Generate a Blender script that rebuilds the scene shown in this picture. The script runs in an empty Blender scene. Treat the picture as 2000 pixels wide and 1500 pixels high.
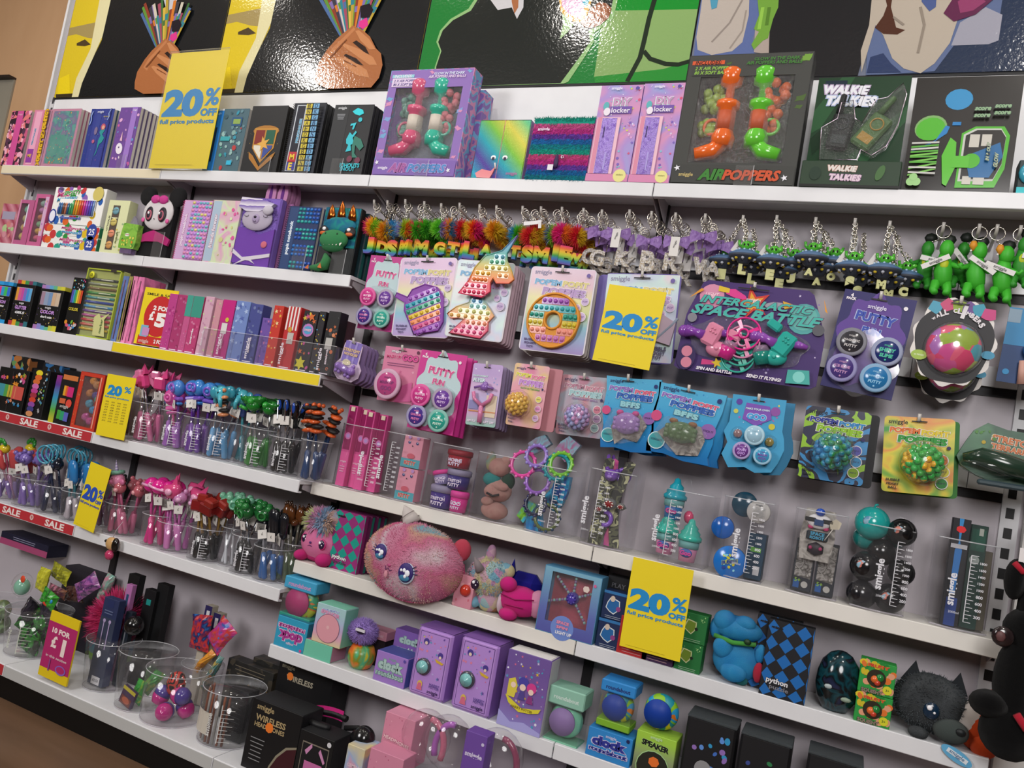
import bpy,math,random
from mathutils import Vector,Matrix
random.seed(7)
SC = bpy.context.scene
COL = SC.collection
PI = math.pi
# ---------------------------------------------------------------- camera, exposure, light
FPX = 1530.0
CAM = Vector((3.64747,-2.31921,1.23371))
def _axes(pitch,yaw,roll):
    f = Vector((math.sin(yaw)*math.cos(pitch),math.cos(yaw)*math.cos(pitch),math.sin(pitch)))
    r = Vector((math.cos(yaw),-math.sin(yaw),0)); u = r.cross(f)
    return r*math.cos(roll)+u*math.sin(roll),u*math.cos(roll)-r*math.sin(roll),f
AR,AU,AF = _axes(0.0658662,-0.4280444,0.176998)
cd = bpy.data.cameras.new('camera'); cam = bpy.data.objects.new('camera',cd); COL.objects.link(cam)
cd.sensor_width = 36; cd.lens = FPX/2000*36; cd.clip_start = .05
cam.matrix_world = Matrix(((AR.x,AU.x,-AF.x,CAM.x),(AR.y,AU.y,-AF.y,CAM.y),(AR.z,AU.z,-AF.z,CAM.z),(0,0,0,1)))
SC.camera = cam
vs = SC.view_settings
vs.view_transform = 'Standard'; vs.look = 'None'; vs.gamma = 1; vs.use_curve_mapping = False
vs.exposure = -0.42
SC.cycles.transparent_max_bounces = 24
W = bpy.data.worlds.new('world'); SC.world = W; W.use_nodes = True
W.node_tree.nodes['Background'].inputs[0].default_value = (.80,.84,1,1)
W.node_tree.nodes['Background'].inputs[1].default_value = .16
def lamp(name,loc,target,size,power,col=(1,.95,.88),spread=PI):
    l = bpy.data.lights.new(name,'AREA'); l.shape = 'DISK'; l.size = size; l.energy = power; l.color = col; l.spread = spread
    o = bpy.data.objects.new(name,l); COL.objects.link(o); o.location = loc
    o.rotation_euler = (Vector(target)-Vector(loc)).to_track_quat('-Z','Y').to_euler()
    return o
for i,(x,y,p) in enumerate([(.05,-1.6,15),(2.1,-1.15,6),(4.25,-1.7,13),(.4,-.62,4),(1.6,-.62,4),(2.8,-.62,4),(3.9,-.62,4)]):
    lamp('ceiling_spot_light',(x,y,3.34 if i < 3 else 3.36),(x-.02,y+.45 if i < 3 else y+.2,1.3),.17 if i < 3 else .3,p)
for x in (.6,4.2): lamp('front_fill_light',(x,-3.7,2.55),(x,0,.8),1.3,96,(1,.97,.96))  # added fill facing the shelves, in mid-air below the ceiling, no fixture

# ---------------------------------------------------------------- pixel -> point on a plane of the place
def at(px,py,Y):
    d = AF + AR*((px-1000)/FPX) - AU*((py-750)/FPX)
    t = (Y-CAM.y)/d.y
    return CAM + d*t
def pj(p):
    d = Vector(p)-CAM; z = d.dot(AF)
    return 1000+FPX*d.dot(AR)/z,750-FPX*d.dot(AU)/z
def quad(q,Y,z=None):
    """four image corners tl,tr,bl,br of a front face standing in plane Y -> centre x, base z, width, height, roll"""
    P = [at(q[i],q[i+1],Y) for i in (0,2,4,6)]
    tl,tr,bl,br = P
    w = ((tr.x-tl.x)+(br.x-bl.x))/2
    if z is None:
        roll = -math.atan2((br.z-bl.z)+(tr.z-tl.z),(br.x-bl.x)+(tr.x-tl.x))
        c = (bl+br)/2; h = ((tl-bl).length+(tr-br).length)/2
        return c.x,c.z,math.hypot(w,((tr.z-tl.z)+(br.z-bl.z))/2),h,roll
    return (tl.x+tr.x+bl.x+br.x)/4,z,w,(tl.z+tr.z)/2-z,0

# ---------------------------------------------------------------- materials
def rgb(h):
    if not isinstance(h,str): return tuple(h)
    h = h.lstrip('#')
    if len(h) == 3: h = ''.join(c*2 for c in h)
    o = []
    for i in (0,2,4):
        c = int(h[i:i+2],16)/255
        o.append(c/12.92 if c <= .04045 else ((c+.055)/1.055)**2.4)
    return tuple(o)
_M = {}
def mat(c,k='p'):
    """k: p plain, g glossy, f fabric, m metal, c clear plastic, h hologram, s sparkle, t tinted clear"""
    key = (c,k)
    if key in _M: return _M[key]
    m = bpy.data.materials.new('%s_%s' % ({'p': 'card','g': 'gloss','f': 'fabric','m': 'metal','c': 'clear','h': 'hologram','s': 'sparkle','t': 'tinted','w': 'film'}[k],str(c).strip('#')))
    m.use_nodes = True; nt = m.node_tree; b = nt.nodes['Principled BSDF']; r = rgb(c)
    b.inputs['Base Color'].default_value = (*r,1); m.diffuse_color = (*r,1)
    b.inputs['Roughness'].default_value = {'p': .5,'g': .16,'f': .9,'m': .22,'c': .08,'h': .3,'s': .35,'t': .1,'w': .06}[k]
    if k == 'm': b.inputs['Metallic'].default_value = 1
    if k in 'gp':
        b.inputs['Specular IOR Level'].default_value = .6 if k == 'g' else .35
    if k == 'f':
        b.inputs['Sheen Weight'].default_value = .08; b.inputs['Specular IOR Level'].default_value = .1
        n = nt.nodes.new('ShaderNodeTexNoise'); n.inputs['Scale'].default_value = 240; n.inputs['Detail'].default_value = 2
        bp = nt.nodes.new('ShaderNodeBump'); bp.inputs['Strength'].default_value = .6; bp.inputs['Distance'].default_value = .004
        nt.links.new(n.outputs[0],bp.inputs['Height']); nt.links.new(bp.outputs[0],b.inputs['Normal'])
    if k == 's':
        v = nt.nodes.new('ShaderNodeTexVoronoi'); v.inputs['Scale'].default_value = 400
        mx = nt.nodes.new('ShaderNodeMix'); mx.data_type = 'RGBA'; mx.inputs[0].default_value = .28; mx.blend_type = 'SOFT_LIGHT'
        mx.inputs[6].default_value = (*r,1); nt.links.new(v.outputs['Color'],mx.inputs[7]); nt.links.new(mx.outputs[2],b.inputs['Base Color'])
        nm = nt.nodes.new('ShaderNodeBump'); nm.inputs['Strength'].default_value = .7; nm.inputs['Distance'].default_value = .002
        nt.links.new(v.outputs['Distance'],nm.inputs['Height']); nt.links.new(nm.outputs[0],b.inputs['Normal']); b.inputs['Metallic'].default_value = .45
    if k in 'ctw':
        # thin-walled clear plastic: transparent, with a fresnel gloss
        nt.nodes.remove(b)
        tr = nt.nodes.new('ShaderNodeBsdfTransparent'); gl = nt.nodes.new('ShaderNodeBsdfGlossy'); df = nt.nodes.new('ShaderNodeBsdfDiffuse')
        gl.inputs['Roughness'].default_value = .07 if k != 'w' else .12; lw = nt.nodes.new('ShaderNodeLayerWeight'); lw.inputs[0].default_value = .5
        pw = nt.nodes.new('ShaderNodeMath'); pw.operation = 'POWER'; pw.inputs[1].default_value = 3.5; nt.links.new(lw.outputs['Facing'],pw.inputs[0])
        fr = nt.nodes.new('ShaderNodeMath'); fr.operation = 'MULTIPLY_ADD'; fr.inputs[1].default_value = .6; fr.inputs[2].default_value = .045 if k != 'w' else .10; nt.links.new(pw.outputs[0],fr.inputs[0])
        tr.inputs[0].default_value = (*[1-(1-x)*(.55 if k == 't' else .12) for x in r],1); df.inputs[0].default_value = (*r,1)
        a = nt.nodes.new('ShaderNodeMixShader'); a.inputs[0].default_value = {'c': .025,'t': .35,'w': .02}[k]
        c2 = nt.nodes.new('ShaderNodeMixShader'); nt.links.new(fr.outputs[0],c2.inputs[0])
        nt.links.new(tr.outputs[0],a.inputs[1]); nt.links.new(df.outputs[0],a.inputs[2])
        nt.links.new(a.outputs[0],c2.inputs[1]); nt.links.new(gl.outputs[0],c2.inputs[2])
        nt.links.new(c2.outputs[0],nt.nodes['Material Output'].inputs[0])
        if k == 'w':
            n = nt.nodes.new('ShaderNodeTexNoise'); n.inputs['Scale'].default_value = 22; n.inputs['Distortion'].default_value = 1.5
            bp = nt.nodes.new('ShaderNodeBump'); bp.inputs['Strength'].default_value = 1; bp.inputs['Distance'].default_value = .02
            nt.links.new(n.outputs[0],bp.inputs['Height']); nt.links.new(bp.outputs[0],gl.inputs['Normal'])
    _M[key] = m; return m
def pm(kind,cols,sc=20,rough=.5,fur=0,metal=0,off=0,vec=(1,1,1)):
    """patterned material in object space. kind: voro, noise, wave (bands up z), wavex, fade (up z over sc metres), blot"""
    key = (kind,tuple(cols),sc,rough,fur,metal,off,vec)
    if key in _M: return _M[key]
    m = bpy.data.materials.new('pattern_'+kind); m.use_nodes = True; nt = m.node_tree; b = nt.nodes['Principled BSDF']; L = nt.links.new
    b.inputs['Roughness'].default_value = rough; b.inputs['Metallic'].default_value = metal
    tc = nt.nodes.new('ShaderNodeTexCoord'); mp = nt.nodes.new('ShaderNodeMapping'); L(tc.outputs['Object'],mp.inputs[0])
    mp.inputs['Location'].default_value = (off*1.7,off*.9,off*1.3); mp.inputs['Scale'].default_value = vec
    cr = nt.nodes.new('ShaderNodeValToRGB')
    if kind == 'voro':
        t = nt.nodes.new('ShaderNodeTexVoronoi'); t.inputs['Scale'].default_value = sc
        s = nt.nodes.new('ShaderNodeSeparateColor'); L(t.outputs['Color'],s.inputs[0]); out = s.outputs[0]; cr.color_ramp.interpolation = 'CONSTANT'
    elif kind in ('noise','blot'):
        t = nt.nodes.new('ShaderNodeTexNoise'); t.inputs['Scale'].default_value = sc; t.inputs['Detail'].default_value = 1.5; t.inputs['Distortion'].default_value = 0 if fur else .8
        mr = nt.nodes.new('ShaderNodeMapRange'); mr.inputs[1].default_value = .3; mr.inputs[2].default_value = .7; L(t.outputs[0],mr.inputs[0]); out = mr.outputs[0]
        cr.color_ramp.interpolation = 'CONSTANT' if kind == 'blot' else 'LINEAR'
    elif kind in ('wave','wavex'):
        t = nt.nodes.new('ShaderNodeTexWave'); t.bands_direction = 'Z' if kind == 'wave' else 'DIAGONAL'; t.wave_profile = 'SAW'
        t.inputs['Scale'].default_value = sc; t.inputs['Distortion'].default_value = 1.2 if kind == 'wave' else .0; t.inputs['Detail'].default_value = 1; t.inputs['Detail Scale'].default_value = 2; out = t.outputs['Fac']
    else:
        t = nt.nodes.new('ShaderNodeSeparateXYZ'); L(mp.outputs[0],t.inputs[0])
        mr = nt.nodes.new('ShaderNodeMapRange'); mr.inputs[2].default_value = sc; L(t.outputs['Z'],mr.inputs[0]); out = mr.outputs[0]
    if kind != 'fade': L(mp.outputs[0],t.inputs['Vector'])
    L(out,cr.inputs[0]); e = cr.color_ramp.elements; n = len(cols)
    cst = cr.color_ramp.interpolation == 'CONSTANT'
    while len(e) < n: e.new(.5)
    for i,c in enumerate(cols): e[i].position = i/n if cst else i/(n-1); e[i].color = (*rgb(c),1)
    L(cr.outputs[0],b.inputs['Base Color'])
    if fur:
        b.inputs['Roughness'].default_value = .95; b.inputs['Sheen Weight'].default_value = .12; b.inputs['Specular IOR Level'].default_value = .1
        n = nt.nodes.new('ShaderNodeTexNoise'); n.inputs['Scale'].default_value = 130; n.inputs['Detail'].default_value = 3
        bp = nt.nodes.new('ShaderNodeBump'); bp.inputs['Strength'].default_value = 1; bp.inputs['Distance'].default_value = .006*fur
        L(n.outputs[0],bp.inputs['Height']); L(bp.outputs[0],b.inputs['Normal'])
    elif metal:
        n = nt.nodes.new('ShaderNodeTexVoronoi'); n.inputs['Scale'].default_value = 160
        bp = nt.nodes.new('ShaderNodeBump'); bp.inputs['Strength'].default_value = .5; bp.inputs['Distance'].default_value = .002
        L(n.outputs[0],bp.inputs['Height']); L(bp.outputs[0],b.inputs['Normal'])
    _M[key] = m; return m
def M_(m): return m if not isinstance(m,(str,tuple)) else (mat(*m) if isinstance(m,tuple) else mat(m))

# ---------------------------------------------------------------- text outlines (built-in typeface)
_T = {}
def glyphs(s,bold=.02,shear=0.0):
    key = (s,round(bold,3),round(shear,2))
    if key not in _T:
        c = bpy.data.curves.new('lettering','FONT'); c.body = s; c.offset = bold; c.shear = shear; c.resolution_u = 4 if len(s) < 4 else 2; c.size = 1
        o = bpy.data.objects.new('lettering',c); me = bpy.data.meshes.new_from_object(o)
        v = [(p.co.x,p.co.y) for p in me.vertices]; f = [tuple(p.vertices) for p in me.polygons]
        bpy.data.objects.remove(o); bpy.data.meshes.remove(me); bpy.data.curves.remove(c)
        if not v: v = [(0,0)]
        xs = [p[0] for p in v]; ys = [p[1] for p in v]
        _T[key] = (v,f,min(xs),max(xs),min(ys),max(ys))
    return _T[key]

# ---------------------------------------------------------------- mesh builder
class MB:
    def __init__(s): s.v = []; s.f = []; s.m = []; s.sm = []; s.mats = []; s.M = Matrix()
    def mi(s,m):
        m = M_(m)
        if m not in s.mats: s.mats.append(m)
        return s.mats.index(m)
    def add(s,vs_,fs,m,smooth=False):
        k = len(s.v); i = s.mi(m); M = s.M
        s.v += [tuple(M @ Vector(p)) for p in vs_]
        for f in fs: s.f.append([a+k for a in f]); s.m.append(i); s.sm.append(smooth)
        return s
    def box(s,x0,y0,z0,x1,y1,z1,m,b=0.0):
        if x0 > x1: x0,x1 = x1,x0
        if y0 > y1: y0,y1 = y1,y0
        if z0 > z1: z0,z1 = z1,z0
        if b <= 0:
            return s.add([(x0,y0,z0),(x1,y0,z0),(x1,y1,z0),(x0,y1,z0),(x0,y0,z1),(x1,y0,z1),(x1,y1,z1),(x0,y1,z1)],
                         [(0,3,2,1),(4,5,6,7),(0,1,5,4),(1,2,6,5),(2,3,7,6),(3,0,4,7)],m)
        b = min(b,(x1-x0)*.45,(y1-y0)*.45,(z1-z0)*.45)
        vs_ = []; idx = {}
        for sx in (0,1):
            for sy in (0,1):
                for sz in (0,1):
                    X = x1 if sx else x0; Y = y1 if sy else y0; Z = z1 if sz else z0
                    bx = -b if sx else b; by = -b if sy else b; bz = -b if sz else b
                    for a,p in enumerate([(X,Y+by,Z+bz),(X+bx,Y,Z+bz),(X+bx,Y+by,Z)]):
                        idx[(sx,sy,sz,a)] = len(vs_); vs_.append(p)
        fs = []; c = [(0,0),(1,0),(1,1),(0,1)]
        for q in (0,1):
            fs.append([idx[(q,i,j,0)] for i,j in c]); fs.append([idx[(i,q,j,1)] for i,j in c]); fs.append([idx[(i,j,q,2)] for i,j in c])
        for i in (0,1):
            for j in (0,1):
                fs.append([idx[(i,j,0,0)],idx[(i,j,0,1)],idx[(i,j,1,1)],idx[(i,j,1,0)]])
                fs.append([idx[(i,0,j,0)],idx[(i,0,j,2)],idx[(i,1,j,2)],idx[(i,1,j,0)]])
                fs.append([idx[(0,i,j,1)],idx[(0,i,j,2)],idx[(1,i,j,2)],idx[(1,i,j,1)]])
                for k in (0,1): fs.append([idx[(i,j,k,0)],idx[(i,j,k,1)],idx[(i,j,k,2)]])
        return s.add(vs_,fs,m)
    def lathe(s,prof,m,n=24,c=(0,0,0),sq=1.0,smooth=True):
        vs_ = []; fs = []
        for r,z in prof:
            for i in range(n):
                a = 2*PI*i/n; vs_.append((c[0]+r*math.cos(a),c[1]+r*sq*math.sin(a),c[2]+z))
        for j in range(len(prof)-1):
            for i in range(n):
                k = (i+1) % n; fs.append((j*n+i,j*n+k,j*n+n+k,j*n+n+i))
        if prof[0][0] > 1e-5: fs.append(list(range(n))[::-1])
        if prof[-1][0] > 1e-5: fs.append([(len(prof)-1)*n+i for i in range(n)])
        return s.add(vs_,fs,m,smooth)
    def ball(s,c,r,m,n=16):
        if not isinstance(r,tuple): r = (r,r,r)
        h = n//2; vs_ = [(c[0],c[1],c[2]-r[2])]; fs = []
        for j in range(1,h):
            t = PI*j/h
            for i in range(n):
                a = 2*PI*i/n; vs_.append((c[0]+r[0]*math.sin(t)*math.cos(a),c[1]+r[1]*math.sin(t)*math.sin(a),c[2]-r[2]*math.cos(t)))
        vs_.append((c[0],c[1],c[2]+r[2])); e = len(vs_)-1
        for i in range(n):
            k = (i+1) % n; fs.append((0,1+k,1+i)); fs.append((e,1+(h-2)*n+i,1+(h-2)*n+k))
            for j in range(h-2): fs.append((1+j*n+i,1+j*n+k,1+(j+1)*n+k,1+(j+1)*n+i))
        return s.add(vs_,fs,m,True)
    def tube(s,pts,r,m,n=8,closed=False):
        pts = [Vector(p) for p in pts]; N = len(pts); vs_ = []; fs = []
        R = r if isinstance(r,(list,tuple)) else [r]*N; up = Vector((0,0,1)); last = None
        for i,p in enumerate(pts):
            if closed: d = pts[(i+1) % N]-pts[i-1]
            else: d = pts[min(i+1,N-1)]-pts[max(i-1,0)]
            if d.length < 1e-9: d = Vector((0,0,1))
            d.normalize()
            if last is None: last = up if abs(d.dot(up)) < .9 else Vector((1,0,0))
            a = (last - d*last.dot(d)); a.normalize(); b = d.cross(a); last = a
            for k in range(n):
                t = 2*PI*k/n; vs_.append(tuple(p+(a*math.cos(t)+b*math.sin(t))*R[i]))
        for i in range(N if closed else N-1):
            j = (i+1) % N
            for k in range(n):
                l = (k+1) % n; fs.append((i*n+k,i*n+l,j*n+l,j*n+k))
        if not closed: fs.append(list(range(n))[::-1]); fs.append([(N-1)*n+k for k in range(n)])
        return s.add(vs_,fs,m,True)
    def ring(s,c,r,t,m,ax='y',n=18,e=1.0):
        P = []
        for i in range(n):
            a = 2*PI*i/n; u,w = r*math.cos(a),r*math.sin(a)*e
            P.append({'y': (c[0]+u,c[1],c[2]+w),'z': (c[0]+u,c[1]+w,c[2]),'x': (c[0],c[1]+u,c[2]+w)}[ax])
        return s.tube(P,t,m,6,True)
    def plate(s,pts,y0,y1,m,side=None):
        """outline in x,z (front at y0) with real thickness"""
        n = len(pts); vs_ = [(x,y0,z) for x,z in pts]+[(x,y1,z) for x,z in pts]
        s.add(vs_,[list(range(n)),[n+i for i in range(n)][::-1]],m)
        return s.add(vs_,[(i,n+i,n+(i+1) % n,(i+1) % n) for i in range(n)],side or m)
    def text(s,t,x,y,z,w,m,hmax=None,bold=.02,shear=0.0,rot=0.0,th=0.0,wmin=None):
        v,f,x0,x1,y0,y1 = glyphs(t,bold,shear); k = w/max(x1-x0,.05); kz = k
        if hmax and (y1-y0)*kz > hmax: kz = hmax/(y1-y0)
        cx,cy = (x0+x1)/2,(y0+y1)/2; ca,sa = math.cos(rot),math.sin(rot); out = []
        for a,b in v:
            a = (a-cx)*k; b = (b-cy)*kz; out.append((x+a*ca-b*sa,y,z+a*sa+b*ca))
        if th:
            n = len(out); s.add(out+[(p[0],p[1]+th,p[2]) for p in out],f+[tuple(n+i for i in g)[::-1] for g in f],m)
            cnt = {}
            for g in f:
                for i in range(len(g)):
                    e = (g[i],g[(i+1) % len(g)]); cnt[e] = 1
            return s.add(out+[(p[0],p[1]+th,p[2]) for p in out],[(a,a+n,b+n,b) for (a,b) in cnt if (b,a) not in cnt],m)
        return s.add(out,f,m)
    def hair(s,c,R,L,num,mats,up=None,w=.0016,seed=1,droop=0.0):
        rnd = random.Random(seed)
        for i in range(num):
            z = rnd.uniform(-1,1); a = rnd.uniform(0,2*PI); q = math.sqrt(1-z*z); d = Vector((q*math.cos(a),q*math.sin(a),z))
            if up is not None and d.dot(Vector(up)) < 0: d = -d
            Rr = R if isinstance(R,tuple) else (R,R,R)
            b0 = Vector(c)+Vector((d.x*Rr[0],d.y*Rr[1],d.z*Rr[2])); tip = b0+d*L*rnd.uniform(.7,1.1)+Vector((rnd.uniform(-1,1),rnd.uniform(-1,1),rnd.uniform(-1,1)-droop))*L*.25
            t = d.cross(Vector((rnd.random(),rnd.random(),rnd.random())))
            if t.length < 1e-4: continue
            t.normalize(); t2 = d.cross(t)*w; t = t*w
            s.add([b0+t,b0-t*.5+t2*.8,b0-t*.5-t2*.8,tip],[(0,1,3),(1,2,3),(2,0,3)],mats[int((d.x*.5+.5)*len(mats)*.999)] if isinstance(mats,list) else mats)
        return s
    def at(s,*a,rx=0,ry=0,rz=0,sc=1):
        s.M = Matrix.Translation(Vector(a if a else (0,0,0))) @ Matrix.Rotation(rz,4,'Z') @ Matrix.Rotation(ry,4,'Y') @ Matrix.Rotation(rx,4,'X') @ Matrix.Scale(sc,4); return s
    def mesh(s,name):
        me = bpy.data.meshes.new(name); me.from_pydata(s.v,[],s.f)
        for m in s.mats: me.materials.append(m)
        me.polygons.foreach_set('material_index',s.m); me.polygons.foreach_set('use_smooth',s.sm); me.update(); return me

def lab(o,label,cat,group=None,kind=None):
    o['label'] = label
    if cat: o['category'] = cat
    if group: o['group'] = group
    if kind: o['kind'] = kind
    return o
def thing(name,label,cat,loc=(0,0,0),rz=0,group=None,ry=0,rx=0):
    o = bpy.data.objects.new(name,None); COL.objects.link(o); o.empty_display_size = .02
    o.location = loc; o.rotation_euler = (rx,ry,rz); return lab(o,label,cat,group)
def part(name,mb,parent,label=None):
    o = bpy.data.objects.new(name,mb.mesh(name) if isinstance(mb,MB) else mb); COL.objects.link(o); o.parent = parent
    if label: o['label'] = label
    return o
def solid(name,mb,label,cat,loc=(0,0,0),rz=0,group=None,ry=0,rx=0):
    o = bpy.data.objects.new(name,mb.mesh(name) if isinstance(mb,MB) else mb); COL.objects.link(o)
    o.location = loc; o.rotation_euler = (rx,ry,rz); return lab(o,label,cat,group)
def struct(name,mb,label=None):
    o = bpy.data.objects.new(name,mb.mesh(name)); COL.objects.link(o); o['kind'] = 'structure'
    if label: o['label'] = label
    return o
def dup(o,parent=None,loc=None,label=None,rot=None,group=None):
    kids = list(o.children); c = o.copy(); COL.objects.link(c); c.parent = parent
    if loc is not None: c.location = loc
    if rot is not None: c.rotation_euler = rot
    if label: c['label'] = label
    if group: c['group'] = group
    for k in kids: dup(k,c)
    return c

# ---------------------------------------------------------------- flat printed artwork on a front face (x: 0..1 across, y: 0..1 up)
class Art:
    def __init__(s,mb,w,h,y=0.0,x0=None,z0=0.0,st=.00035): s.mb = mb; s.w = w; s.h = h; s.y = y; s.n = 0; s.st = st; s.x0 = -w/2 if x0 is None else x0; s.z0 = z0
    def Y(s): s.n += 1; return s.y-s.n*s.st
    def P(s,u,v): return s.x0+u*s.w,s.z0+v*s.h
    def poly(s,pts,c):
        y = s.Y(); P = [s.P(*p) for p in pts]; s.mb.add([(a,y,b) for a,b in P],[list(range(len(P)))],c); return s
    def rect(s,u0,v0,u1,v1,c): return s.poly([(u0,v0),(u1,v0),(u1,v1),(u0,v1)],c)
    def disc(s,u,v,r,c,e=1.0,n=16,rot=0,rag=0,same=False):
        if not same: s.Y()
        y = s.y-s.n*s.st; x,z = s.P(u,v); r *= s.w; pts = []
        for i in range(n):
            a = 2*PI*i/n; q = r*(1+(rag if i % 2 else -rag)); p,t = q*math.cos(a),q*e*math.sin(a)
            pts.append((x+p*math.cos(rot)-t*math.sin(rot),y,z+p*math.sin(rot)+t*math.cos(rot)))
        s.mb.add(pts,[list(range(n))],c); return s
    def star(s,u,v,r,c,same=True,n=10): return s.disc(u,v,r,c,n=n,rag=.42,same=same)
    def text(s,t,u,v,w,c,out=None,bold=.02,shear=0.0,rot=0.0,hm=None,ob=.05):
        x,z = s.P(u,v); H = hm*s.h if hm else None
        if out:
            y = s.Y()
            g = glyphs(t,bold,shear); g2 = glyphs(t,bold+ob,shear); k = (g2[3]-g2[2])/(g[3]-g[2])
            s.mb.text(t,x,y,z,w*s.w*k,out,H*(g2[5]-g2[4])/(g[5]-g[4]) if H else None,bold+ob,shear,rot)
        y = s.Y(); s.mb.text(t,x,y,z,w*s.w,c,H,bold,shear,rot); return s
    def lines(s,u,v,w,n,dv,c,t=.006,seed=0):
        r = random.Random(seed); s.Y(); s.n -= 1
        for i in range(n):
            q = w*r.uniform(.6,1); s.rect(u-q/2,v-i*dv-t,u+q/2,v-i*dv+t,c); s.n -= 1
        s.n += 1; return s
    def scatter(s,n,cols,r0,r1,seed=1,box=(0.04,.04,.96,.96),star=.4,rag=0):
        R = random.Random(seed); s.Y()
        for i in range(n):
            u,v = R.uniform(box[0],box[2]),R.uniform(box[1],box[3]); q = R.uniform(r0,r1); c = R.choice(cols)
            s.y -= s.st*.02
            if R.random() < star: s.star(u,v,q,c)
            else: s.disc(u,v,q,c,e=R.uniform(.6,1.1),n=9,rot=R.uniform(0,3),same=True,rag=rag)
        return s
# ================================================================ the setting
ZS = dict(s1=2.030,s2=1.677,s3=1.324,s4=.969,s5=.611,cup=.968,plush=.706,low=.436,base=.118)
DP = dict(s1=.168,s2=.165,s3=.220,s4=.222,s5=.214,cup=.16,plush=.172,low=.215,base=.374)
def nmat(name,c1,c2,sc,rough=.5,stretch=(1,1,1),bump=0):
    m = bpy.data.materials.new(name); m.use_nodes = True; nt = m.node_tree; L = nt.links.new; b = nt.nodes['Principled BSDF']
    tc = nt.nodes.new('ShaderNodeTexCoord'); mp = nt.nodes.new('ShaderNodeMapping'); mp.inputs['Scale'].default_value = stretch; L(tc.outputs['Object'],mp.inputs[0])
    n = nt.nodes.new('ShaderNodeTexNoise'); n.inputs['Scale'].default_value = sc; n.inputs['Detail'].default_value = 6; L(mp.outputs[0],n.inputs[0])
    cr = nt.nodes.new('ShaderNodeValToRGB'); cr.color_ramp.elements[0].position = .3; cr.color_ramp.elements[1].position = .7
    cr.color_ramp.elements[0].color = (*rgb(c1),1); cr.color_ramp.elements[1].color = (*rgb(c2),1); L(n.outputs[0],cr.inputs[0]); L(cr.outputs[0],b.inputs[0])
    b.inputs['Roughness'].default_value = rough
    if bump:
        bp = nt.nodes.new('ShaderNodeBump'); bp.inputs['Strength'].default_value = .4; bp.inputs['Distance'].default_value = bump; L(n.outputs[0],bp.inputs['Height']); L(bp.outputs[0],b.inputs['Normal'])
    return m
WOOD = nmat('floor_wood','#5f4632','#6e5440',3,.4,(.8,5,1))
PLY = nmat('plywood_wall','#bd9670','#c6a07a',6,.55,(1,1,.3))
CEIL = nmat('ceiling_paint','#d8d5d0','#e0ddd8',3,.8)
PANEL = nmat('panel_paint','#b0a9af','#b5aeb4',4,.55)
WHITE = nmat('white_enamel','#dadbde','#e2e3e6',8,.35)
CREAM = nmat('cream_enamel','#dcd9d2','#e2dfd8',8,.4)
m = MB(); m.box(-3,-6,-.05,8,.3,0,WOOD); struct('floor',m)
m = MB(); m.box(-3,-6,3.4,8,.3,3.45,CEIL); struct('ceiling',m)
m = MB(); m.box(-3,.16,0,-.02,.22,3.4,PLY)
# recess with a dark head and pale panel in the ply wall
struct('wall_left',m)
rc = [at(0,158,.158),at(31,156,.158),at(22,320,.158)]
m = MB(); m.box(-3,.150,1.2,rc[1].x,.159,rc[0].z,nmat('pale_panel','#8a8578','#938e80',3,.6)); m.box(-3,.148,1.2,rc[1].x,.1495,2.16,mat('#a8843f')); m.box(-3,.12,rc[0].z,rc[1].x,.159,rc[0].z+.012,mat('#2a211c')); struct('window_1',m)
m = MB(); m.box(-.02,0,0,8,.2,3.4,PANEL); struct('wall_back',m)
m = MB(); m.box(-3,-6.1,0,8,-6,3.4,nmat('shop_wall','#6b625c','#8a8078',2,.8)); struct('wall_front',m)
m = MB(); m.box(-3.1,-6,0,-3,.3,3.4,mat('#9c8f80')); struct('wall_side_left',m)
m = MB(); m.box(8,-6,0,8.1,.3,3.4,mat('#8c857c')); struct('wall_side_right',m)
m = MB(); m.box(4.03,-.03,0,6.5,-.001,2.4,nmat('end_panel','#c8c6c4','#cfcdca',3,.5)); struct('trim_1',m)

m = MB(); m.box(0,-.008,2.04,4.03,-.0008,2.411,WHITE); struct('trim_3',m)  # added whiter strip: brightness of the lit panel under the posters put into colour
# slotted uprights
for i,X in enumerate((0,1,2,3,4)):
    m = MB(); w = .014 if i < 4 else .02; 
    m.box(X-w,-.012,.12,X+w,-.0005,2.40 if i == 0 else 2.03,mat('#c9c9cc') if i in (0,4) else mat('#2b282a'))
    k = 0
    while i == 4 and .2+k*.05 < 2.0:
        z = .2+k*.05; m.box(X-.010,-.0135,z,X+.008,-.0121,z+.026,'#141416'); k += 1
    if i == 0:
        for q in range(46): m.box(X+.001,-.0135,.14+q*.05,X+.013,-.0121,.17+q*.05,'#3a3a3e')
    solid('shelf_upright',m,['pale slotted steel upright at the plywood end of the shelving','dark steel upright between the marker shelves and pen shelves','dark steel upright between the pen shelves and hanging cards',
          'dark steel upright behind the clear tub of slap bands','pale slotted steel upright beside the hanging black plush toys'][i],'shelf upright')
m = MB(); m.box(-.035,-.02,0,-.0205,.0,3.4,WHITE); struct('trim_2',m)

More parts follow.
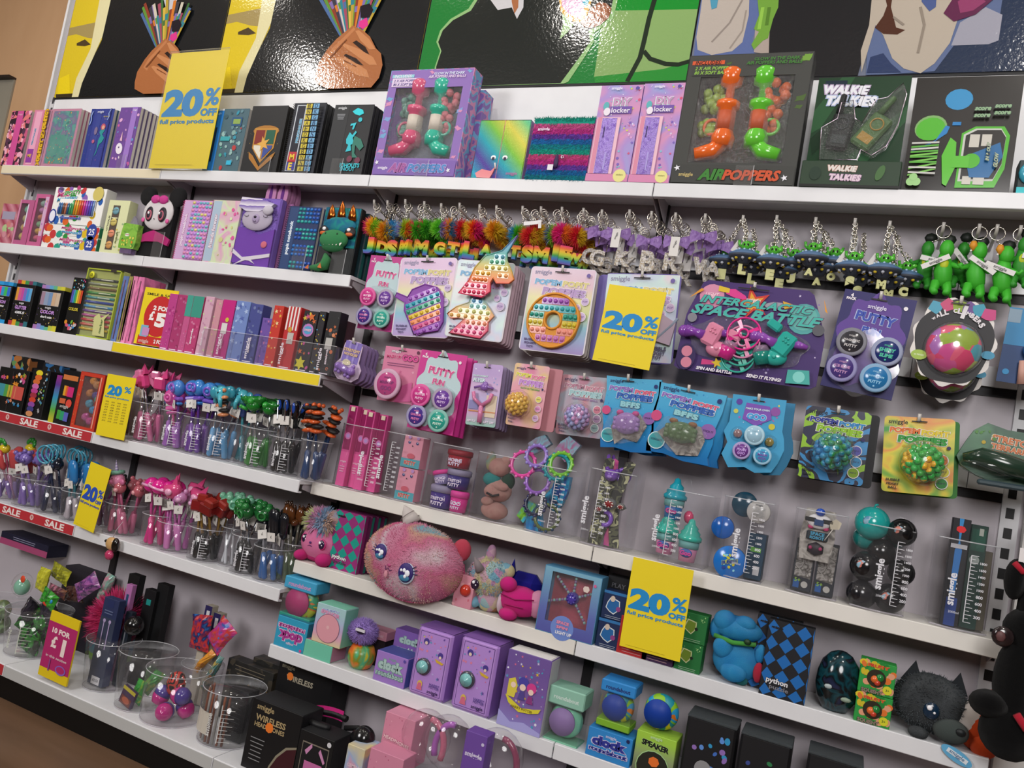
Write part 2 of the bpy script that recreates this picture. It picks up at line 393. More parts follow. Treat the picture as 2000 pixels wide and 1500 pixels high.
# shelves
def shelf(name,key,X0,X1,label,face=None,mm=None,brk=True):
    z = ZS[key]; d = DP[key]; mm = mm or WHITE
    t = thing(name,label,'shelf',(X0,0,z))
    m = MB(); L = X1-X0
    m.box(.0015,-d,-.041,L-.0015,-d+.006,0,mm,.0015); m.box(.0015,-d+.006,-.012,L-.0015,-.0015,0,mm); m.box(.0015,-d+.006,-.041,L-.0015,-d+.02,-.036,mm)
    part('shelf_board',m,t)
    if brk:
        for x in (.006,L-.010):
            m = MB(); m.M = Matrix(); P = [(-d+.03,-.012),(-.002,-.012),(-.002,-.075),(-.03,-.07),(-d+.03,-.03)]
            m.add([(x,y,zz) for y,zz in P]+[(x+.003,y,zz) for y,zz in P],[[0,1,2,3,4],[9,8,7,6,5]]+[(i,i+5,(i+1) % 5+5,(i+1) % 5) for i in range(5)],PANEL); part('bracket',m,t)
    if face:
        m = MB(); m.box(.004,-d-.0012,-.038,L-.004,-d-.0001,-.003,face)
        if face == '#b5313a':
            x = .06
            while x < L-.08:
                m.text('SALE',x+.05,-d-.0016,-.0205,.11,'#e8dcd8',.026,.035)
                if x+.2 < L: m.add([(x+.175+.011*math.cos(a*PI/7),-d-.0018,-.018+.011*math.sin(a*PI/7)) for a in range(14)],[list(range(14))],'#d9b9b4'); m.text('9',x+.175,-d-.0022,-.018,.009,'#b5313a',.012)
                x += .26
        part('price_strip',m,t)
    return t
shelf('shelf','s1',0,1,'cream top shelf holding pink and blue notebooks','#ddd2b6')
shelf('shelf','s1',1,2,'white top shelf under the black notebooks')
shelf('shelf','s1',2,3,'white top shelf under the lilac toy box and fluffy diary')
shelf('shelf','s1',3,4.1,'white top shelf under the black and green toy boxes')
shelf('shelf','s2',0,1,'white shelf holding spotted marker boxes, second row down')
shelf('shelf','s2',1,2,'white shelf holding plush panda and dinosaur notebooks')
shelf('shelf','s3',0,1,'white shelf holding black pen boxes and lime marker case')
shelf('shelf','s3',1,2,'white shelf with a bright yellow front strip','#e3cb22')
shelf('shelf','s4',0,1,'shelf with red sale strip under the red window box','#b5313a')
shelf('shelf','s4',1,2,'white shelf of pen cups under the yellow strip shelf')
shelf('shelf','s5',0,1,'shelf with red sale strip under purple and navy pens','#b5313a')
shelf('shelf','s5',1,2,'white shelf of animal pen cups, fifth row down')
shelf('shelf','cup',2,3,'white shelf under the pink clear tubs',mm=CREAM)
shelf('shelf','cup',3,4,'white shelf under the blue and black clear tubs',mm=CREAM)
shelf('shelf','plush',2,3,'white shelf under the big pink plush bag',mm=CREAM)
shelf('shelf','plush',3,4,'white shelf under the blue plush toys')
shelf('shelf','low',2,3,'white shelf under the purple money safes')
shelf('shelf','low',3,4,'white shelf under the black planet case')
shelf('base_shelf','base',0,1,'low base shelf end with torn sale strip','#b5313a',brk=False)
shelf('base_shelf','base',1,2,'white base shelf of clear cups above the floor','#b9bab8',brk=False)
shelf('base_shelf','base',2,4,'white base shelf under the headphone boxes','#b9bab8',brk=False)
m = MB(); m.box(0,-.362,.0,4,-.35,.076,'#060606'); struct('baseboard_front',m)

# rails on the hanging bays
for k,(z,X0) in enumerate([(1.845,2.02),(1.60,2.02),(1.335,2.02)]):
    m = MB(); n = 24; L = 1.96/n
    for i in range(n): m.box(X0+i*L+.001,-.014,z-.026,X0+(i+1)*L-.001,-.0008,z+.026,WHITE)
    m.box(X0,-.003,z-.05,X0+1.96,-.0007,z-.026,'#222024')
    solid('hanging_rail',m,['white wall rail carrying the key ring hooks','white wall rail carrying the upper row of toy cards','white wall rail carrying the lower row of toy cards'][k],'rail')

# ---------------------------------------------------------------- wall posters, flat prints behind the top shelf
def gloss_print(c):
    key = ('print',c)
    if key in _M: return _M[key]
    m = bpy.data.materials.new('poster_ink'); m.use_nodes = True; nt = m.node_tree; b = nt.nodes['Principled BSDF']
    b.inputs['Base Color'].default_value = (*rgb(c),1); b.inputs['Roughness'].default_value = .12; b.inputs['Specular IOR Level'].default_value = .6
    n = nt.nodes.new('ShaderNodeTexNoise'); n.inputs['Scale'].default_value = 110; n.inputs['Detail'].default_value = 1
    tc = nt.nodes.new('ShaderNodeTexCoord'); nt.links.new(tc.outputs['Object'],n.inputs[0])
    bp = nt.nodes.new('ShaderNodeBump'); bp.inputs['Strength'].default_value = .3; bp.inputs['Distance'].default_value = .0018; nt.links.new(n.outputs[0],bp.inputs['Height']); nt.links.new(bp.outputs[0],b.inputs['Normal'])
    _M[key] = m; return m
class Poster:
    def __init__(s,X0,X1,label,bg):
        s.X0 = X0; s.mb = MB(); s.n = 0; s.mb.box(.0012,-.010,0,X1-X0-.0012,-.0008,.93,'#17181a'); s.w = X1-X0; s.label = label
        s.raw([(.003,.008),(s.w-.003,.008),(s.w-.003,.925),(.003,.925)],bg)
    def raw(s,P,c):
        s.n += 1; y = -.010-.00025*s.n; s.mb.add([(min(max(x,.003),s.w-.003),y,min(max(z,.008),.925)) for x,z in P],[list(range(len(P)))],gloss_print(c))
    def px(s,P,c,ox=0,oy=0,k=1):
        """outline traced on the print's own plane"""
        q = [at(ox+P[i]/k,oy+P[i+1]/k,-.0105) for i in range(0,len(P),2)]; s.raw([(a.x-s.X0,a.z-2.412) for a in q],c)
    def line(s,P,w,c,ox=0,oy=0,k=1):
        q = [at(ox+P[i]/k,oy+P[i+1]/k,-.0105) for i in range(0,len(P),2)]; q = [Vector((a.x-s.X0,a.z-2.412)) for a in q]
        L = []; R = []
        for i,p in enumerate(q):
            d = (q[min(i+1,len(q)-1)]-q[max(i-1,0)]).normalized(); nn = Vector((-d.y,d.x))*w/2; L.append(p+nn); R.append(p-nn)
        s.raw([tuple(p) for p in L+R[::-1]],c)
    def done(s): return solid('wall_poster',s.mb,s.label,'poster',(s.X0,0,2.412))
p = Poster(1,2,'glossy wall poster of a dark jumper and hand holding pens, beside the green print','#d8bf28')
K = dict(ox=500,oy=0,k=4)
p.px([-260,120,60,60,60,210,-40,200,-150,170,-260,190],'#a3905a',**K); p.px([-140,250,-60,215,0,260,-60,275,-140,270],'#4a3c24',**K)
p.px([-300,560,-200,520,-190,750,-320,750],'#e8cf20',**K); p.px([-330,700,-120,690,-130,750,-330,750],'#3a3120',**K)
p.px([100,-300,330,-300,190,20,20,400,-30,520,-60,660,-110,760,-175,760,-130,560,-60,420,0,300],'#ddd6a8',**K)
p.px([220,-300,1480,-300,1400,100,1250,760,-110,760,-70,600,10,420,110,220],'#15181b',**K)
p.px([660,-300,900,-300,830,-60,760,-20],'#c4c4cc',**K)
R = random.Random(3); pens = ['#4b6a9c','#b59a3a','#5a8f3a','#8a3c2a','#d07a2c','#3a3a44','#7d6aa8','#c9c3b4','#2f7f8f','#a04a60','#3a6b3a','#d2b24a']
for i in range(26):
    a = -.55+1.1*i/25+R.uniform(-.03,.03); l = R.uniform(330,480); x0 = 760+a*110; y0 = 330
    p.line([x0,y0,x0+math.sin(a)*l*.9,y0-math.cos(a)*l],R.uniform(.011,.02),pens[i % 12],**K)
    if i % 2: p.line([x0+math.sin(a)*l*.5,y0-math.cos(a)*l*.6,x0+math.sin(a)*l*.62,y0-math.cos(a)*l*.72],.017,pens[(i*5+3) % 12],**K)
p.px([820,180,880,150,890,210,850,240,815,220],'#d8388c',**K); p.px([830,60,900,40,930,90,900,150,830,150],'#1c1420',**K)
p.px([480,600,500,510,570,400,640,320,770,212,790,222,850,250,905,300,950,390,990,430,1002,520,975,620,900,760,560,760,480,660],'#a9693f',**K)
p.px([560,470,610,390,780,225,790,245,640,400,600,500],'#bd7c50',**K)
for q in ([690,370,700,350,830,400,930,460,960,520,900,520,800,450],[640,465,660,455,760,480,880,560,900,620,800,600,690,520],[790,255,820,250,900,320,950,400,900,400,830,330]): p.px(q,'#c48558',**K)
for q in ([770,345,800,330,870,380,900,440,860,420],[700,445,720,435,800,470,855,525,800,510]): p.px(q,'#2c1c18',**K)
for q in ([583,470,590,460,720,320,726,326,600,470],[700,480,800,530,798,536,700,490]): p.px(q,'#7c4526',**K)
pa = p.done()
pb = dup(pa,None,(0,0,2.412),'glossy wall poster of a dark jumper and hand holding pens, beside the plywood')
p = Poster(2,3,'green wall poster of a school jumper and donut shaped toy','#1c7a33')
K = dict(ox=1000,oy=0,k=4)
p.px([700,-300,1600,-300,1480,70,1400,75,710,85,700,60],'#158a2c',**K); p.px([712,85,1480,70,1400,560,1180,560,640,600,660,480,690,250],'#86a866',**K)
p.px([640,600,1180,540,1400,480,1370,700,640,700],'#2b8a34',**K)
p.line([1130,-60,1070,150,1030,330,1000,450,900,640],.016,'#1b2a1c',**K); p.line([1030,400,1080,460,1200,500,1300,505,1400,480],.014,'#1b2a1c',**K)
p.px([-260,-50,900,-300,820,30,790,150,700,215,640,260,640,330,560,460,440,640,400,680,-640,700,-600,520,-560,400,-590,330,-560,240,-480,150,-340,70],'#8fb87a',**K)
p.px([-230,-60,850,-300,770,100,700,190,600,240,610,330,520,460,380,650,-600,690,-590,520,-550,400,-575,330,-540,240,-460,160,-320,85],'#1a1f1d',**K)
p.px([-60,-200,100,-200,90,60,40,150,0,60,-110,80,-240,-100],'#c9c8cc',**K); p.px([-20,-200,60,-200,50,60,20,110,0,20],'#a86a44',**K)
p.px([385,0,400,200,375,310,430,260,480,200],'#a5c690',**K)
p.px([360,-100,650,-100,610,60,580,150,520,185,450,160,380,90],'#e0ad5c',**K); p.px([390,-100,600,-100,560,90,530,150,440,110,390,50],'#d9a9cc',**K); p.px([520,-80,640,-80,590,50,560,40],'#4aa8c0',**K)
p.px([535,180,590,130,620,70,680,20,740,30,780,70,760,140,690,200,620,225,570,215],'#8f5638',**K)
for q in ([600,110,625,70,650,100,640,160,615,170],[650,80,680,50,700,90,685,150,660,160],[705,60,740,50,745,110,720,150,700,130]): p.px(q,'#a5694a',**K)
p.done()
p = Poster(3,4.05,'wall poster of white school shirts and a green toy','#6d7488')
K = dict(ox=1000,oy=0,k=4)
p.px([1480,-200,2000,-200,1960,100,1880,300,1900,420,1420,450,1440,200],'#5a6a9c',**K)
p.px([1500,-200,1860,-200,1850,120,1800,330,1720,400,1560,430,1450,390,1440,290,1470,110],'#b5aba2',**K)
p.line([1800,0,1700,180,1560,330],.006,'#8f857e',**K); p.line([1830,80,1800,240,1700,380],.005,'#968c84',**K)
p.px([1540,-60,1620,-60,1600,60,1560,75],'#4d94b0',**K); p.px([1900,200,2050,240,2050,430,1890,410],'#a89a92',**K)
p.px([2040,-200,2900,-200,2780,300,2700,600,2000,620,2010,300],'#1b1b1e',**K)
p.px([1910,-100,2090,-100,2080,60,2040,150,2000,300,1960,320,1890,390,1870,350,1930,250,1890,230,1930,120],'#6f9e3c',**K); p.line([1960,60,1930,230],.01,'#8fc04c',**K); p.line([2010,60,1990,200],.01,'#537c2a',**K)
K = dict(ox=1500,oy=0,k=4)
p.px([840,-200,2300,-200,2300,620,760,620,780,300],'#5b6a90',**K); p.px([1450,360,1780,330,1860,-200,2300,-200,2300,620,900,620,1300,560],'#22304a',**K)
p.px([1500,180,1700,60,1830,120,1800,320,1720,350,1430,360],'#9a9aa8',**K)
p.px([830,-200,1560,-200,1500,100,1420,340,1300,500,1190,585,1060,540,970,460,900,280,840,200,730,570,725,400,790,200],'#b3a89a',**K)
p.px([800,450,900,420,960,500,1040,570,770,575],'#2b3a60',**K)
p.px([870,-200,1000,-200,960,60,1000,220,1070,240,1010,275,900,270,835,220,900,130,930,50],'#4c2a1c',**K)
p.px([1180,-200,1330,-200,1310,60,1260,95,1200,20],'#4a5a8c',**K); p.line([1190,60,1220,200,1170,420],.007,'#8d8276',**K); p.line([980,140,1060,200],.006,'#8d8276',**K)
p.px([1370,110,1440,0,1600,-200,1800,-200,1760,0,1620,120,1450,175],'#5e2448',**K); p.px([1480,20,1600,-60,1700,20,1600,90,1500,110],'#8e3c66',**K)
p.done()
# ================================================================ builders for boxed goods and notebooks
WOBJ = '#e6e6e8'
def carton(name,label,cat,q,key,d,body,art=None,win=None,inside=None,Yo=.006,rz=0,group=None,z=None,side=None,b=.0012,extra=None,pname='carton'):
    Y = -DP[key]+Yo; zt = ZS[key] if z is None else z; x,_,w,h,_ = quad(q,Y,zt)
    t = thing(name,label,cat,(x,Y,zt),rz,group); m = MB()
    if win:
        u0,v0,u1,v1 = win; a0,a1 = (u0-.5)*w,(u1-.5)*w; e = .0018
        m.box(-w/2,d-e,0,w/2,d,h,body); m.box(-w/2,0,0,-w/2+e,d-e,h,side or body); m.box(w/2-e,0,0,w/2,d-e,h,side or body)
        m.box(-w/2+e,0,h-e,w/2-e,d-e,h,side or body); m.box(-w/2+e,0,0,w/2-e,d-e,e,side or body)
        for r in ((-w/2+e,e,a0,h-e),(a1,e,w/2-e,h-e),(a0,e,a1,v0*h),(a0,v1*h,a1,h-e)):
            if r[2]-r[0] > .0005 and r[3]-r[1] > .0005: m.box(r[0],0,r[1],r[2],e,r[3],body)
    else: m.box(-w/2,0,0,w/2,d,h,body,b)
    if side and not win: m.box(w/2+.0001,.002,.002,w/2+.0006,d-.002,h-.002,side); m.box(-w/2+.002,.002,h+.0001,w/2-.002,d-.002,h+.0006,side)
    if art: art(Art(m,w,h))
    part(pname,m,t)
    if win:
        if inside: inside(t,w,h,d,win)
        f = MB(); f.box(a0-.003,e+.0005,v0*h-.003,a1+.003,e+.0012,v1*h+.003,('#ffffff','w')); part('window_film',f,t)
    if extra: extra(t,w,h,d)
    return t
def notebook(label,q,key,cover,art=None,n=0,blabel=None,back=None,th=.017,Yo=.006,page='#cfcac4',spiral=None,elastic=None,z=None,name='notebook',pitch=None,rz=0,group=None,cat='notebook'):
    Y = -DP[key]+Yo; zt = ZS[key] if z is None else z; x,_,w,h,_ = quad(q,Y,zt)
    t = thing(name,label,cat,(x,Y,zt),rz)
    m = MB(); m.box(-w/2,0,0,w/2,.002,h,cover,.0008); m.box(-w/2,th-.002,0,w/2,th,h,back or cover,.0008); m.box(-w/2,.002,0,-w/2+.002,th-.002,h,back or cover)
    if art: art(Art(m,w,h))
    part('cover',m,t); m = MB(); m.box(-w/2+.0025,.0025,.002,w/2-.002,th-.0025,h-.002,page); part('pages',m,t)
    if spiral:
        m = MB(); k = int(h/.008)
        for i in range(k): m.ring((-w/2,th/2,.006+i*.008),th*.62,.0009,spiral,'z',8)
        part('spiral_binding',m,t)
    if elastic:
        m = MB(); m.box(w*.36,-.0022,0,w*.36+.006,-.0015,h,elastic); part('elastic_band',m,t)
    if n:
        m = MB(); bc = back or cover
        m.box(-w/2,0,0,w/2,th,h,bc,.0008); m.box(w/2-.0012,.0025,.002,w/2+.0003,th-.0025,h-.002,page)
        o = None; pt = pitch or th+.002
        for i in range(n):
            loc = (x+.0015*((i*7) % 3-1),Y+(i+1)*pt,zt)
            if Y+(i+1)*pt+th > -.016: break
            o = solid(name,m,blabel,cat,loc,rz,group or blabel) if o is None else dup(o,None,loc)
    return t
def stopper(px,py,key,w=.045,h=.07,label=''):
    """clear acrylic product stop standing on a shelf edge"""
    Y = -DP[key]-.0035; x = at(px,py,Y).x; m = MB(); e = .0012
    m.box(-w/2,0,0,w/2,e,h,('#ffffff','c')); m.box(-w/2,e,0,w/2,.004,e,('#ffffff','c')); m.box(w/2-.002,-.0006,0,w/2,0,h,('#f4f6f8','t'))
    return solid('shelf_stop',m,label,'shelf stop',(x,Y,ZS[key]+.0005))
def brand(A,u,v,w,c,rot=0): A.text('smiggle',u,v,w,c,bold=.015,rot=rot); return A

# ================================================================ top shelf
k = 's1'
notebook('pink and black patterned notebook with a broad pink band, at the plywood end',[9,216,50,217,16,320,52,320],k,pm('voro',['#3a1f30','#c0567e','#e9a6bd','#53304a','#d77','#2c1a28'],55),
         lambda A: A.rect(.32,.005,.62,.995,'#c94f92').scatter(16,['#e8b7cb','#d26a9a'],.02,.05,4,(.03,.05,.3,.95)).text('smiggle',.48,.93,.22,'#e9a6c8'),1,'second black and pink patterned notebook tucked behind the broad pink banded one')
notebook('pink name-your-own notebook with a column of yellow letter beads',[60,215,97,214,54,320,88,320],k,'#cf7f9f',
         lambda A: A.rect(.12,.03,.45,.97,'#e3a3bd').text('PERSONALISE',.26,.52,.62,'#3f7fae','#e9e4ee',.03,rot=PI/2*.98,hm=.085).rect(.1,.06,.42,.3,'#8d3f9a').text('ME',.26,.18,.2,'#e8c63b').rect(.66,.02,.98,.98,'#b98aa4').__class__ and
         [A.text('a b s e g c n'.split()[i % 7].upper(),.8,.06+.08*i,.2,['#dcae27','#4f3f86'][0],'#7d5d24',.04) for i in range(12)],1,'second pink name-your-own notebook behind the yellow letter bead one')
def sequin(A): A.rect(.07,.05,.93,.96,pm('noise',['#2c7f78','#5aa99c','#547a94','#8a6f9e','#4f9d86'],26,.25)).rect(.12,.05,.74,.55,pm('noise',['#3f9488','#5b9f93'],20,.25)).scatter(46,['#a85d8e','#e8b255','#68d0b0','#c6556b','#356f8c','#f0e6b0'],.007,.02,5,(.1,.06,.9,.94),.7).scatter(16,['#e2783e','#f0c060','#c43b54'],.01,.028,8,(.12,.05,.8,.16),.8)
t = notebook('pink edged notebook with a sea green sequin shaker cover',[98,212,154,213,87,320,142,321],k,'#c888a4',sequin,4,'pink notebook stacked behind the sea green sequin shaker cover','#a9637f',pitch=.018)
x,_,w,h,_ = quad([92,213,154,213,81,320,142,321],-.17,ZS[k]); m = MB(); m.box(-w/2,-.0035,-.0,w/2,-.003,h+.004,('#ffffff','c')); o = part('clear_sleeve',m,t)
notebook('dark blue notebook with a mermaid and silver waves',[175,214,222,211,161,322,203,324],k,'#36408c',
         lambda A: A.rect(.0,.0,.17,1,'#2c3a86').rect(.3,.04,.5,.96,'#3a468f').scatter(26,['#7a86c0','#565fa8','#8e5f9c'],.006,.02,9,star=.2).poly([(.62,.66),(.72,.72),(.78,.64),(.7,.56),(.82,.5),(.74,.42),(.66,.4),(.6,.24),(.52,.18),(.6,.3),(.58,.46),(.64,.54),(.56,.6)],'#2f8f92').disc(.68,.69,.1,'#b6566c').disc(.69,.68,.06,'#d9a58c').disc(.4,.62,.07,'#7b6c8e',1.8).disc(.38,.44,.06,'#b25f80').text('my notes',.75,.86,.26,'#b8a84e').text('smiggle',.45,.94,.28,'#c9cbe2').poly([(.82,.8),(.88,.86),(.84,.92),(.9,.98),(.86,.98),(.8,.91),(.84,.86),(.79,.8)],'#8fa6d8').poly([(.1,.72),(.14,.8),(.1,.88),(.14,.95),(.1,.95),(.06,.88),(.1,.8),(.06,.72)],'#8fa6d8'),
         2,'teal backed notebook right behind the dark blue mermaid one','#25506a',elastic='#2d2f70')
unis = lambda A: A.scatter(30,['#e8ddf2','#5fa3cf','#c45f98','#f0e0ea','#7a4fa0','#d9a6cf'],.03,.085,3,star=.25).rect(.6,.0,.86,1,'#9a76c4').text('smiggle',.73,.95,.2,'#e8e0f2').disc(.35,.32,.16,'#e6dfea',1.3,12,.4).poly([(.3,.45),(.36,.6),(.42,.44)],'#e0b3c9').disc(.33,.34,.03,'#54406f')
notebook('lilac unicorn patterned notebook with a purple strip',[229,211,268,208,219,325,260,326],k,'#6d4a94',unis,4,'grey and lilac notebook stacked behind the unicorn patterned one','#6f6286',pitch=.02)
notebook('grey gadget pattern notebook packed with a bright blue pen',[413,211,480,214,402,330,472,332],k,'#46646f',
         lambda A: A.rect(.0,.0,.3,1,'#2579c9').rect(.0,.97,.3,1,'#c9ced6').rect(.15,.15,.2,.7,'#15233c').text('smiggle',.14,.92,.2,'#8fc0ea').scatter(40,['#5f8590','#7ea3a0','#355561','#8fb4b0','#2f8fa8','#49a58e','#b33b3b'],.02,.06,6,(.36,.04,.95,.96),0).rect(.58,.72,.86,.86,'#2b557e').rect(.62,.75,.82,.83,'#88a552').rect(.36,.48,.62,.55,'#36a0a8').rect(.66,.1,.8,.17,'#35b2d4'),
         2,'grey gadget pattern notebook behind the one with the blue pen')
notebook('black notebook with a gold shield crest',[488,207,556,206,475,333,547,333],k,'#1d1d1f',
         lambda A: A.scatter(16,['#8d7a3a'],.006,.012,7).disc(.52,.62,.36,'#a8722c',.34,14).poly([(.2,.66),(.84,.66),(.82,.36),(.52,.14),(.22,.36)],'#b98435').poly([(.25,.63),(.5,.63),(.5,.42),(.25,.42)],'#7c2420').poly([(.54,.63),(.79,.63),(.79,.42),(.54,.42)],'#1f5a44').poly([(.26,.4),(.5,.4),(.5,.19),(.27,.35)],'#d9d4c4').poly([(.54,.4),(.78,.4),(.77,.35),(.54,.19)],'#3a4c93').star(.52,.42,.13,'#d8a54a',False).poly([(.16,.3),(.3,.24),(.52,.08),(.76,.24),(.9,.3),(.84,.2),(.52,.02),(.2,.2)],'#a8722c'),
         3,'plain black notebook stacked behind the gold crested one','#161617',page='#2a2826',elastic=None)
notebook('black spiral notebook with yellow and blue letter bead columns',[571,202,632,200,555,335,620,332],k,'#20222c',
         lambda A: A.rect(.1,.03,.4,.97,'#c9d0d8').rect(.13,.04,.37,.96,'#1b1d2c').text('PERSONALISE',.3,.6,.62,'#4aa0c8','#e4ecf0',.035,rot=PI/2,hm=.1).rect(.13,.16,.38,.3,'#b52f3a').text('M',.25,.23,.14,'#e3c63a',bold=.04).rect(.13,.04,.38,.15,'#3d3d92').text('E',.25,.095,.12,'#e3c63a',bold=.04).__class__ and
         [A.rect(.5+.22*j,.03+.078*i,.68+.22*j,.095+.078*i,['#c9b83a','#6fa6cc'][j]).text('ABDSGENK'[(i*3+j) % 8],.59+.22*j,.063+.078*i,.09,['#5b4f1c','#27456b'][j]) for i in range(12) for j in range(2)],
         3,'black spiral notebook in the row behind the letter bead cover','#141416',spiral='#0d0d0f',page='#1f1f22')
notebook('black notebook with turquoise metallic lettering and a skating dinosaur',[653,206,726,203,633,335,712,337],k,'#232427',
         lambda A: A.rect(.0,.0,.38,1,'#2b2d30').text('smiggle',.2,.95,.22,'#c9ccd0').lines(.2,.86,.22,4,.022,'#8a8d92').text('フ',.58,.68,.01,'#2fc3cf').poly([(.48,.9),(.6,.95),(.74,.92),(.78,.87),(.68,.84),(.56,.86)],'#2fd0dc').disc(.72,.78,.05,'#2fb9c8').poly([(.5,.72),(.64,.74),(.6,.64),(.56,.64),(.57,.7),(.5,.69)],'#36c4d4').poly([(.46,.5),(.52,.6),(.6,.56),(.66,.62),(.7,.6),(.62,.52),(.68,.44),(.6,.42),(.64,.34),(.5,.32),(.54,.42),(.48,.44)],'#31bccb').poly([(.66,.55),(.84,.5),(.94,.4),(.86,.34),(.72,.42),(.74,.3),(.84,.24),(.7,.24),(.64,.4)],'#2f7766').disc(.64,.22,.07,'#6b3248').disc(.85,.2,.07,'#6b3248').text('ЮHOUTS',.68,.13,.5,'#2fc3d2',bold=.03).text('SNOUT',.64,.075,.38,'#2fb3c4',bold=.03),
         5,'plain black notebook behind the turquoise lettered dinosaur one','#151517',page='#242424')

def poppers(dark):
    c1,c2,c3 = ('#52544f','#6f9a3a','#3d3f3c') if dark else ('#8b6cb4','#6fa3cc','#d08bb4')
    toyA,toyB,balls = ('#e2682a','#63c13a',['#8fae3c','#d9622c']) if dark else ('#cf5f80','#3fb39a',['#5a9486','#d2707e'])
    def art(A):
        R = random.Random(4 if dark else 9)
        A.Y()
        for i in range(26 if not dark else 14):
            u,v = R.choice([(R.uniform(.0,.07),R.random()),(R.uniform(.9,1),R.random()),(R.random(),R.uniform(.88,1)),(R.uniform(0,1),R.uniform(0,.14))])
            u = min(max(u,.05),.95); v = min(max(v,.03),.97); A.y -= 1e-5; A.disc(u,v,R.uniform(.025,.05),R.choice([c2,c3,'#7c9cd0' if not dark else '#47602c']),.5,9,R.uniform(-.5,.5),.25,True)
        A.rect(.03,.925,.3,.955,'#8fc7d8' if not dark else '#d0552c').text('INCLUDES:',.165,.94,.22,'#e8e4f0' if not dark else '#2b1410',shear=.2)
        A.rect(.04,.84,.38,.92,'#dccbe6' if not dark else '#3b3d3a').text('2 X AIR POPPERS',.21,.895,.3,'#5b4a8c' if not dark else '#8fbf4a',shear=.2).text('80 X SOFT BALLS',.21,.86,.3,'#5b4a8c' if not dark else '#8fbf4a',shear=.2)
        A.text('GLOW IN THE DARK',.72,.955,.36,'#d9e4f4' if not dark else '#3f7f30',shear=.2).text('AIR POPPERS AND BALLS',.7,.925,.44,'#e6d4ec' if not dark else '#3f7f30',shear=.2)
        A.rect(.01,.01,.99,.15,'#7e5fae' if not dark else '#3b3c39').text('smiggle',.13,.07,.12,'#e9e4f4' if not dark else '#c4b070')
        A.text('AIR',.31 if not dark else .34,.075,.22,'#a0599c' if not dark else '#3a7d30','#b58ac8' if not dark else '#26301c',.045,.25,hm=.085).text('POPPERS',.66,.075,.46,'#4f86c4' if not dark else '#c8512c','#b9a3dc' if not dark else '#2c1a14',.045,.25,hm=.085)
        A.star(.92,.06,.02,'#e8e8f0',False).star(.05,.12,.02,'#e8e8f0')
    def inside(t,w,h,d,win):
        m = MB(); m.box(-w*.36,d*.7,h*.17,w*.36,d*.72,h*.84,'#26262a' if dark else '#5f6d7c'); part('tray',m,t)
        m = MB(); R = random.Random(2)
        for sx,c in ((-1,balls[0]),(1,balls[1])):
            for i in range(22 if 1 else 0):
                m.ball((sx*w*R.uniform(.17,.33),d*R.uniform(.25,.6),h*R.uniform(.42,.8)),w*.042,(c,'g'),10)
        part('soft_balls',m,t)['kind'] = 'stuff'
        for sx,c in ((-.13,toyA),(.14,toyB)):
            m = MB(); X = sx*w; g = (c,'g')
            m.lathe([(.0,0),(.030,.004),(.034,.03),(.026,.05),(.026,.115),(.034,.12),(.034,.135),(.010,.14)],g,16,(X,d*.32,h*.30))
            m.lathe([(.012,0),(.012,.04),(.03,.05),(.034,.085),(.026,.095),(.0,.098)],g,16,(X,d*.32,h*.66))
            m.tube([(X,d*.3,h*.34),(X+sx*.18*1,d*.22,h*.27),(X+(-.07 if sx < 0 else .07),d*.15,h*.24)],[.022,.024,.018],g,12)
            m.ring((X+(-.035 if sx < 0 else .035),d*.25,h*.46),.022,.005,g)
            m.lathe([(.0265,0),(.0265,.055)],'#c9c0b4' if not dark else '#b8583a',16,(X,d*.32,h*.43)); part('ball_popper',m,t,'orange or green popper' if 0 else None)
    return art,inside,c1,c3
a,ins,c1,c3 = poppers(False)
box1 = carton('toy_box','lilac and blue camouflage air popper box with a clear window','toy box',[760,141,925,129,730,341,891,347],k,.062,c1,a,(.10,.17,.90,.83),ins,.006,side=pm('blot',['#8b6cb4','#6fa3cc','#d08bb4','#8b6cb4'],24))
x,_,w,h,_ = quad([760,141,925,129,730,341,891,347],-.162,ZS[k])
m = MB(); m.box(-w/2,0,0,w/2,.062,h*.88,pm('blot',['#7c5fa8','#6fa3cc','#b678a4','#7c5fa8'],24),.001); solid('toy_box',m,'second lilac camouflage box mostly hidden behind the air popper box','toy box',(x+.018,-.096,ZS[k]))
hol = pm('wavex',['#5a3f9c','#2fa6b8','#7fc24a','#d9d25a','#6fc98c','#36a7c6','#5a3f9c'],1.6,.25,0,.6)
def unibk(A):
    A.rect(.495,0,.505,1,'#c96a7a').disc(.39,.36,.05,'#f3f3f6',.8).disc(.39,.34,.03,'#2a2340').disc(.62,.36,.05,'#f3f3f6',.8).disc(.62,.34,.03,'#2a2340').text('smiggle',.8,.09,.22,'#b06aa0')
def uni_x(t,w,h,d):
    m = MB(); m.plate([(x*w,z*h) for x,z in [(-.36,.01),(-.1,.0),(-.06,.08),(-.02,.2),(-.1,.12),(-.28,.15),(-.4,.08)]],-.006,-.0015,('#e07a80','g')); m.tube([(-.02*w,-.003,.16*h),(-.05*w,-.004,.26*h)],.003,'#d9d3cf'); part('clasp_tongue',m,t)
carton('notebook','rainbow hologram double door notebook with a pink clasp','notebook',[936,234,1037,234,921,350,1019,352],k,.045,hol,unibk,extra=uni_x,pname='cover',side='#8a6f9c',b=.003)
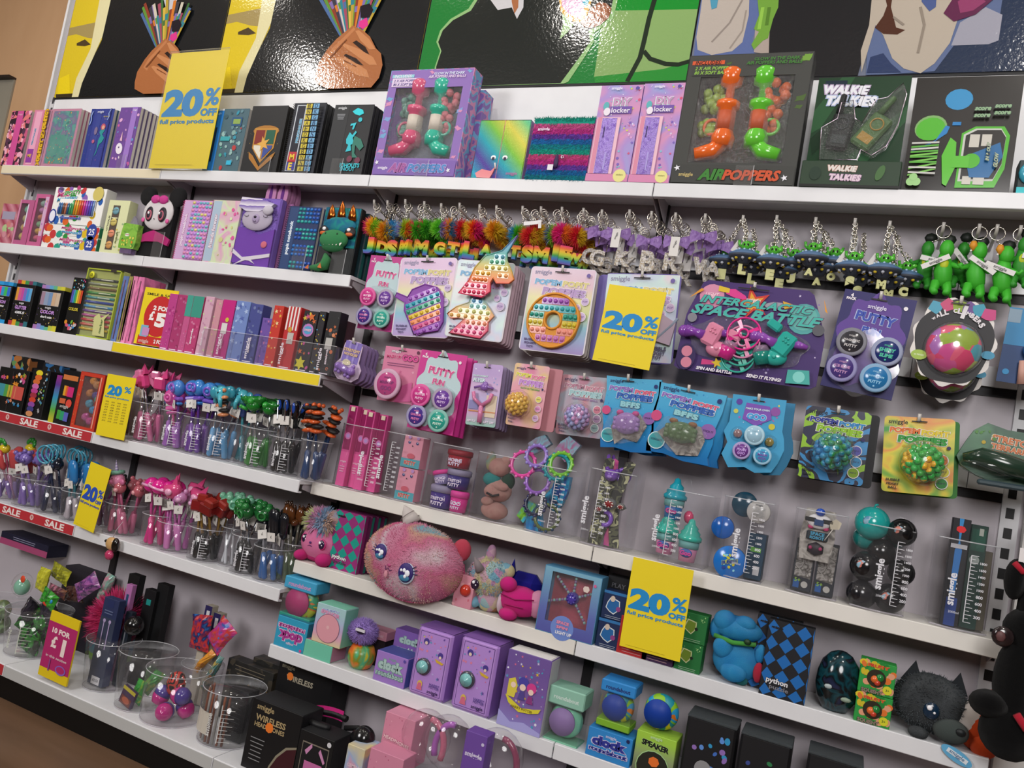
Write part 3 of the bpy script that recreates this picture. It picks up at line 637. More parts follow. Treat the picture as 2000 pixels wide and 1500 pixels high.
def fluff(t,w,h,d):
    cols = ['#1f9a86','#c8538e','#c2358f','#6a3da6','#1f6fb5','#118a96','#17a08a','#cf4a86','#c2308c','#6a3da6','#1769a8','#0f7f90']; m = MB(); R = random.Random(5)
    for i,c in enumerate(cols): m.box(-w*.5,-.004,h*(1-(i+1)/12),w*.5,-.0005,h*(1-i/12),(c,'f'))
    for i in range(3600):
        x = R.uniform(-.5,.5)*w; z = R.uniform(.0,1)*h; c = cols[min(11,int((1-z/h)*12))]; a = R.uniform(-.8,.8); L = R.uniform(.007,.013)
        dx,dz = math.sin(a)*L,-math.cos(a)*L*.7 if z < h*.93 else math.cos(a)*L*.8; q = .002
        m.add([(x-q,-.003,z),(x+q,-.003,z),(x+dx,-.006-R.random()*.003,z+dz)],[(0,1,2)],(c,'f'))
    for i in range(300):
        x = R.uniform(-.5,.5)*w; y = R.uniform(0,d); m.add([(x-.0012,y,h),(x+.0012,y,h),(x+R.uniform(-.006,.006),y-.003,h+R.uniform(.006,.012))],[(0,1,2)],('#2a9f8e','f'))
    part('fur',m,t)
    m = MB(); m.lathe([(.0,0),(.007,.004),(.008,.02),(.005,.04),(0,.044)],'#34204e',12,(.0,-.012,h*.18),.5); m.box(-.024,-.016,h*.14,-.006,-.0145,h*.23,'#e2dfe8'); m.ring((.018,-.012,h*.36),.004,.0012,('#cfd4dc','m')); part('zip_tag',m,t)
    m = MB(); m.text('smiggle',-w*.3,-.0135,h*.8,w*.2,'#e8d8ee',bold=.03); part('printed_name',m,t)
carton('notebook','fluffy notebook striped pink, purple, blue and green','notebook',[1046,231,1160,234,1026,352,1145,357],k,.03,pm('wave',['#1f8f86','#c2358f','#6a3da6','#1f6fb5'],8),None,extra=fluff,pname='cover')
def diy(A):
    A.rect(0,.0,1,1,pm('noise',['#8fa8d8','#a98acb','#cf8fb8','#9a86d0'],9)).rect(.0,0,.36,.65,'#c98ab2')
    A.scatter(34,['#dfe3f4','#6fb0cc','#d7a0d0','#7b62b8','#cfd65a','#d3577a','#7fc4d8'],.014,.035,3,(.62,.04,.98,.98),.5).scatter(14,['#e8e0f4','#86b8d8'],.01,.02,8,(.05,.68,.6,.98),.7)
    A.text('DIY',.56,.82,.42,'#8fd0b4','#e4def0',.05).text('DIY',.56,.822,.40,'#c78fc0',None,.03).rect(.3,.7,.82,.775,'#7455a8').text('locker',.56,.735,.44,'#e9e2f2','#5d3f8c',.02).disc(.2,.78,.07,'#5fb0b8',1.4).disc(.24,.72,.08,'#e9e0ec',1.2)
    A.rect(.04,.08,.60,.66,'#e6bccb').rect(.06,.08,.16,.66,'#d58ba4').rect(.17,.08,.52,.65,pm('noise',['#8c6cc0','#a08ad0','#7a5ab4'],90,.25,0,.5)).rect(.36,.12,.4,.3,'#a99ad8').rect(.24,.45,.265,.56,'#3a2a5c')
    A.rect(.0,.0,1,.075,'#d287b0').disc(.8,.06,.15,'#e3dd8f',1.0,20).text('stickers',.8,.07,.16,'#8c8650').text('smiggle',.4,.955,.26,'#e6e0f0').disc(.88,.955,.04,'#5a4a9c')
carton('toy_box','tall pastel locker box standing beside the fluffy notebook','toy box',[1172,168,1255,165,1147,357,1228,359],k,.05,'#a98acb',diy)
carton('toy_box','tall pastel locker box touching the black air popper box','toy box',[1257,165,1338,160,1230,359,1308,359],k,.05,'#a98acb',diy,Yo=.0065)
a,ins,c1,c3 = poppers(True)
carton('toy_box','large dark grey air popper box with orange and green toys','toy box',[1345,112,1590,97,1310,359,1553,360],k,.07,'#3f403d',a,(.12,.17,.88,.83),ins,Yo=.006,side='#2f302e')
def walkie(A):
    A.rect(0,0,1,1,('#1f3d28','g')); A.poly([(.0,.7),(.25,1),(.4,1),(.1,.55),(0,.5)],('#2b5535','g')).poly([(.45,.3),(1,.75),(1,.6),(.6,.2)],('#2b5535','g')).poly([(.05,.3),(.4,.65),(.3,.7),(0,.45)],('#16301f','g'))
    A.rect(.08,.86,.32,.97,('#1a2a3a','g')).text('WALKIE',.32,.885,.5,('#e4e6ee','g'),('#b7a6c4','g'),.06,.15,-.04,hm=.09,ob=.08).text('TALKIES',.39,.785,.55,('#e4e6ee','g'),('#a9b7d8','g'),.06,.15,-.04,hm=.09,ob=.08)
def walk_in(t,w,h,d):
    m = MB(); P = [(.15,.24),(.12,.52),(.28,.6),(.3,.74),(.42,.76),(.47,.6),(.55,.56),(.66,.76),(.78,.78),(.92,.9),(.97,.8),(.93,.55),(.84,.36),(.7,.28),(.58,.33),(.55,.24)]
    pts = [((a-.5)*w,b*h) for a,b in P]; m.plate(pts,-.024,-.0015,('#dfeae4','w')); m.tube([(a,-.024,b) for a,b in pts],.0012,('#d8c8d8','m'),6,True); part('blister',m,t)
    for q,(c,c2) in enumerate((('#1d2021','#343a3a'),('#4a6a3c','#a8843c'))):
        m = MB(); m.at((-.17 if q == 0 else .16)*w,-.012,h*.5,ry=.12 if q == 0 else .6); m.box(-.028,-.007,-.05,.028,.008,.05,c,.006); m.lathe([(.009,0),(.008,.05),(0,.055)],c,10,(-.016,0,.05)); m.ring((0,-.008,.02),.016,.002,c2); m.box(-.018,-.0085,-.035,.018,-.007,-.012,c2); part('walkie_talkie',m,t)
    m = MB(); m.box(-w*.53,-.026,0,w*.53,.0,h*.23,'#233a26',.002); A = Art(m,w*1.06,h*.23,-.026)
    A.rect(0,0,1,.1,'#0f120f').text('WALKIE',.42,.7,.3,'#dcd6d0','#c79a8c',.06,.15,-.03,hm=.3).text('TALKIES',.46,.36,.32,'#dcc6d4','#b58fb4',.06,.15,-.03,hm=.3).disc(.15,.5,.06,'#16301f',1.3).disc(.8,.55,.04,'#3f6634',2.2,rot=-.3); part('tray',m,t)
carton('toy_box','dark green walkie talkie box in a display tray','toy box',[1602,152,1788,148,1566,362,1744,365],k,.05,'#1b3122',walkie,extra=walk_in,Yo=.022,rz=0)
def hoop(A):
    g = lambda c: (c,'g'); A.rect(0,0,1,1,g('#2b2927')).disc(.43,.8,.13,g('#3a8fc4'),.9).disc(.2,.55,.15,g('#5fbe3a'),.9,20,.3).disc(.2,.55,.155,g('#7fae6a'),.9,20,.3).disc(.2,.54,.14,g('#55b434'),.9,20,.3)
    A.poly([(.04,.34),(.18,.38),(.36,.5),(.38,.56),(.34,.57),(.26,.44)],g('#2c7fc0')).rect(.4,.57,.48,.6,g('#2c7fc0'))
    for P in ([(.5,.5),(.62,.56),(.88,.56),(.94,.48),(.93,.2),(.86,.04),(.5,.03)],):
        A.poly(P,g('#55b434')); A.poly([(.52+(a-.5)*.88,.06+b*.86) for a,b in P],g('#c6c9c2')); A.poly([(.54+(a-.5)*.83,.08+b*.8) for a,b in P],g('#2b2927'))
    A.rect(.58,.38,.67,.49,g('#c9c6bc')).rect(.69,.39,.78,.49,g('#c9c6bc')).rect(.56,.06,.64,.13,g('#c9c6bc')).rect(.66,.06,.76,.13,g('#c9c6bc')).poly([(.56,.3),(.86,.42),(.9,.3),(.8,.12),(.62,.12)],g('#2a6aa0'))
    A.poly([(.38,.06),(.42,.04),(.48,.2),(.46,.42),(.4,.46),(.34,.3)],g('#5fbe3a')).disc(.62,.26,.08,g('#55b434')).rect(.44,.2,.6,.3,g('#5fbe3a'))
    A.Y()
    for i in range(6): A.poly([(.04,.12+.055*i),(.3,.18+.045*i),(.3,.195+.045*i),(.04,.135+.055*i)],g('#7fc45a' if i < 4 else '#c9c9c4')); A.poly([(.04,.38-.045*i),(.3,.4-.05*i),(.3,.385-.05*i),(.04,.365-.045*i)],g('#c9c9c4' if i > 3 else '#5fae44'))
    for i in range(4): A.text('score',.66+.18*(i % 2),.7-.06*(i//2)+.02*(i % 2),.15,g('#8fb08a'),g('#3c5a4c'),.05,.2)
    A.text('IN & OUT',.76,.33,.2,g('#a9b89c'),g('#20303a'),.05,.3,PI/2).text('GLOW',.84,.26,.16,g('#a9b89c'),g('#20303a'),.05,.3,PI/2).disc(.08,.06,.045,g('#9fd08a')).disc(.13,.06,.045,g('#9fd08a')).disc(.1,.1,.04,g('#9fd08a'))
carton('toy_box','glossy black basketball game box with a green hoop','toy box',[1792,151,2001,148,1760,369,1972,373],k,.07,('#1c1a19','g'),hoop)
q = at(1984,372,-.15); m = MB(); m.box(0,0,0,.12,.05,.09,'#2b3a3c',.002); m.ball((.03,-.004,.055),(.03,.014,.03),('#3f9fb8','g')); m.box(.0,-.003,.0,.05,-.0005,.02,'#3fc0c8'); solid('toy_box',m,'small box with a turquoise dome just past the basketball game','toy box',(q.x,-.15,ZS[k]))
for px,py,l in ((235,320,'low clear stop in front of the lilac unicorn notebook'),(515,330,'clear shelf stop in front of the crested notebook'),(590,333,'clear shelf stop in front of the letter bead notebook'),(655,335,'clear shelf stop in front of the skating dinosaur notebook'),
                  (820,345,'clear shelf stop in front of the lilac air popper box'),(1450,357,'clear shelf stop in front of the dark air popper box')):
    stopper(px,py,k,.05,.055,l)

# ================================================================ second shelf
k = 's2'
def jar_in(t,w,h,d):
    pass
carton('sweet_jar','red striped tub of sweets at the end of the marker shelf','tub',[2,398,33,397,-4,468,27,470],k,.05,pm('wavex',['#a04058','#c98a96','#96324c'],9),lambda A: A.rect(.1,.6,.9,.8,'#9d96ac').scatter(12,['#c77b7b','#a8c08a','#c98a96'],.08,.16,2,(.1,.1,.9,.5),0))
def balls_box(c,cols):
    def ins(t,w,h,d,win):
        for i,cc in enumerate(cols):
            m = MB(); n = len(cols); m.ball((0,.016,h*(.1+.8*(i+.5)/n)),(w*.3,.014,h*.38/n),(cc,'p'),14); part('scented_ball',m,t)
    return ins
carton('putty_box','slim pink window box of balls, beside the striped tub','toy box',[37,391,66,389,27,470,53,476],k,.04,'#b45c88',lambda A: A.rect(0,0,.1,1,'#d08aa8').rect(.6,.4,.68,.9,'#d9cfe4'),(.12,.1,.6,.92),balls_box(1,['#c9b06a','#c4a468','#b9b27c','#6fae96']))
carton('putty_box','slim pink window box of five pastel balls, beside the markers','toy box',[70,380,96,378,53,478,81,480],k,.04,'#c0608e',lambda A: A.rect(.72,.2,.96,.95,'#cfa8c8').scatter(6,['#d9b66a','#b67bb8'],.04,.07,1,(.75,.3,.93,.9),0),(.16,.08,.72,.92),balls_box(1,['#c9607e','#c49a4e','#7fa884','#c07458','#b477a8','#8fa8a0']))
dots = ['#c23a3e','#2f8f3c','#2b5fae','#d9b928','#d8662c','#8a62b0','#2d9a84','#b8467e']
def markers(low):
    def f(A):
        A.scatter(13 if low else 26,dots,.05,.065,11 if low else 4,star=0)
        if low: A.text('MISS SPOTTY',.55,.68,.46,'#c23a7a','#f0f0f2',.04,.3,-.03,hm=.2).text('MARKERS',.52,.32,.36,'#3a9ac8','#f0f0f2',.04,.3,-.03,hm=.2).disc(.88,.5,.085,'#34489a',1.2).text('25',.88,.5,.1,'#e8e8f4')
        else:
            A.text('MISS',.2,.8,.28,'#c23a7a','#f0f0f2',.04,.3,.08,hm=.12).text('SPOTTY',.36,.86,.34,'#3f9f3c','#f0f0f2',.04,.3,.1,hm=.12).text('MARKERS',.28,.68,.4,'#3a9ac8','#f0f0f2',.04,.3,.1,hm=.1).disc(.06,.2,.07,'#34489a',1.4).disc(.06,.2,.055,'#e8e8f4',1.4).disc(.87,.85,.1,'#cfc06a').text('scented',.42,.18,.4,'#4a5fb0','#9a9ad0',.03,hm=.07).text('smiggle',.13,.95,.12,'#55505c').rect(.16,.24,.87,.68,'#f4f4f2').rect(.17,.25,.86,.55,'#2a2430').rect(.45,.5,.86,.66,'#2a2430')
    return f
def mk_in(t,w,h,d):
    cc = ['#2f5f9c','#3f6fa8','#6f4a3a','#c7785a','#2f5f86','#3f9c6a','#4faa62','#e0952f','#e8b43a','#e2702e','#d84a3a','#d83a8c','#a84ac0','#7a4fc8','#5a5fc8','#6a8ac0']
    for i,c in enumerate(cc):
        m = MB(); x = (-.32+.66*i/15)*w; m.lathe([(.0052,0),(.0052,h*.36 if i > 5 else h*.28),(.003,h*.4 if i > 5 else h*.31),(0,h*.41 if i > 5 else h*.315)],(c,'g'),8,(x,-.0045,h*.26)); part('marker_pen',m,t)
z1 = ZS[k]; A1 = [88,459,192,470,80,480,184,491]
x,_,w,h,_ = quad(A1,-.157,z1); hh = .046
carton('marker_box','spotted flat marker box, lowest of its stack','marker box',[84,457,190,466,80,480,186,490],k,.09,'#e9e9e6',markers(True),side='#2f7f5c')
hb = quad([84,457,190,466,80,480,186,490],-.159,z1)[3]
carton('marker_box','spotted flat marker box in the middle of its stack','marker box',[88,436,196,444,84,457,190,466],k,.09,'#e9e9e6',markers(True),side='#2f7f5c',z=z1+hb+.001)
hb2 = hb+.001+quad([88,436,196,444,84,457,190,466],-.159,z1+hb)[3]
carton('marker_box','spotted marker box with colourful pens, topmost of its stack','marker box',[110,367,204,367,94,436,199,444],k,.05,'#eeeeea',markers(False),side='#e6e6e2',z=z1+hb2+.001,extra=mk_in)
m = MB(); m.box(0,0,0,.06,.05,.13,pm('voro',['#2f4a6a','#6a4a8c','#3a7a5c','#86703a'],30),.002); q = at(213,470,-.09); solid('marker_box',m,'dim patterned box behind the cream ball box','marker box',(q.x-.02,-.09,z1))
def cream(A): A.text('+ATTACKLES',.16,.55,.55,'#2f2b28',None,.03,0,PI/2).rect(.26,.06,.6,.9,'#5a4f48').scatter(14,['#2c2a2a','#d8c25a','#9ab88a'],.02,.05,3,(.64,.05,.96,.6),.3).text('FRIENDS',.72,.3,.4,'#5c6a2c',None,.02,0,PI/2).rect(.3,.65,.58,.67,'#dfe0b6')
def cream_x(t,w,h,d):
    for i,c in enumerate(['#cf9a5c','#d98a6c','#cdbd6a','#6f9fae']):
        m = MB(); m.ball((-.07*w,-.001,h*(.15+.215*i)),(w*.15,.006,h*.075),(c,'p'),12); m.tube([(-.2*w,-.006,h*(.15+.215*i)),(.06*w,-.008,h*(.17+.215*i))],.0012,'#8a7a5c',5); part('ball',m,t)
carton('toy_box','cream ball box with a slanted top next to the panda','toy box',[211,396,252,386,195,492,237,495],k,.04,'#d9dcae',cream,extra=cream_x)
m = MB(); m.plate([(-.045,0),(.04,0),(.047,.02),(.044,.09),(.046,.098),(-.038,.102),(-.042,.08),(-.047,.03)],-.012,.012,pm('noise',['#6faa3c','#8cc050','#5c963a'],30,.25)); A = Art(m,.08,.09,-.012,z0=.005); A.disc(.4,.55,.16,'#dfe8d8',.5).text('monster',.42,.56,.3,'#c23a4c').scatter(14,['#d98a2c','#3f7f34','#d8d05a'],.05,.09,3,(.1,.05,.9,.45),.2)
q = at(252,488,-.168); t = solid('treat_bag',m,'small lime green gift bag between the cream box and panda','bag',(q.x,-.172,z1+.02)); m = MB(); m.plate([(-.02,.098),(.03,.098),(.014,.125),(.0,.135)],-.004,.004,('#b7b2c4','t')); part('bag_neck',m,t); m = MB(); m.box(-.035,-.01,-.02,.03,.01,-.0002,('#9c86b4','t')); part('clear_stand',m,t)
# panda notebook
x,_,w,h,_ = quad([282,386,344,386,268,497,330,500],-.150,z1)
t = thing('plush_notebook','black and white panda plush notebook with a pink bow','notebook',(x,-.150,z1))
m = MB(); m.box(-w/2,0,0,w/2,.024,h*.9,('#151417','f'),.006); part('cover',m,t)
m = MB(); m.ball((.0,-.004,h*.73),(w*.47,.014,h*.28),('#e6e2e4','f'),24)
for sx in (-1,1): m.ball((sx*w*.2+.002,-.0165,h*.7),(w*.125,.004,h*.125),'#1b1620'); m.ball((sx*w*.19+.002,-.0195,h*.68),(w*.085,.003,h*.085),'#b05a6c'); m.ball((sx*w*.19+.002,-.0215,h*.685),(w*.055,.003,h*.06),'#2b1a2c'); m.ball((sx*w*.17,-.0245,h*.71),(w*.025,.002,h*.025),'#f2f2f4'); m.ball((sx*w*.38,-.013,h*.6),(w*.05,.004,h*.04),'#d85a9c')
m.ball((0,-.019,h*.62),(.003,.002,.002),'#2a2226'); part('face',m,t)
for sx in (-1,1):
    m = MB(); m.ball((sx*w*.46,.004,h*1.02),(w*.27,.012,h*.17),('#141316','f')); part('ear',m,t)
m = MB()
for sx in (-1,1): m.ball((sx*w*.12+.004,-.014,h*.95),(w*.15,.008,h*.075),('#d8459c','f'),12)
m.ball((.004,-.02,h*.94),(w*.05,.006,h*.04),'#c13a86'); part('bow',m,t)
m = MB(); m.plate([(-.5*w,.3*h),(-.2*w,.4*h),(0,.44*h),(.3*w,.38*h),(.55*w,.3*h),(.5*w,.2*h),(.2*w,.26*h),(-.2*w,.25*h),(-.55*w,.2*h)],-.010,-.001,('#c22a7c','f')); part('collar',m,t)
stopper(303,499,k,.055,.10,'tall clear stop in front of the panda notebook')
def popit(q,label,cols,cover,bl,spiral,title,n=2,seed=1):
    def art(A):
        A.rect(.03,.02,.3,.98,'#c9a6cf' if seed == 1 else '#26406f').text(title,.17,.5,.85,'#e8d9ee' if seed == 1 else '#dfe6ee','#b85fa0' if seed == 1 else '#2f6faa',.04,0,PI/2,hm=.1)
    t = notebook(label,q,'s2',cover,art,n,bl,spiral=spiral)
    w = quad(q,-.159,z1)[2]; h = quad(q,-.159,z1)[3]; m = MB(); R = random.Random(seed)
    rows = 15; nc = 6
    m.box(w*(-.16),-.005,.004,w*.5,-.0005,h-.004,cols[0] if seed == 1 else '#1a2e5c',.002)
    for r in range(rows):
        for c in range(nc):
            if seed == 2 and (r in (2,6,10)): continue
            cc = R.choice(cols) if seed == 1 else cols[min(len(cols)-1,(r*5//rows+c//2) % len(cols))]
            m.ball((w*(-.11+.56*c/(nc-1)),-.005,h*(.05+.9*r/(rows-1))),(w*.05,.005,h*.026),(cc,'g'),10)
    part('bubble_panel',m,t); return t
popit([353,390,409,392,346,506,404,508],'spiral notebook with a pastel bubble popping panel',['#c78fd0','#7fc4c4','#d9cf7a','#d78fb8','#b58ad8','#6fb4c8'],'#cf9ac2','pink spiral notebook behind the pastel bubble panel','#d24a8c','popit notebook')
def charms(A):
    A.rect(.04,.02,.32,.98,'#a7bccf').text('friends forever',.2,.5,.9,'#dfe0ea','#c4607e',.04,0,PI/2,hm=.11).scatter(18,['#c9c78a','#d14f8a','#cfe0b0','#d85a9c'],.03,.07,3,(.4,.1,.95,.9),.2)
notebook('pastel rainbow spiral notebook with loose hanging charms',[409,391,466,391,401,511,458,516],k,pm('noise',['#d9b3cf','#c9dcae','#d79ac0','#c6d4b8'],12),charms,2,'pastel spiral notebook just behind the hanging charms one',spiral='#c2407e')
# yeti notebook
x,_,w,h,_ = quad([470,385,546,387,458,518,530,523],-.150,z1)
t = thing('plush_notebook','purple furry sleeping yeti notebook wearing a bathrobe','notebook',(x,-.150,z1))
m = MB(); m.box(-w/2,0,0,w/2,.034,h,('#8a6cc8','f'),.006); m.hair((0,.0,h*.7),(w*.46,.006,h*.28),.007,500,('#9478cc','f'),(0,-1,0)); part('cover',m,t)
m = MB(); m.plate([(-w*.5,.01),(w*.5,.0),(w*.49,h*.55),(w*.1,h*.46),(-w*.1,h*.52),(-w*.46,h*.56)],-.006,-.0005,('#7a4bb4','f')); m.plate([(-w*.5,h*.24),(-w*.2,h*.12),(.0,h*.14),(.5*w,h*.2),(.5*w,h*.15),(.05*w,h*.09),(.15*w,.01),(.0,.02),(-.1*w,h*.08),(-.4*w,.0),(-.2*w,h*.08),(-.5*w,h*.18)],-.009,-.006,('#e4dfea','f')); m.ball((w*.3,-.008,h*.32),(w*.08,.003,h*.05),('#e0788c','f')); part('robe',m,t)
m = MB(); m.ball((0,-.008,h*.68),(w*.4,.011,h*.17),('#c9bfd4','f'),20); m.ball((w*.02,-.018,h*.67),(w*.1,.006,h*.07),('#b9a8cc','f')); m.ball((w*.02,-.024,h*.69),(w*.035,.003,h*.02),'#2c2034')
for sx in (-.24,.26): m.tube([(sx*w+.010*math.cos(a),-.0195,h*.72-.006*math.sin(a)) for a in [PI*i/6 for i in range(7)]],.0009,'#201826',5)
m.tube([(.02*w+.006*math.cos(a),-.024,h*.64-.005*math.sin(a)) for a in [PI*i/6 for i in range(7)]],.0008,'#201826',5); part('face',m,t)
m = MB(); m.plate([(-w*.5,h*.84),(-w*.46,h*.98),(w*.05,h*.96),(w*.42,h*.9),(w*.3,h*.83),(w*.05,h*.78),(-w*.3,h*.78)],-.018,-.002,pm('wave',['#e8e4ec','#6a4aa8'],14,.9)); m.ball((w*.3,-.02,h*.8),(w*.13,.01,h*.07),('#dcd6e4','f')); part('nightcap',m,t)
m = MB()
for i in range(2):
    m.M = Matrix.Translation((-.024+.056*i,0,0)); P = [(.024*math.cos(a)*(1-.25*math.sin(a)),h*1.13+.05*math.sin(a)) for a in [2*PI*j/16 for j in range(16)]]; m.plate(P,.0,.016,('#e09ccc','f')); m.plate([(a*.3,h*1.12+(b-h*1.13)*.6) for a,b in P],-.001,.0,('#7a3f98','f'))
m.M = Matrix(); m.box(-w*.4,0,0,w*.5,.02,h*.98,('#b070a8','f'),.004)
o = None
for i in range(3):
    loc = (x+.022+.004*i,-.113+.024*i,z1); l = 'pink bunny eared plush notebook behind the purple yeti'
    o = solid('plush_notebook',m,l,'notebook',loc,0,l) if o is None else dup(o,None,loc)
popit([564,402,624,405,545,526,611,532],'blue and teal bubble popping notebook beside the plush dragon',['#2a9aa0','#1f6fc0','#2456b4','#2fa8a0'],'#16305c','blue bubble notebook hidden behind the front one','#1b2a4c','popit notebook',2,2)
stopper(578,528,k,.06,.085,'clear stop in front of the blue bubble notebook')
# dragon/dino notebook
x,_,w,h,_ = quad([634,404,702,406,616,532,688,537],-.150,z1)
t = thing('plush_notebook','shiny teal dinosaur face notebook with copper horns','notebook',(x,-.150,z1))
m = MB(); m.box(-w/2,0,0,w/2,.03,h,'#0f1416',.004); m.box(-w/2+.002,-.001,h*.4,w/2-.002,.001,h*.99,pm('noise',['#176f6a','#1f8f94','#1a5f86','#149088'],20,.3,0,.5)); part('cover',m,t)
m = MB(); m.ball((0,-.006,h*.72),(w*.46,.014,h*.13),pm('noise',['#1a8f9c','#1f6f9c','#20a09a'],30,.25,0,.5),20); part('brow',m,t)
for i,(u,hh2) in enumerate(((-.28,.24),(0,.3),(.3,.25))):
    m = MB(); m.lathe([(w*.12,0),(w*.10,h*hh2*.4),(w*.06,h*hh2*.75),(0,h*hh2)],('#b5622a','m'),12,(0,0,0),.6); m.v = [(a-b0*0+c*(-.12),b,c) for a,b,c in m.v for b0 in (0,)]; m.v = [(a+u*w,b-.002,c+h*.8) for a,b,c in m.v]; part('horn',m,t)
m = MB(); m.ball((-.02*w,-.018,h*.49),(w*.38,.024,h*.15),('#3f8f5a','f'),20); m.ball((-.02*w,-.016,h*.385),(w*.3,.018,h*.08),('#357a4c','f'),16)
for i in range(6): m.add([(w*(-.24+.09*i),-.037+abs(i-2.5)*.002,h*.44),(w*(-.16+.09*i),-.037+abs(i-2.5)*.002,h*.44),(w*(-.2+.09*i),-.038+abs(i-2.5)*.002,h*.39)],[(0,1,2)],'#e9e6dc')
for sx in (-1,1): m.ball((sx*w*.16-.02*w,-.037,h*.56),(.0028,.002,.0035),'#173a24')
part('snout',m,t)
for sx in (-1,1):
    m = MB(); m.ball((sx*w*.36,-.012,h*.62),(w*.15,.007,h*.085),'#191114'); m.ball((sx*w*.36,-.016,h*.585),(w*.1,.005,h*.03),'#c8602c'); m.star = 0; m.ball((sx*w*.34,-.019,h*.65),(w*.05,.003,h*.026),'#f0f0f2'); part('eye',m,t)
m = MB(); m.tube([(-.2*w,-.012,h*.28),(-.12*w,-.016,h*.2),(-.14*w,-.018,h*.1),(-.3*w,-.02,h*.06),(-.5*w,-.022,h*.05)],[.006,.016,.019,.014,.007],('#3f8752','f'),12); m.add([(-.62*w,-.03,h*.03),(-.5*w,-.03,h*.02),(-.52*w,-.03,h*.09)],[(0,1,2)],'#c86a2c'); m.add([(-.22*w,-.038,h*.05),(-.1*w,-.038,h*.04),(-.16*w,-.038,h*.12)],[(0,1,2)],'#c86a2c'); part('tail',m,t)
m = MB(); m.box(-w/2,0,0,w/2,.022,h*.97,'#132c33',.003); m.box(w/2-.001,.004,.004,w/2+.0005,.018,h*.95,'#1d5c58')
o = None
for i in range(4):
    loc = (x+.012+.006*i,-.118+.025*i,z1); l = 'dark teal notebook behind the dinosaur face cover'
    o = solid('notebook',m,l,'notebook',loc,0,l) if o is None else dup(o,None,loc)
stopper(655,532,k,.06,.085,'clear stop in front of the dinosaur notebook')
# ================================================================ third shelf: pen boxes, pouches, slim pencil cases
k = 's3'
def penbox(win,cc,title,sub='pens'):
    def art(A):
        R = random.Random(len(title)); u0,v0,u1,v1 = win
        A.rect(u0,v0,u1,v1,'#b9b4bc'); n = len(cc)
        for i,c in enumerate(cc): A.rect(u0+(u1-u0)*i/n+.004,v0+.005,u0+(u1-u0)*(i+1)/n-.004,v1-.01,c); A.n -= 1
        A.n += 1; A.scatter(22,['#d9d9dc','#8a8a90','#d0b040','#7a5fa8'],.008,.02,3,(.05,.15,.95,v0-.04),.8)
        A.text(title,.5,v0-.16,.62,'#b98ad0','#1a1a1c',.05,.1,hm=.09).text(sub,.5,v0-.28,.5,'#e6e6ea',None,.04,.15,hm=.06).text('smiggle',.5,v0-.06,.26,'#d9d9dc')
    return art
def strip_x(cols,top=True):
    def f(t,w,h,d):
        m = MB(); g = MB(); n = len(cols)
        for i,c in enumerate(cols):
            a,b = -w/2+w*i/n,-w/2+w*(i+1)/n; m.box(a,-.0012,.0,b,-.0003,h*.11+h*.03*math.sin(i*1.7),c); g.box(a,.003,h+.0005,b,d*.7,h+.016,c)
        part('coloured_band',m,t); part('top_flap',g,t)
    return f
bk = ('#121213','p')
carton('pen_box','blue topped black pen box at the end of the third shelf','pen box',[-8,556,20,557,-16,632,12,634],k,.05,bk,penbox((.1,.72,.95,.97),['#d8388c','#2f9ad0','#3fb85a','#2f6fd0'],'NEON'),extra=strip_x(['#2f9ad8','#2384c8','#2f9ad8']))
carton('pen_box','black pen box with a rainbow band, second along the third shelf','pen box',[29,553,67,557,19,636,54,641],k,.06,bk,penbox((.08,.6,.9,.92),['#d9963a','#cf5a8c','#c04a9c','#7a6ac0','#3f8fd0','#5fa8d8'],'GLITTER','GELS'),extra=strip_x(['#b53a3a','#d9a02c','#3f8f4a','#7a3a5c','#2f6f7c']))
carton('pen_box','black colouring set box with a lilac to green wavy band','pen box',[79,562,121,568,65,641,112,649],k,.06,bk,penbox((.08,.6,.9,.93),['#9c8296','#8a9cb8','#6f8fb8','#c9a888','#c9b49c'],'COLOR',"don't mix"),extra=strip_x(['#a878b4','#8a86c8','#5fa0c8','#5fb08a','#b8c04a','#cfc83a']))
carton('pen_box','narrow black tin of rainbow pencils beside the lime case','pen box',[145,541,168,544,122,648,151,655],k,.05,bk,lambda A: A.scatter(24,['#d9d050','#d0508c','#e8e8e8','#3fa8c8'],.02,.05,3,(.05,.78,.95,.97)).rect(.1,.55,.22,.78,'#5a4fa8').rect(.24,.55,.36,.78,'#3f8fc0').rect(.38,.55,.5,.78,'#3fa85a').rect(.52,.55,.64,.78,'#d9c83a').rect(.66,.55,.78,.78,'#d9822c').rect(.8,.55,.92,.78,'#c8462c').scatter(14,['#d05a7c','#3f8fd0','#d98a2c','#b8b8bc','#6aa83c'],.06,.12,6,(.1,.05,.9,.22),0).text('COLOR',.5,.44,.7,'#c9b83a','#1a1a1c',.05))
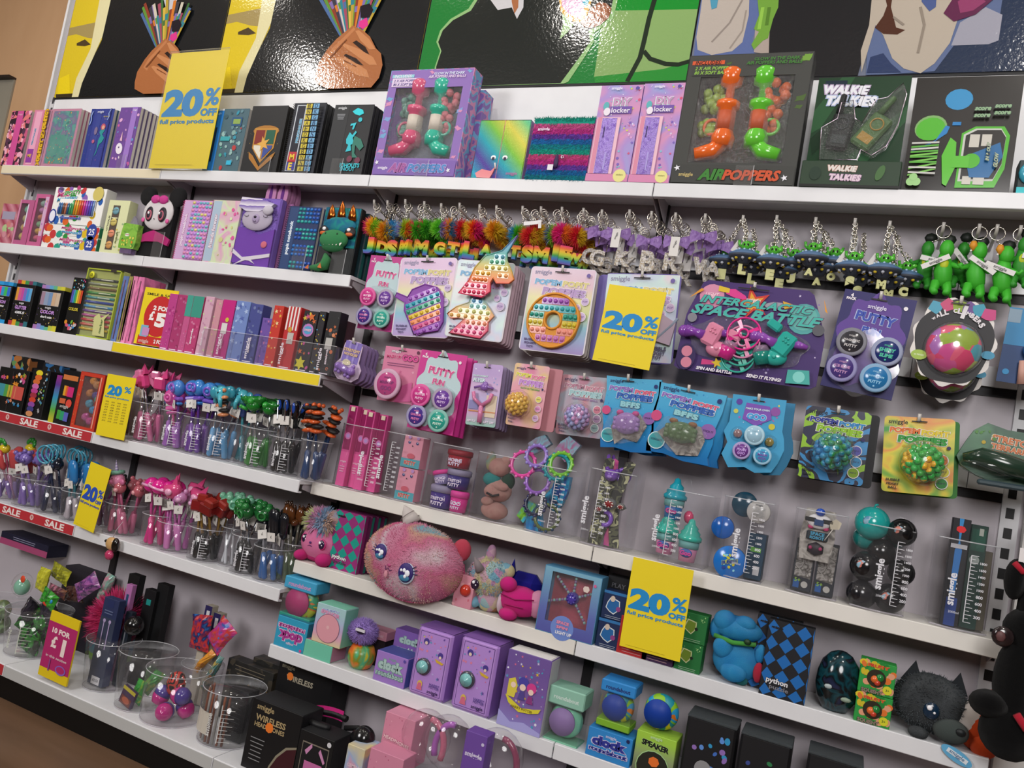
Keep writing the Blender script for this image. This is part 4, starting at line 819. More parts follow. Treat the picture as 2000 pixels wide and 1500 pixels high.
def lime_x(t,w,h,d):
    cc = ['#cfae2c','#d05f5c','#c22c44','#b84a9c','#6a3f9c','#2f8fd0','#2440a8','#26909a','#2f8a3c','#7a5a3c','#8a9080','#2a3040']
    for i,c in enumerate(cc):
        m = MB(); z = h*(.12+.066*i); m.tube([(-w*.42,-.004,z),(-w*.3,-.005,z),(-w*.29,-.005,z-.0005),(w*.40,-.005,z-.0012*h)],[.0055,.0062,.0048,.0048],(c,'g'),8); m.box(-w*.05,-.0102,z-.002,w*.3,-.0098,z+.0015,'#d9d8cc' if i % 3 else c); part('marker_pen',m,t)
    m = MB(); m.box(-w/2+.002,-.011,.003,w/2-.002,-.0104,h-.003,('#f0f4e0','c')); part('clear_front',m,t)
    m = MB()
    for a in ((-w/2,-.013,0,-w/2+.005,.0,h),(w/2-.005,-.013,0,w/2,.0,h),(-w/2,-.013,h-.005,w/2,0,h),(-w/2,-.013,0,w/2,0,.005)): m.box(*a,'#a9b83a',.001)
    part('piping',m,t)
    m = MB(); m.M = Matrix.Translation((-w*.33,-.0136,h*.9)) @ Matrix.Rotation(PI/2,4,'X'); m.lathe([(.014,0),(.014,.001)],'#d4d42c',20); m.M = Matrix(); m.text('12',-w*.33,-.016,h*.9,.012,'#4a4f10'); m.plate([(w*.0,h*.3),(w*.12,h*.36),(w*.2,h*.3),(w*.42,h*.38),(w*.3,h*.28),(w*.4,h*.04),(w*.05,h*.04)],-.0145,-.0137,'#c9c98a'); m.text('marker',w*.24,-.0148,h*.18,h*.2,'#4f6a3a',None,.03,0,PI/2); part('label_sticker',m,t)
    m = MB(); m.box(w*.2,-.0145,h*.965,w*.36,-.0135,h*1.01,('#b9bcc2','m')); part('zip_pull',m,t)
carton('marker_case','tall lime green clear case of twelve colourful markers','marker case',[173,522,240,532,154,658,218,666],k,.03,pm('fade',['#a9b06a','#c9cda0','#b4ba6c'],.22),None,extra=lime_x,Yo=.02)
for q,c,l in (([232,537,246,540,222,664,236,666],'#566a9c','slim blue zip pouch beside the lime marker case'),([244,538,255,540,234,667,245,668],'#8a8048','slim olive zip pouch between blue and pink pouches'),
                ([254,538,264,540,238,668,252,669],'#c9789c','pale pink zip pouch next to the olive one'),([266,540,279,541,248,669,264,670],'#c26a94','pink zip pouch with a scalloped zip edge'),([279,544,292,546,262,671,274,672],'#b8587f','pink zip pouch half behind the yellow sign')):
    Y = -.20 if 'behind' not in l else -.165; x,z,w,h,_ = quad(q,Y,ZS[k]); m = MB(); n = 10; L = []
    for s_ in (-1,1): L += [(s_*(w*.36+w*.14*math.sin(PI*i/n*(3 if 'scallop' in l else 1))),(h*i/n if s_ > 0 else h*(1-i/n))) for i in range(n+1)]
    m.plate([(a,b) for a,b in L[::-1]],0,.075,pm('noise',[c,'#%02x%02x%02x' % tuple(min(255,int(int(c[i:i+2],16)*1.2)) for i in (1,3,5)),c],20,.4)); t = solid('pencil_pouch',m,l,'pencil pouch',(x,Y,ZS[k]))
    m = MB(); m.tube([(0,-.002,h*.04+h*.9*i/8) for i in range(9)],.0016,'#7d4f66',6); part('zipper',m,t)
def sl(A,c1,title=None,cap=None,scat=None,foot=True):
    if scat: A.scatter(20,scat,.06,.15,len(scat)+A.mb.__hash__() % 1,(.08,.05,.92,.95),.3)
    if cap: A.rect(0,.63,1,1,cap)
    if title: A.text(title,.5,.3,.3/A.w*A.h*.9,'#ecdfe8',None,.04,0,PI/2,hm=.055)
    A.rect(.15,.015,.85,.03,'#e6dce6')
SB = [([331,573,345,574,312,678,330,681],'#b83f86','slim magenta pencil tin, first beside the yellow sign',['#c95f9c','#a02f74'],None),([346,574,364,577,331,681,349,684],'#a8386c','slim dark pink speckled pencil tin',['#c0608c','#8c2f5a','#b85f8c'],None),
      ([365,576,376,577,349,684,361,686],'#c0578a','slim pink pencil tin with a teal and rose cap',['#d07aa4','#cf4a80'],'#3f9c8c'),([377,577,395,580,361,688,383,691],'#b83f74','pink crayon tin with a teal strawberry cap',['#cf5a8a','#a83064','#d07aa0'],'#3a9482'),
      ([396,577,412,580,387,694,404,696],'#cfa4b8','slim pale pink doodled pencil tin',['#d9bccb','#c9d0a0','#c08aa8'],None),([419,584,432,586,405,697,417,699],'#c9909c','slim pencil tin with slanting pastel stripes',['#d9c48a','#b8c89a','#cf86a8'],None),
      ([434,584,458,587,418,700,442,704],'#b52a7c','plain magenta pencil tin with a lilac base',None,'#c01f7c'),([460,586,488,590,443,704,469,708],'#6f86c0','pale blue pencil tin covered in bubbles',['#a8bce0','#8aa4d8','#4f62a8','#b4c8e8'],None),
      ([490,592,512,595,470,708,495,711],'#434a8c','indigo pencil tin with dusky bubbles',['#5f689c','#353a70','#6f7aa8'],None),([512,620,528,622,497,711,519,715],'#6c4fa0','short purple popcorn case beside the indigo tin',['#8a6ab8','#b06aa0','#5a4090'],None),
      ([528,595,548,597,522,716,539,718],'#c23428','red pencil tin with golden sweets on it',['#e0a83a','#d9752c','#e8d8a0','#b02a20'],None),([562,598,587,600,542,718,569,721],'#b8282c','red popcorn pencil tin with white stripes',None,None),
      ([594,606,617,608,574,722,606,726],'#1c191e','black pencil tin with an ice cream picture',['#c8602c','#3f8fc0','#c04a8c','#c9b83a'],None),([619,607,630,608,608,726,622,728],'#1f1a20','narrow black pencil tin with a rainbow handprint',['#c9602c','#4f9ac8','#c9b83a'],None),
      ([640,607,664,609,623,728,646,731],'#161416','plain black pencil tin at the yellow shelf end',['#3a3a3c','#c86a3c'],None)]
for i,(q,c,l,sc,cap) in enumerate(SB):
    def art(A):
        sl(A,c,'smiggle' if i in (3,4,6,8,14) else None,cap,sc)
        if i == 11:
            for j in range(4): A.rect(.06+.25*j,.62,.17+.25*j,1,'#e8e2de'); A.n -= 1
            A.n += 1; A.disc(.45,.63,.16,'#c9922c').rect(.35,.4,.8,.58,'#b9b3ae').text('51.50',.57,.47,.2,'#55504c')
        if i == 6: A.rect(.25,.42,.7,.6,'#d6d4d2').disc(.6,.66,.14,'#c9c23a')
        if i == 12: A.disc(.5,.68,.38,'#b878b8').disc(.5,.68,.3,'#4f9cc8',.8).text('SWEET',.5,.68,.5,'#ecd8ec','#c04a8c').disc(.4,.13,.3,'#cfc52c',1.1,12,0,.3).disc(.62,.9,.2,'#d06a2c',1,10,0,.4)
        if i == 14: A.rect(.2,.4,.75,.58,'#b4b2ae').disc(.75,.63,.13,'#d0845c')
    carton('pencil_tin',l,'pencil tin',q,k,.045,c,art,Yo=.014)
m = MB(); m.box(-.012,0,0,.012,.05,.20,'#5a3a44',.001); 
for j,(px,l) in enumerate(((676,'dusky pink pencil tin behind the last black one'),)):
    q = at(px-20,727,-.13); solid('pencil_tin',m,l,'pencil tin',(min(q.x,1.985),-.13,ZS[k]))
m = MB(); m.box(-.02,0,0,.02,.04,.19,pm('wave',['#8f3c46','#c9a49c','#7c2f3c'],16)); q = at(548,700,-.13)
solid('pencil_tin',m,'red and white striped tin behind the golden sweets one','pencil tin',(q.x,-.14,ZS[k]))
for j,(a,b,c,nm) in enumerate(((386,442,704,'pale pink and magenta'),(444,496,711,'two blue bubble'),(498,570,720,'purple and red'),(572,646,728,'black'))):
    Y = -DP[k]+.004; x0,x1 = at(a-2,c,Y).x,at(b+2,c,Y).x; m = MB(); m.box(x0,0,0,x1,.0012,.10,('#f2eef4','c')); m.box(x0,.0012,.0,x0+.0012,.07,.10,('#f2eef4','c')); m.box(x1-.0012,.0012,0,x1,.07,.10,('#f2eef4','c'))
    m.box(x0,-.0004,.099,x1,.0014,.1005,('#ffffff','t')); m.text('smiggle',x0+(x1-x0)*.62,-.001,.05,.075,'#d9d3dc',.018,.02,0,PI/2); solid('clear_holder',m,'clear open tray holding the %s pencil tins' % nm,'tray',(0,Y,ZS[k]+.0003))

# ================================================================ sale signs
BLUE = '#2186c4'
def sign(label,q,Y,art,base='#e6cf22',th=.0012,sleeve=True,rx=0):
    x,z,w,h,roll = quad(q,Y); t = thing('sale_sign',label,'sign',(x,Y,z),0,ry=roll,rx=rx); m = MB(); m.box(-w/2,0,0,w/2,th,h,base); art(Art(m,w,h)); part('printed_card',m,t)
    if sleeve: m = MB(); m.box(-w/2-.003,-.006,-.001,w/2+.003,-.0055,h+.004,('#ffffff','c')); m.box(-w/2-.003,-.0055,-.001,w/2+.003,.002,.0,('#ffffff','c')); m.tube([(-w/2-.003,-.006,h+.004),(w/2+.003,-.006,h+.004)],.0012,('#e8e4d0','t'),5); part('clear_holder',m,t)
    return t
def t20(A,v=.56,s=1.0,off=True,c=BLUE):
    A.text('20',.38,v,.68*s,c,None,.06,hm=.24*s).text('%',.86,v+.045*s,.24*s,c,None,.03,hm=.15*s)
    if off: A.text('OFF',.845,v-.085*s,.27*s,c,None,.05,hm=.065*s)
    A.text('full price products',.5,v-.165*s,.93,c,None,.03,hm=.05).rect(.1,.03,.75,.033,'#b8a41c')
sign('yellow 20% off sign on the cream top shelf, tallest of the signs',[317,108,432,98,291,328,402,331],-.182,t20)
sign('yellow 20% off sign hung over the pastel toy card',[1198,556,1307,572,1155,702,1269,724],-.20,lambda A: t20(A,.55),th=.002,sleeve=False)
sign('yellow 20% off sign clipped below the ice cream goo tub',[1246,1090,1363,1116,1209,1260,1328,1294],-.196,lambda A: t20(A,.55),sleeve=False)
def table(A):
    A.text('20',.36,.75,.5,BLUE,None,.06,hm=.17).text('%',.8,.79,.24,BLUE,None,.02,hm=.1).text('full price products',.48,.635,.84,BLUE,None,.03,hm=.035)
    for r in range(8):
        for c in range(4): A.text(['WAS','NOW','WAS','NOW'][c] if r == 0 else '£%d' % (r*2+c*3-1),.18+.21*c,.56-.044*r,.12,'#8a7c34',None,.01,.2,hm=.022); A.n -= 1
sign('yellow price table sign beside the red window box',[217,731,270,740,185,848,243,861],-.24,table,sleeve=False)
sign('yellow 20% off sign leaning on the fifth shelf',[189,908,229,923,143,1022,182,1042],-.24,lambda A: t20(A,.54,c='#2a4fb0'),sleeve=False)
def smile(A): A.text('SMILE & SAVE',.52,.89,.86,'#3a351c',None,.02,hm=.045).disc(.58,.52,.44,'#c22a2c',1.0,28).text('2 FOR',.62,.66,.5,'#f0ece8',None,.05,hm=.085).text('£',.38,.52,.15,'#f0ece8',None,.05).text('5',.66,.46,.32,'#f0ece8',None,.06,hm=.25).rect(.1,.01,.96,.16,'#c4302c').rect(.14,.14,.36,.34,'#7fb0c8').rect(.2,.16,.4,.3,'#c48fc0').text('2 FOR',.75,.085,.3,'#f0e4e0',None,.05).text('smiggle',.3,.06,.3,'#e0b8b0')
sign('yellow smile and save two for five pounds sign',[283,560,349,569,261,670,325,681],-.196,smile,sleeve=False)
def ten(A): A.rect(0,.14,1,.85,'#b02a68').text('10 FOR',.48,.73,.62,'#f0dcd8',None,.05,hm=.085).text('£',.32,.56,.2,'#f0dcd8',None,.05).text('1',.66,.52,.13,'#f0dcd8',None,.05,hm=.26).text('in this section',.5,.34,.72,'#e8ccd4',None,.02,hm=.04).disc(.72,.19,.18,'#8a62b8',.6).disc(.72,.195,.14,'#b02a68',.55).rect(.3,.12,.34,.3,'#8a4a8c')
sign('magenta and yellow ten for one pound sign on the base shelf',[96,1190,152,1212,74,1316,128,1342],-.37,ten,'#e0c41c',.006,False)

# ================================================================ fourth shelf: cases
k = 's4'
carton('pen_case','black case with four fat rainbow markers, at the sale strip end','pen case',[-2,716,54,724,-14,802,44,812],k,.08,'#0f0f10',lambda A: A.scatter(16,['#8a9a3c','#b04a3c','#d9d9d9','#c0508c','#d98a2c'],.03,.06,3,(.1,.64,.95,.9)).rect(.1,.34,.3,.62,'#3f8f9c').rect(.3,.34,.42,.62,'#4f9a4a').rect(.42,.34,.58,.62,'#b8a83a').rect(.58,.32,.95,.62,'#c4524a').rect(.66,.34,.7,.6,'#cf7a5a').scatter(12,['#2f7fb0','#9a9aa0','#c87a5a'],.02,.05,5,(.1,.2,.9,.3)).rect(.5,.03,.51,.95,'#3a3a3c'))
carton('pen_case','black case with a column of bright crayons down its face','pen case',[64,720,98,725,48,810,80,819],k,.08,'#121214',lambda A: [A.disc(.34 if i > 1 else .4,.93-.095*i,.2,['#dccb2c','#d8662c','#cf6a34','#c86aa8','#b8408c','#9c3040','#c8402c','#8a4a9c','#3f3f7c','#c88a5c'][i],.55) for i in range(10)] and A.scatter(26,['#8a8a90','#4f8fb0','#c9b83a','#5a8f3c','#b0b0b4'],.02,.07,3,(.62,.1,.95,.95),.4))
carton('pen_case','black case with a rainbow side holding neon highlighters','pen case',[121,730,154,736,105,824,137,831],k,.08,'#161617',lambda A: A.rect(.08,.9,.95,1,'#c8743c').rect(.25,.58,.38,.78,'#d8a02c').rect(.38,.58,.5,.78,'#d85a2c').rect(.5,.57,.85,.77,'#c82a74').rect(.15,.42,.5,.52,'#c9603c').disc(.72,.44,.17,'#d84a3c').text('smiggle',.5,.36,.5,'#b8b4b0').rect(.18,.1,.38,.28,'#3f9a3c').rect(.38,.09,.6,.27,'#2f9a6c').rect(.6,.08,.85,.26,'#5a62b8'),
       extra=lambda t,w,h,d: part('rainbow_side',MB().box(-w/2-.0305,.0,0,-w/2-.0005,d,h*.96,pm('fade',['#c9b82c','#5aa83c','#2f8fb8','#5a2f8c','#9c2a7c'],.2)),t))
def redin(t,w,h,d,win):
    for i,(u,v,c) in enumerate(((.45,.86,'#d08a34'),(.62,.8,'#c8843c'),(.4,.64,'#b8743c'),(.66,.62,'#4f3f8c'),(.78,.56,'#4f9a7c'),(.46,.46,'#3f9ab8'),(.66,.36,'#3088b8'),(.42,.22,'#c84a9c'),(.62,.16,'#b8468c'))):
        m = MB(); m.ball(((u-.5)*w,.014,v*h),(w*.14,.011,h*.07),(c,'f' if i % 2 else 'g'),12); m.ball(((u-.42)*w,.010,(v+.04)*h),(w*.06,.008,h*.04),(c,'g'),10); part('squashy_creature',m,t)
carton('toy_box','red window box of squashy little creatures','toy box',[157,725,206,732,138,834,184,842],k,.07,'#c23a26',lambda A: A.scatter(20,['#e8d0b8','#d98a3a'],.008,.016,3,(.04,.02,.14,.98)).rect(.86,.05,.9,.95,'#e0a08c'),(.16,.05,.82,.93),redin,side='#9c2a20')
for j,(px,c,l) in enumerate(((10,pm('voro',['#141414','#141414','#6a9a5a','#b8743c','#141414','#3f7fb0'],40),'black tin with leafy doodles behind the end case'),(75,pm('voro',['#141414','#141416','#2f6fa8','#131313'],40),'black tin with blue doodles behind the crayon case'),(118,'#19171a','plain black tin behind the rainbow sided case'))):
    m = MB(); m.box(-.06,0,0,.06,.07,.232-.01*j,c,.002); q = at(px+20,770,-.08); solid('pen_case',m,l,'pen case',(max(.07,q.x),-.09,ZS[k]))

# ================================================================ clear cups and the pens in them
CL = ('#f4f2f6','c')
def cup(label,cx,by,wb,rcx,ry,wt,key,extra=None,front=.012,z=None,tint=CL):
    """bottom centre / width and rim centre / width read from the photo"""
    D = DP[key]; r = .04
    for _ in range(3):
        Y = -D+front+r; r = (at(cx+wb/2,by,Y).x-at(cx-wb/2,by,Y).x)/2
    Y = -D+front+r; p = at(cx,by-r*120,Y); rt = (at(rcx+wt/2,ry,Y).x-at(rcx-wt/2,ry,Y).x)/2; zt = ZS[key] if z is None else z
    h = at(rcx,ry,Y).z-zt; rt = min(rt,r*1.25); t = thing('clear_cup',label,'cup',(p.x,Y,zt+.0003)); m = MB()
    m.lathe([(0,.001),(r*.96,.001),(r,.005),(rt,h)],tint,32); part('cup_body',m,t); m = MB(); m.ring((0,0,h),rt,.0014,('#f0f2f6','t'),'z',32); part('rim',m,t); m = MB(); m.ring((0,0,.003),r,.0012,('#e8e6ec','t'),'z',32); part('base_ring',m,t)
    if extra: extra(t,r,rt,h)
    return p.x,Y,zt,r,rt,h
def marks(c='#d9d9de',side=.4,n=9,name=True):
    def f(t,r,rt,h):
        m = MB(); rr = (r+rt)/2+.0008
        def on(a,z): return (rr*math.sin(a),-rr*math.cos(a),z)
        for i in range(n): z = h*(.15+.65*i/n); a = side+.02; m.add([on(a,z-.0008),on(a+.28 if i % 2 else a+.42,z-.0008),on(a+.28 if i % 2 else a+.42,z+.0008),on(a,z+.0008)],[(0,1,2,3)],c)
        m.add([on(side,h*.12),on(side+.03,h*.12),on(side+.03,h*.82),on(side,h*.82)],[(0,1,2,3)],c)
        if name: g = MB(); g.text('smiggle',0,0,h*.42,h*.42,c,.03,.03,0,PI/2); m.add([on(x/rr+side-.35,z) for x,y,z in g.v],g.f,c)
        part('printed_scale',m,t)
    return f
def topper(kind,c1,c2):
    m = MB(); g = (c1,'g'); q = (c2,'g')
    if kind == 'fox': m.box(-.02,-.012,-.02,.016,.012,.02,g,.006); m.box(-.03,-.008,.01,-.004,.008,.034,q,.004); m.add([(.0,-.008,.015),(.024,-.008,.02),(.018,0,.048),(.02,.008,.02),(.0,.008,.015)],[(0,1,2),(1,3,2),(3,4,2),(4,0,2)],g); m.add([(-.02,0,-.02),(-.05,-.006,.012),(-.03,0,.03),(-.05,.006,.01)],[(0,1,2),(0,2,3),(1,3,2)],q)
    elif kind == 'octo': m.ball((0,0,.012),(.024,.018,.024),g,14); m.ring((0,-.016,.012),.010,.004,q); m.ball((0,-.016,.012),.006,g,8); m.box(-.020,-.010,-.024,.020,.010,-.012,q,.004); m.box(-.020,-.009,-.036,.018,.009,-.027,g,.004)
    elif kind == 'ele': m.ball((0,0,.01),(.020,.016,.022),g,14); m.ball((-.022,.002,.014),(.014,.006,.018),q,10); m.ball((.022,.002,.014),(.014,.006,.018),q,10); m.tube([(0,-.014,.008),(0,-.022,-.008),(0,-.020,-.024)],[.008,.006,.005],g); m.ball((-.007,-.015,.016),.0022,'#1c1c24',6); m.ball((.007,-.015,.016),.0022,'#1c1c24',6)
    elif kind == 'dino': m.ball((0,-.004,0),(.018,.018,.016),g,14); m.lathe([(.012,-.006),(.034,.014),(.036,.022),(.014,.018),(0,.014)],g,9,sq=.5); m.ball((0,-.018,.012),.009,q,10); m.ball((-.02,-.006,.02),.006,g,8); m.ball((.02,-.006,.02),.006,g,8); m.tube([(-.02,0,-.01),(-.034,-.006,-.002)],.005,q)
    elif kind == 'clip': m.lathe([(.008,-.05),(.009,.01),(.007,.02),(0,.022)],g,10); m.box(-.002,-.014,-.035,.002,-.011,.016,('#c9ccd8','m'),.001); m.ball((0,-.006,.004),(.007,.006,.016),q,10)
    elif kind == 'tiger':
        for i in range(6): m.ball((.008*math.sin(i*2.2),0,-.03+i*.012),(.022-.001*i,.014,.0065),g if i % 2 == 0 else ('#1d1a1a','p'),10)
        m.ball((-.012,0,.038),.006,g,8); m.ball((.012,0,.038),.006,g,8)
    elif kind == 'pig': m.ball((0,0,0),(.024,.020,.022),g,16); m.ball((0,-.02,-.003),(.010,.006,.007),q,10); m.ball((-.009,-.019,.007),.002,'#5a2038',6); m.ball((.009,-.019,.007),.002,'#5a2038',6); m.ring((0,0,.022),.017,.006,('#6fa08c','p'),'z',12); m.ball((-.03,0,-.006),(.014,.006,.010),q,8); m.ball((.03,0,-.006),(.014,.006,.010),q,8)
    elif kind == 'planet': m.ball((0,0,.004),(.024,.02,.022),g,16); m.M = Matrix.Rotation(.3,4,'Y'); m.ring((0,0,.002),.032,.004,q,'z',18,.6); m.M = Matrix()
    elif kind == 'shell': m.lathe([(.0,-.02),(.024,-.012),(.034,.008),(.028,.022),(.0,.024)],g,12,sq=.5); m.star = 0; m.ball((0,-.016,.004),(.014,.006,.010),q,10); m.add([(.0,-.004,.02),(.024,-.004,.016),(.024,0,.05),(.02,.006,.018)],[(0,1,2),(1,3,2),(3,0,2)],g)
    elif kind == 'bear': m.ball((0,0,0),(.019,.016,.018),g,14); m.ball((-.015,0,.017),.008,g,8); m.ball((.015,0,.017),.008,g,8); m.ball((0,-.015,-.004),(.009,.006,.007),q,8)
    elif kind == 'cube': m.at(ry=.3,rz=.4); m.box(-.022,-.014,-.018,.022,.014,.014,g,.004); m.box(-.006,-.016,.010,.026,.012,.032,q,.004)
    elif kind == 'frog': m.ball((0,0,0),(.026,.018,.020),g,14); m.ball((-.012,-.008,.018),.010,q,10); m.ball((.014,-.008,.018),.010,q,10); m.ring((0,-.018,-.002),.010,.003,q)
    elif kind == 'loop':
        for i in range(3): m.ring((.012*(i-1),.003*i,.012),.024,.003,g,'y',16,1.15)
    elif kind == 'horse': m.ball((0,0,.01),(.014,.010,.024),g,12); m.ball((0,-.014,-.006),(.009,.014,.009),g,10); m.ball((-.006,0,.034),(.004,.003,.008),q,6); m.ball((.006,0,.034),(.004,.003,.008),q,6); m.ball((0,.012,.012),(.004,.006,.024),q,8)
    elif kind == 'crown': m.ball((0,0,-.004),(.020,.016,.016),g,12); [m.ball((.016*math.cos(a),-.006,.014+.01*math.sin(a)),(.007,.005,.010),q,8) for a in (0,.8,1.6,2.4,3.1)]
    elif kind == 'brush': m.lathe([(.008,-.03),(.016,-.02),(.018,.03),(.010,.04),(0,.042)],g,10,sq=.6)
    m.M = Matrix(); return m
def pens(cupd,label,kind,cb,cs,c1,c2,n,L=.25,tags=0,seed=1,cat='pen',name='novelty_pen',horn=None,lean=.8,rb=.0098):
    x,Y,z,r,rt,h = cupd; R = random.Random(seed); root = thing(name,label,cat,(0,0,0),0,label if n > 1 else None)
    m = MB(); m.lathe([(.003,0),(rb,.006),(rb,L*.40),(rb*.55,L*.43)],(cb,'g'),10); part('barrel',m,root)
    m = MB(); m.lathe([(rb*.5,L*.42),(rb*.45,L*.84)],(cs,'m' if cs == '#c9ccd2' else 'g'),8); part('shaft',m,root)
    m = topper(kind,c1,c2); m.v = [(a*1.28,b*1.28,c*1.28+L*.9) for a,b,c in m.v]; tp = part('topper',m,root)
    if horn: m = MB(); m.lathe([(.007,0),(.005,.03),(.0,.06)],pm('wave',horn,30),10,(0,0,L*.9+.018)); part('horn',m,tp)
    tagm = MB(); tagm.box(-.015,-.0006,-.03,.015,0,0,'#dcd9d4'); tagm.text('£',0,-.001,-.014,.006,'#6b6862')
    for i in range(n):
        a = 2*PI*i/n+R.uniform(-.3,.3)-PI/2; q = R.uniform(.45,.75); ba = a+PI*lean*.5+R.uniform(-.4,.4)
        p0 = Vector((x+r*.6*math.cos(ba),Y+r*.6*math.sin(ba),z+.006)); p1 = Vector((x+rt*(q+.35)*math.cos(a),min(-.06,Y+rt*(q+.1)*math.sin(a)),z+L))
        e = (p1-p0).to_track_quat('Z','Y'); e = (e @ Matrix.Rotation(R.uniform(-.5,.5)-e.to_euler().z,4,'Z').to_quaternion()).to_euler()
        o = root if i == 0 else dup(root); o.location = p0; o.rotation_euler = e
        if i < tags:
            tg = MB(); tg.v = [(vx+.004*i,vy-.016,vz+L*.78) for vx,vy,vz in tagm.v]; tg.f = tagm.f; tg.m = tagm.m; tg.sm = tagm.sm; tg.mats = tagm.mats; part('price_tag',tg,o)
            o['label'] = label if n == 1 else label
k = 's4'
C = lambda *a,**kw: cup(*a,**kw)
c = cup('clear cup of pink pens next to the price table sign',286,868,50,306,790,60,k,marks()); pens(c,'pink pen with an angular pink topper, in the cup beside the price table sign','fox','#d0709c','#c9ccd2','#d84a86','#e07aa8',8,.255,2,1)
c = cup('clear cup of purple pens with pink straps',340,878,46,358,806,54,k,marks()); pens(c,'purple pen with a blue octopus topper, in the cup between pink and violet ones','octo','#9a62b4','#7a4a9c','#4a86d0','#8a5ac0',4,.23,1,2); pens(c,'rose pen with a soft pink topper, among the purple octopus pens','octo','#a868b8','#c84a8c','#c84a9c','#d86aa8',3,.19,0,3)
c = cup('clear cup of violet barrelled pens',381,890,42,398,818,52,k,marks()); pens(c,'violet pen with a blue and purple ring topper','octo','#6f3f9c','#5a2f8c','#3f86d0','#7a5ac8',6,.245,1,4)
c = cup('clear cup of sky blue barrelled pens',426,900,48,440,824,54,k,marks()); pens(c,'sky blue pen with a turquoise elephant topper','ele','#5f9ac8','#c9ccd2','#4fb0c0','#3f9ab0',5,.245,2,5); pens(c,'thin pen with an orange and black striped wavy topper, behind the elephants','tiger','#5f9ac8','#3a3040','#d98a5c','#1d1a1a',2,.22,0,6)
c = cup('nearly empty clear cup behind the blue and green ones',466,898,38,478,830,44,k,None,front=.06); pens(c,'teal pen leaning alone in the nearly empty cup','brush','#2f7f8c','#3a8f9c','#4a62b0','#9a5ac0',2,.22,0,7)
c = cup('clear cup of green pens with dinosaur heads',499,913,50,512,838,60,k,marks()); pens(c,'green pen with a frilled dinosaur head topper','dino','#3a7f3a','#c9ccd2','#1f7a2a','#2f9a38',6,.235,3,8)
c = cup('clear cup of black and blue clip pens',550,930,48,566,856,62,k,marks()); pens(c,'black pen with a navy and silver clip','clip','#17171a','#c9ccd2','#121418','#1f4aa8',7,.25,3,9)
c = cup('clear cup of navy pens at the fourth shelf end',607,935,42,622,862,54,k,None); pens(c,'navy pen with an orange tiger striped topper','tiger','#223f6c','#1d3458','#cf5a28','#1d1a1a',5,.225,0,10)

k = 's5'
c = cup('clear cup of pale mixed pens at the sale strip end',12,984,46,22,920,60,k); pens(c,'pink pen with a yellow pineapple topper','crown','#a87a9c','#c85a7c','#d8c02c','#2f8a34',2,.24,1,11); pens(c,'mixed lilac pen in the cup with the pineapple one','brush','#7a62a0','#b88a9c','#c04a4c','#e0c0c8',6,.18,3,12)
c = cup('clear cup of lilac pens behind the sale strip',58,996,44,66,932,56,k); pens(c,'lilac pen with a purple bear topper','bear','#7a62a8','#8f7ab8','#7a66b0','#5a4a8c',7,.215,3,13)
c = cup('clear cup of dark navy pens with turquoise hoops',104,1010,46,112,946,58,k); pens(c,'navy pen with turquoise loops on top','loop','#1d2540','#232c48','#4a9ab4','#4a9ab4',4,.245,2,14); pens(c,'navy pen with a black bobble topper, among the looped ones','bear','#1d2540','#20283f','#171c2c','#20304c',3,.22,1,15)
c = cup('clear cup of orange and black pens behind the leaning sign',145,1022,38,152,958,50,k); pens(c,'white and blue striped pen beside the leaning yellow sign','brush','#b0a8b0','#3f7f8c','#2f7ab8','#c86a3c',6,.2,2,16)
c = cup('clear cup of small penguin pens behind the leaning sign',196,1040,34,206,976,46,k,None,front=.05); pens(c,'black pen with a pale faced bird topper','bear','#6a4a6c','#8a4a7c','#171518','#d8b890',6,.2,0,17)
c = cup('clear cup of rose pens with a unicorn pig',234,1052,48,252,984,58,k); pens(c,'rose pen with a pink pig topper wearing a unicorn horn','pig','#c46a8c','#b8587c','#d98aac','#c86a94',1,.225,1,18,horn=['#8a7ab0','#cfc6d8','#6a5a98']); pens(c,'plain rose pen in the cup with the unicorn pig','bear','#c06a8a','#b05a7c','#b8606c','#d99aa0',5,.2,0,19)
c = cup('clear cup of hot pink planet pens',300,1070,38,312,1004,52,k,None); pens(c,'hot pink pen with a ringed planet topper','planet','#cf2a80','#c04a8c','#d8258c','#e0a0c4',6,.235,3,20)
c = cup('clear cup of orchid pink pens',340,1084,50,352,1020,62,k); pens(c,'orchid pink pen with a shell shaped fish topper','shell','#c878b4','#b86aa8','#d24a80','#e8a8c8',4,.235,2,21); pens(c,'orchid pink pen with a small bear topper','bear','#c070b0','#c46ab0','#cf8fc0','#dca8cc',4,.215,2,22)
c = cup('clear cup of black pens with dark red blocks',398,1098,50,412,1030,62,k,marks()); pens(c,'black pen with a dark red block topper','cube','#121214','#8a6a30','#7c1f20','#8f2a24',7,.215,2,23)
c = cup('clear cup of white stemmed pens behind the green topped ones',450,1092,36,462,1030,44,k,None,front=.06); pens(c,'thin white stemmed pen with a mint bobble topper','frog','#c9ccd2','#c9ccd2','#5fa888','#7fc0a0',5,.24,0,24,rb=.005)
c = cup('clear cup of black pens with green animal heads',478,1120,48,494,1046,62,k,marks()); pens(c,'black pen with a dark green frog topper','frog','#121416','#c9ccd2','#1c5c2c','#2a7a3c',8,.235,2,25)
c = cup('clear cup of blue stemmed pens at the fifth shelf end',524,1140,52,540,1068,64,k,None); pens(c,'blue stemmed pen in the cup nearest the fifth shelf end','brush','#2f5f9c','#8a8a90','#1a1c22','#22426c',6,.21,2,26)
c = cup('clear cup of brown horse pens behind the blue stemmed ones',566,1122,36,574,1060,46,k,None,front=.06)
c = (min(c[0],1.93),)+c[1:]; pens(c,'grey pen with a brown horse topper','horse','#4a5a3c','#6a6a5c','#5c3418','#3c2010',6,.24,0,27)
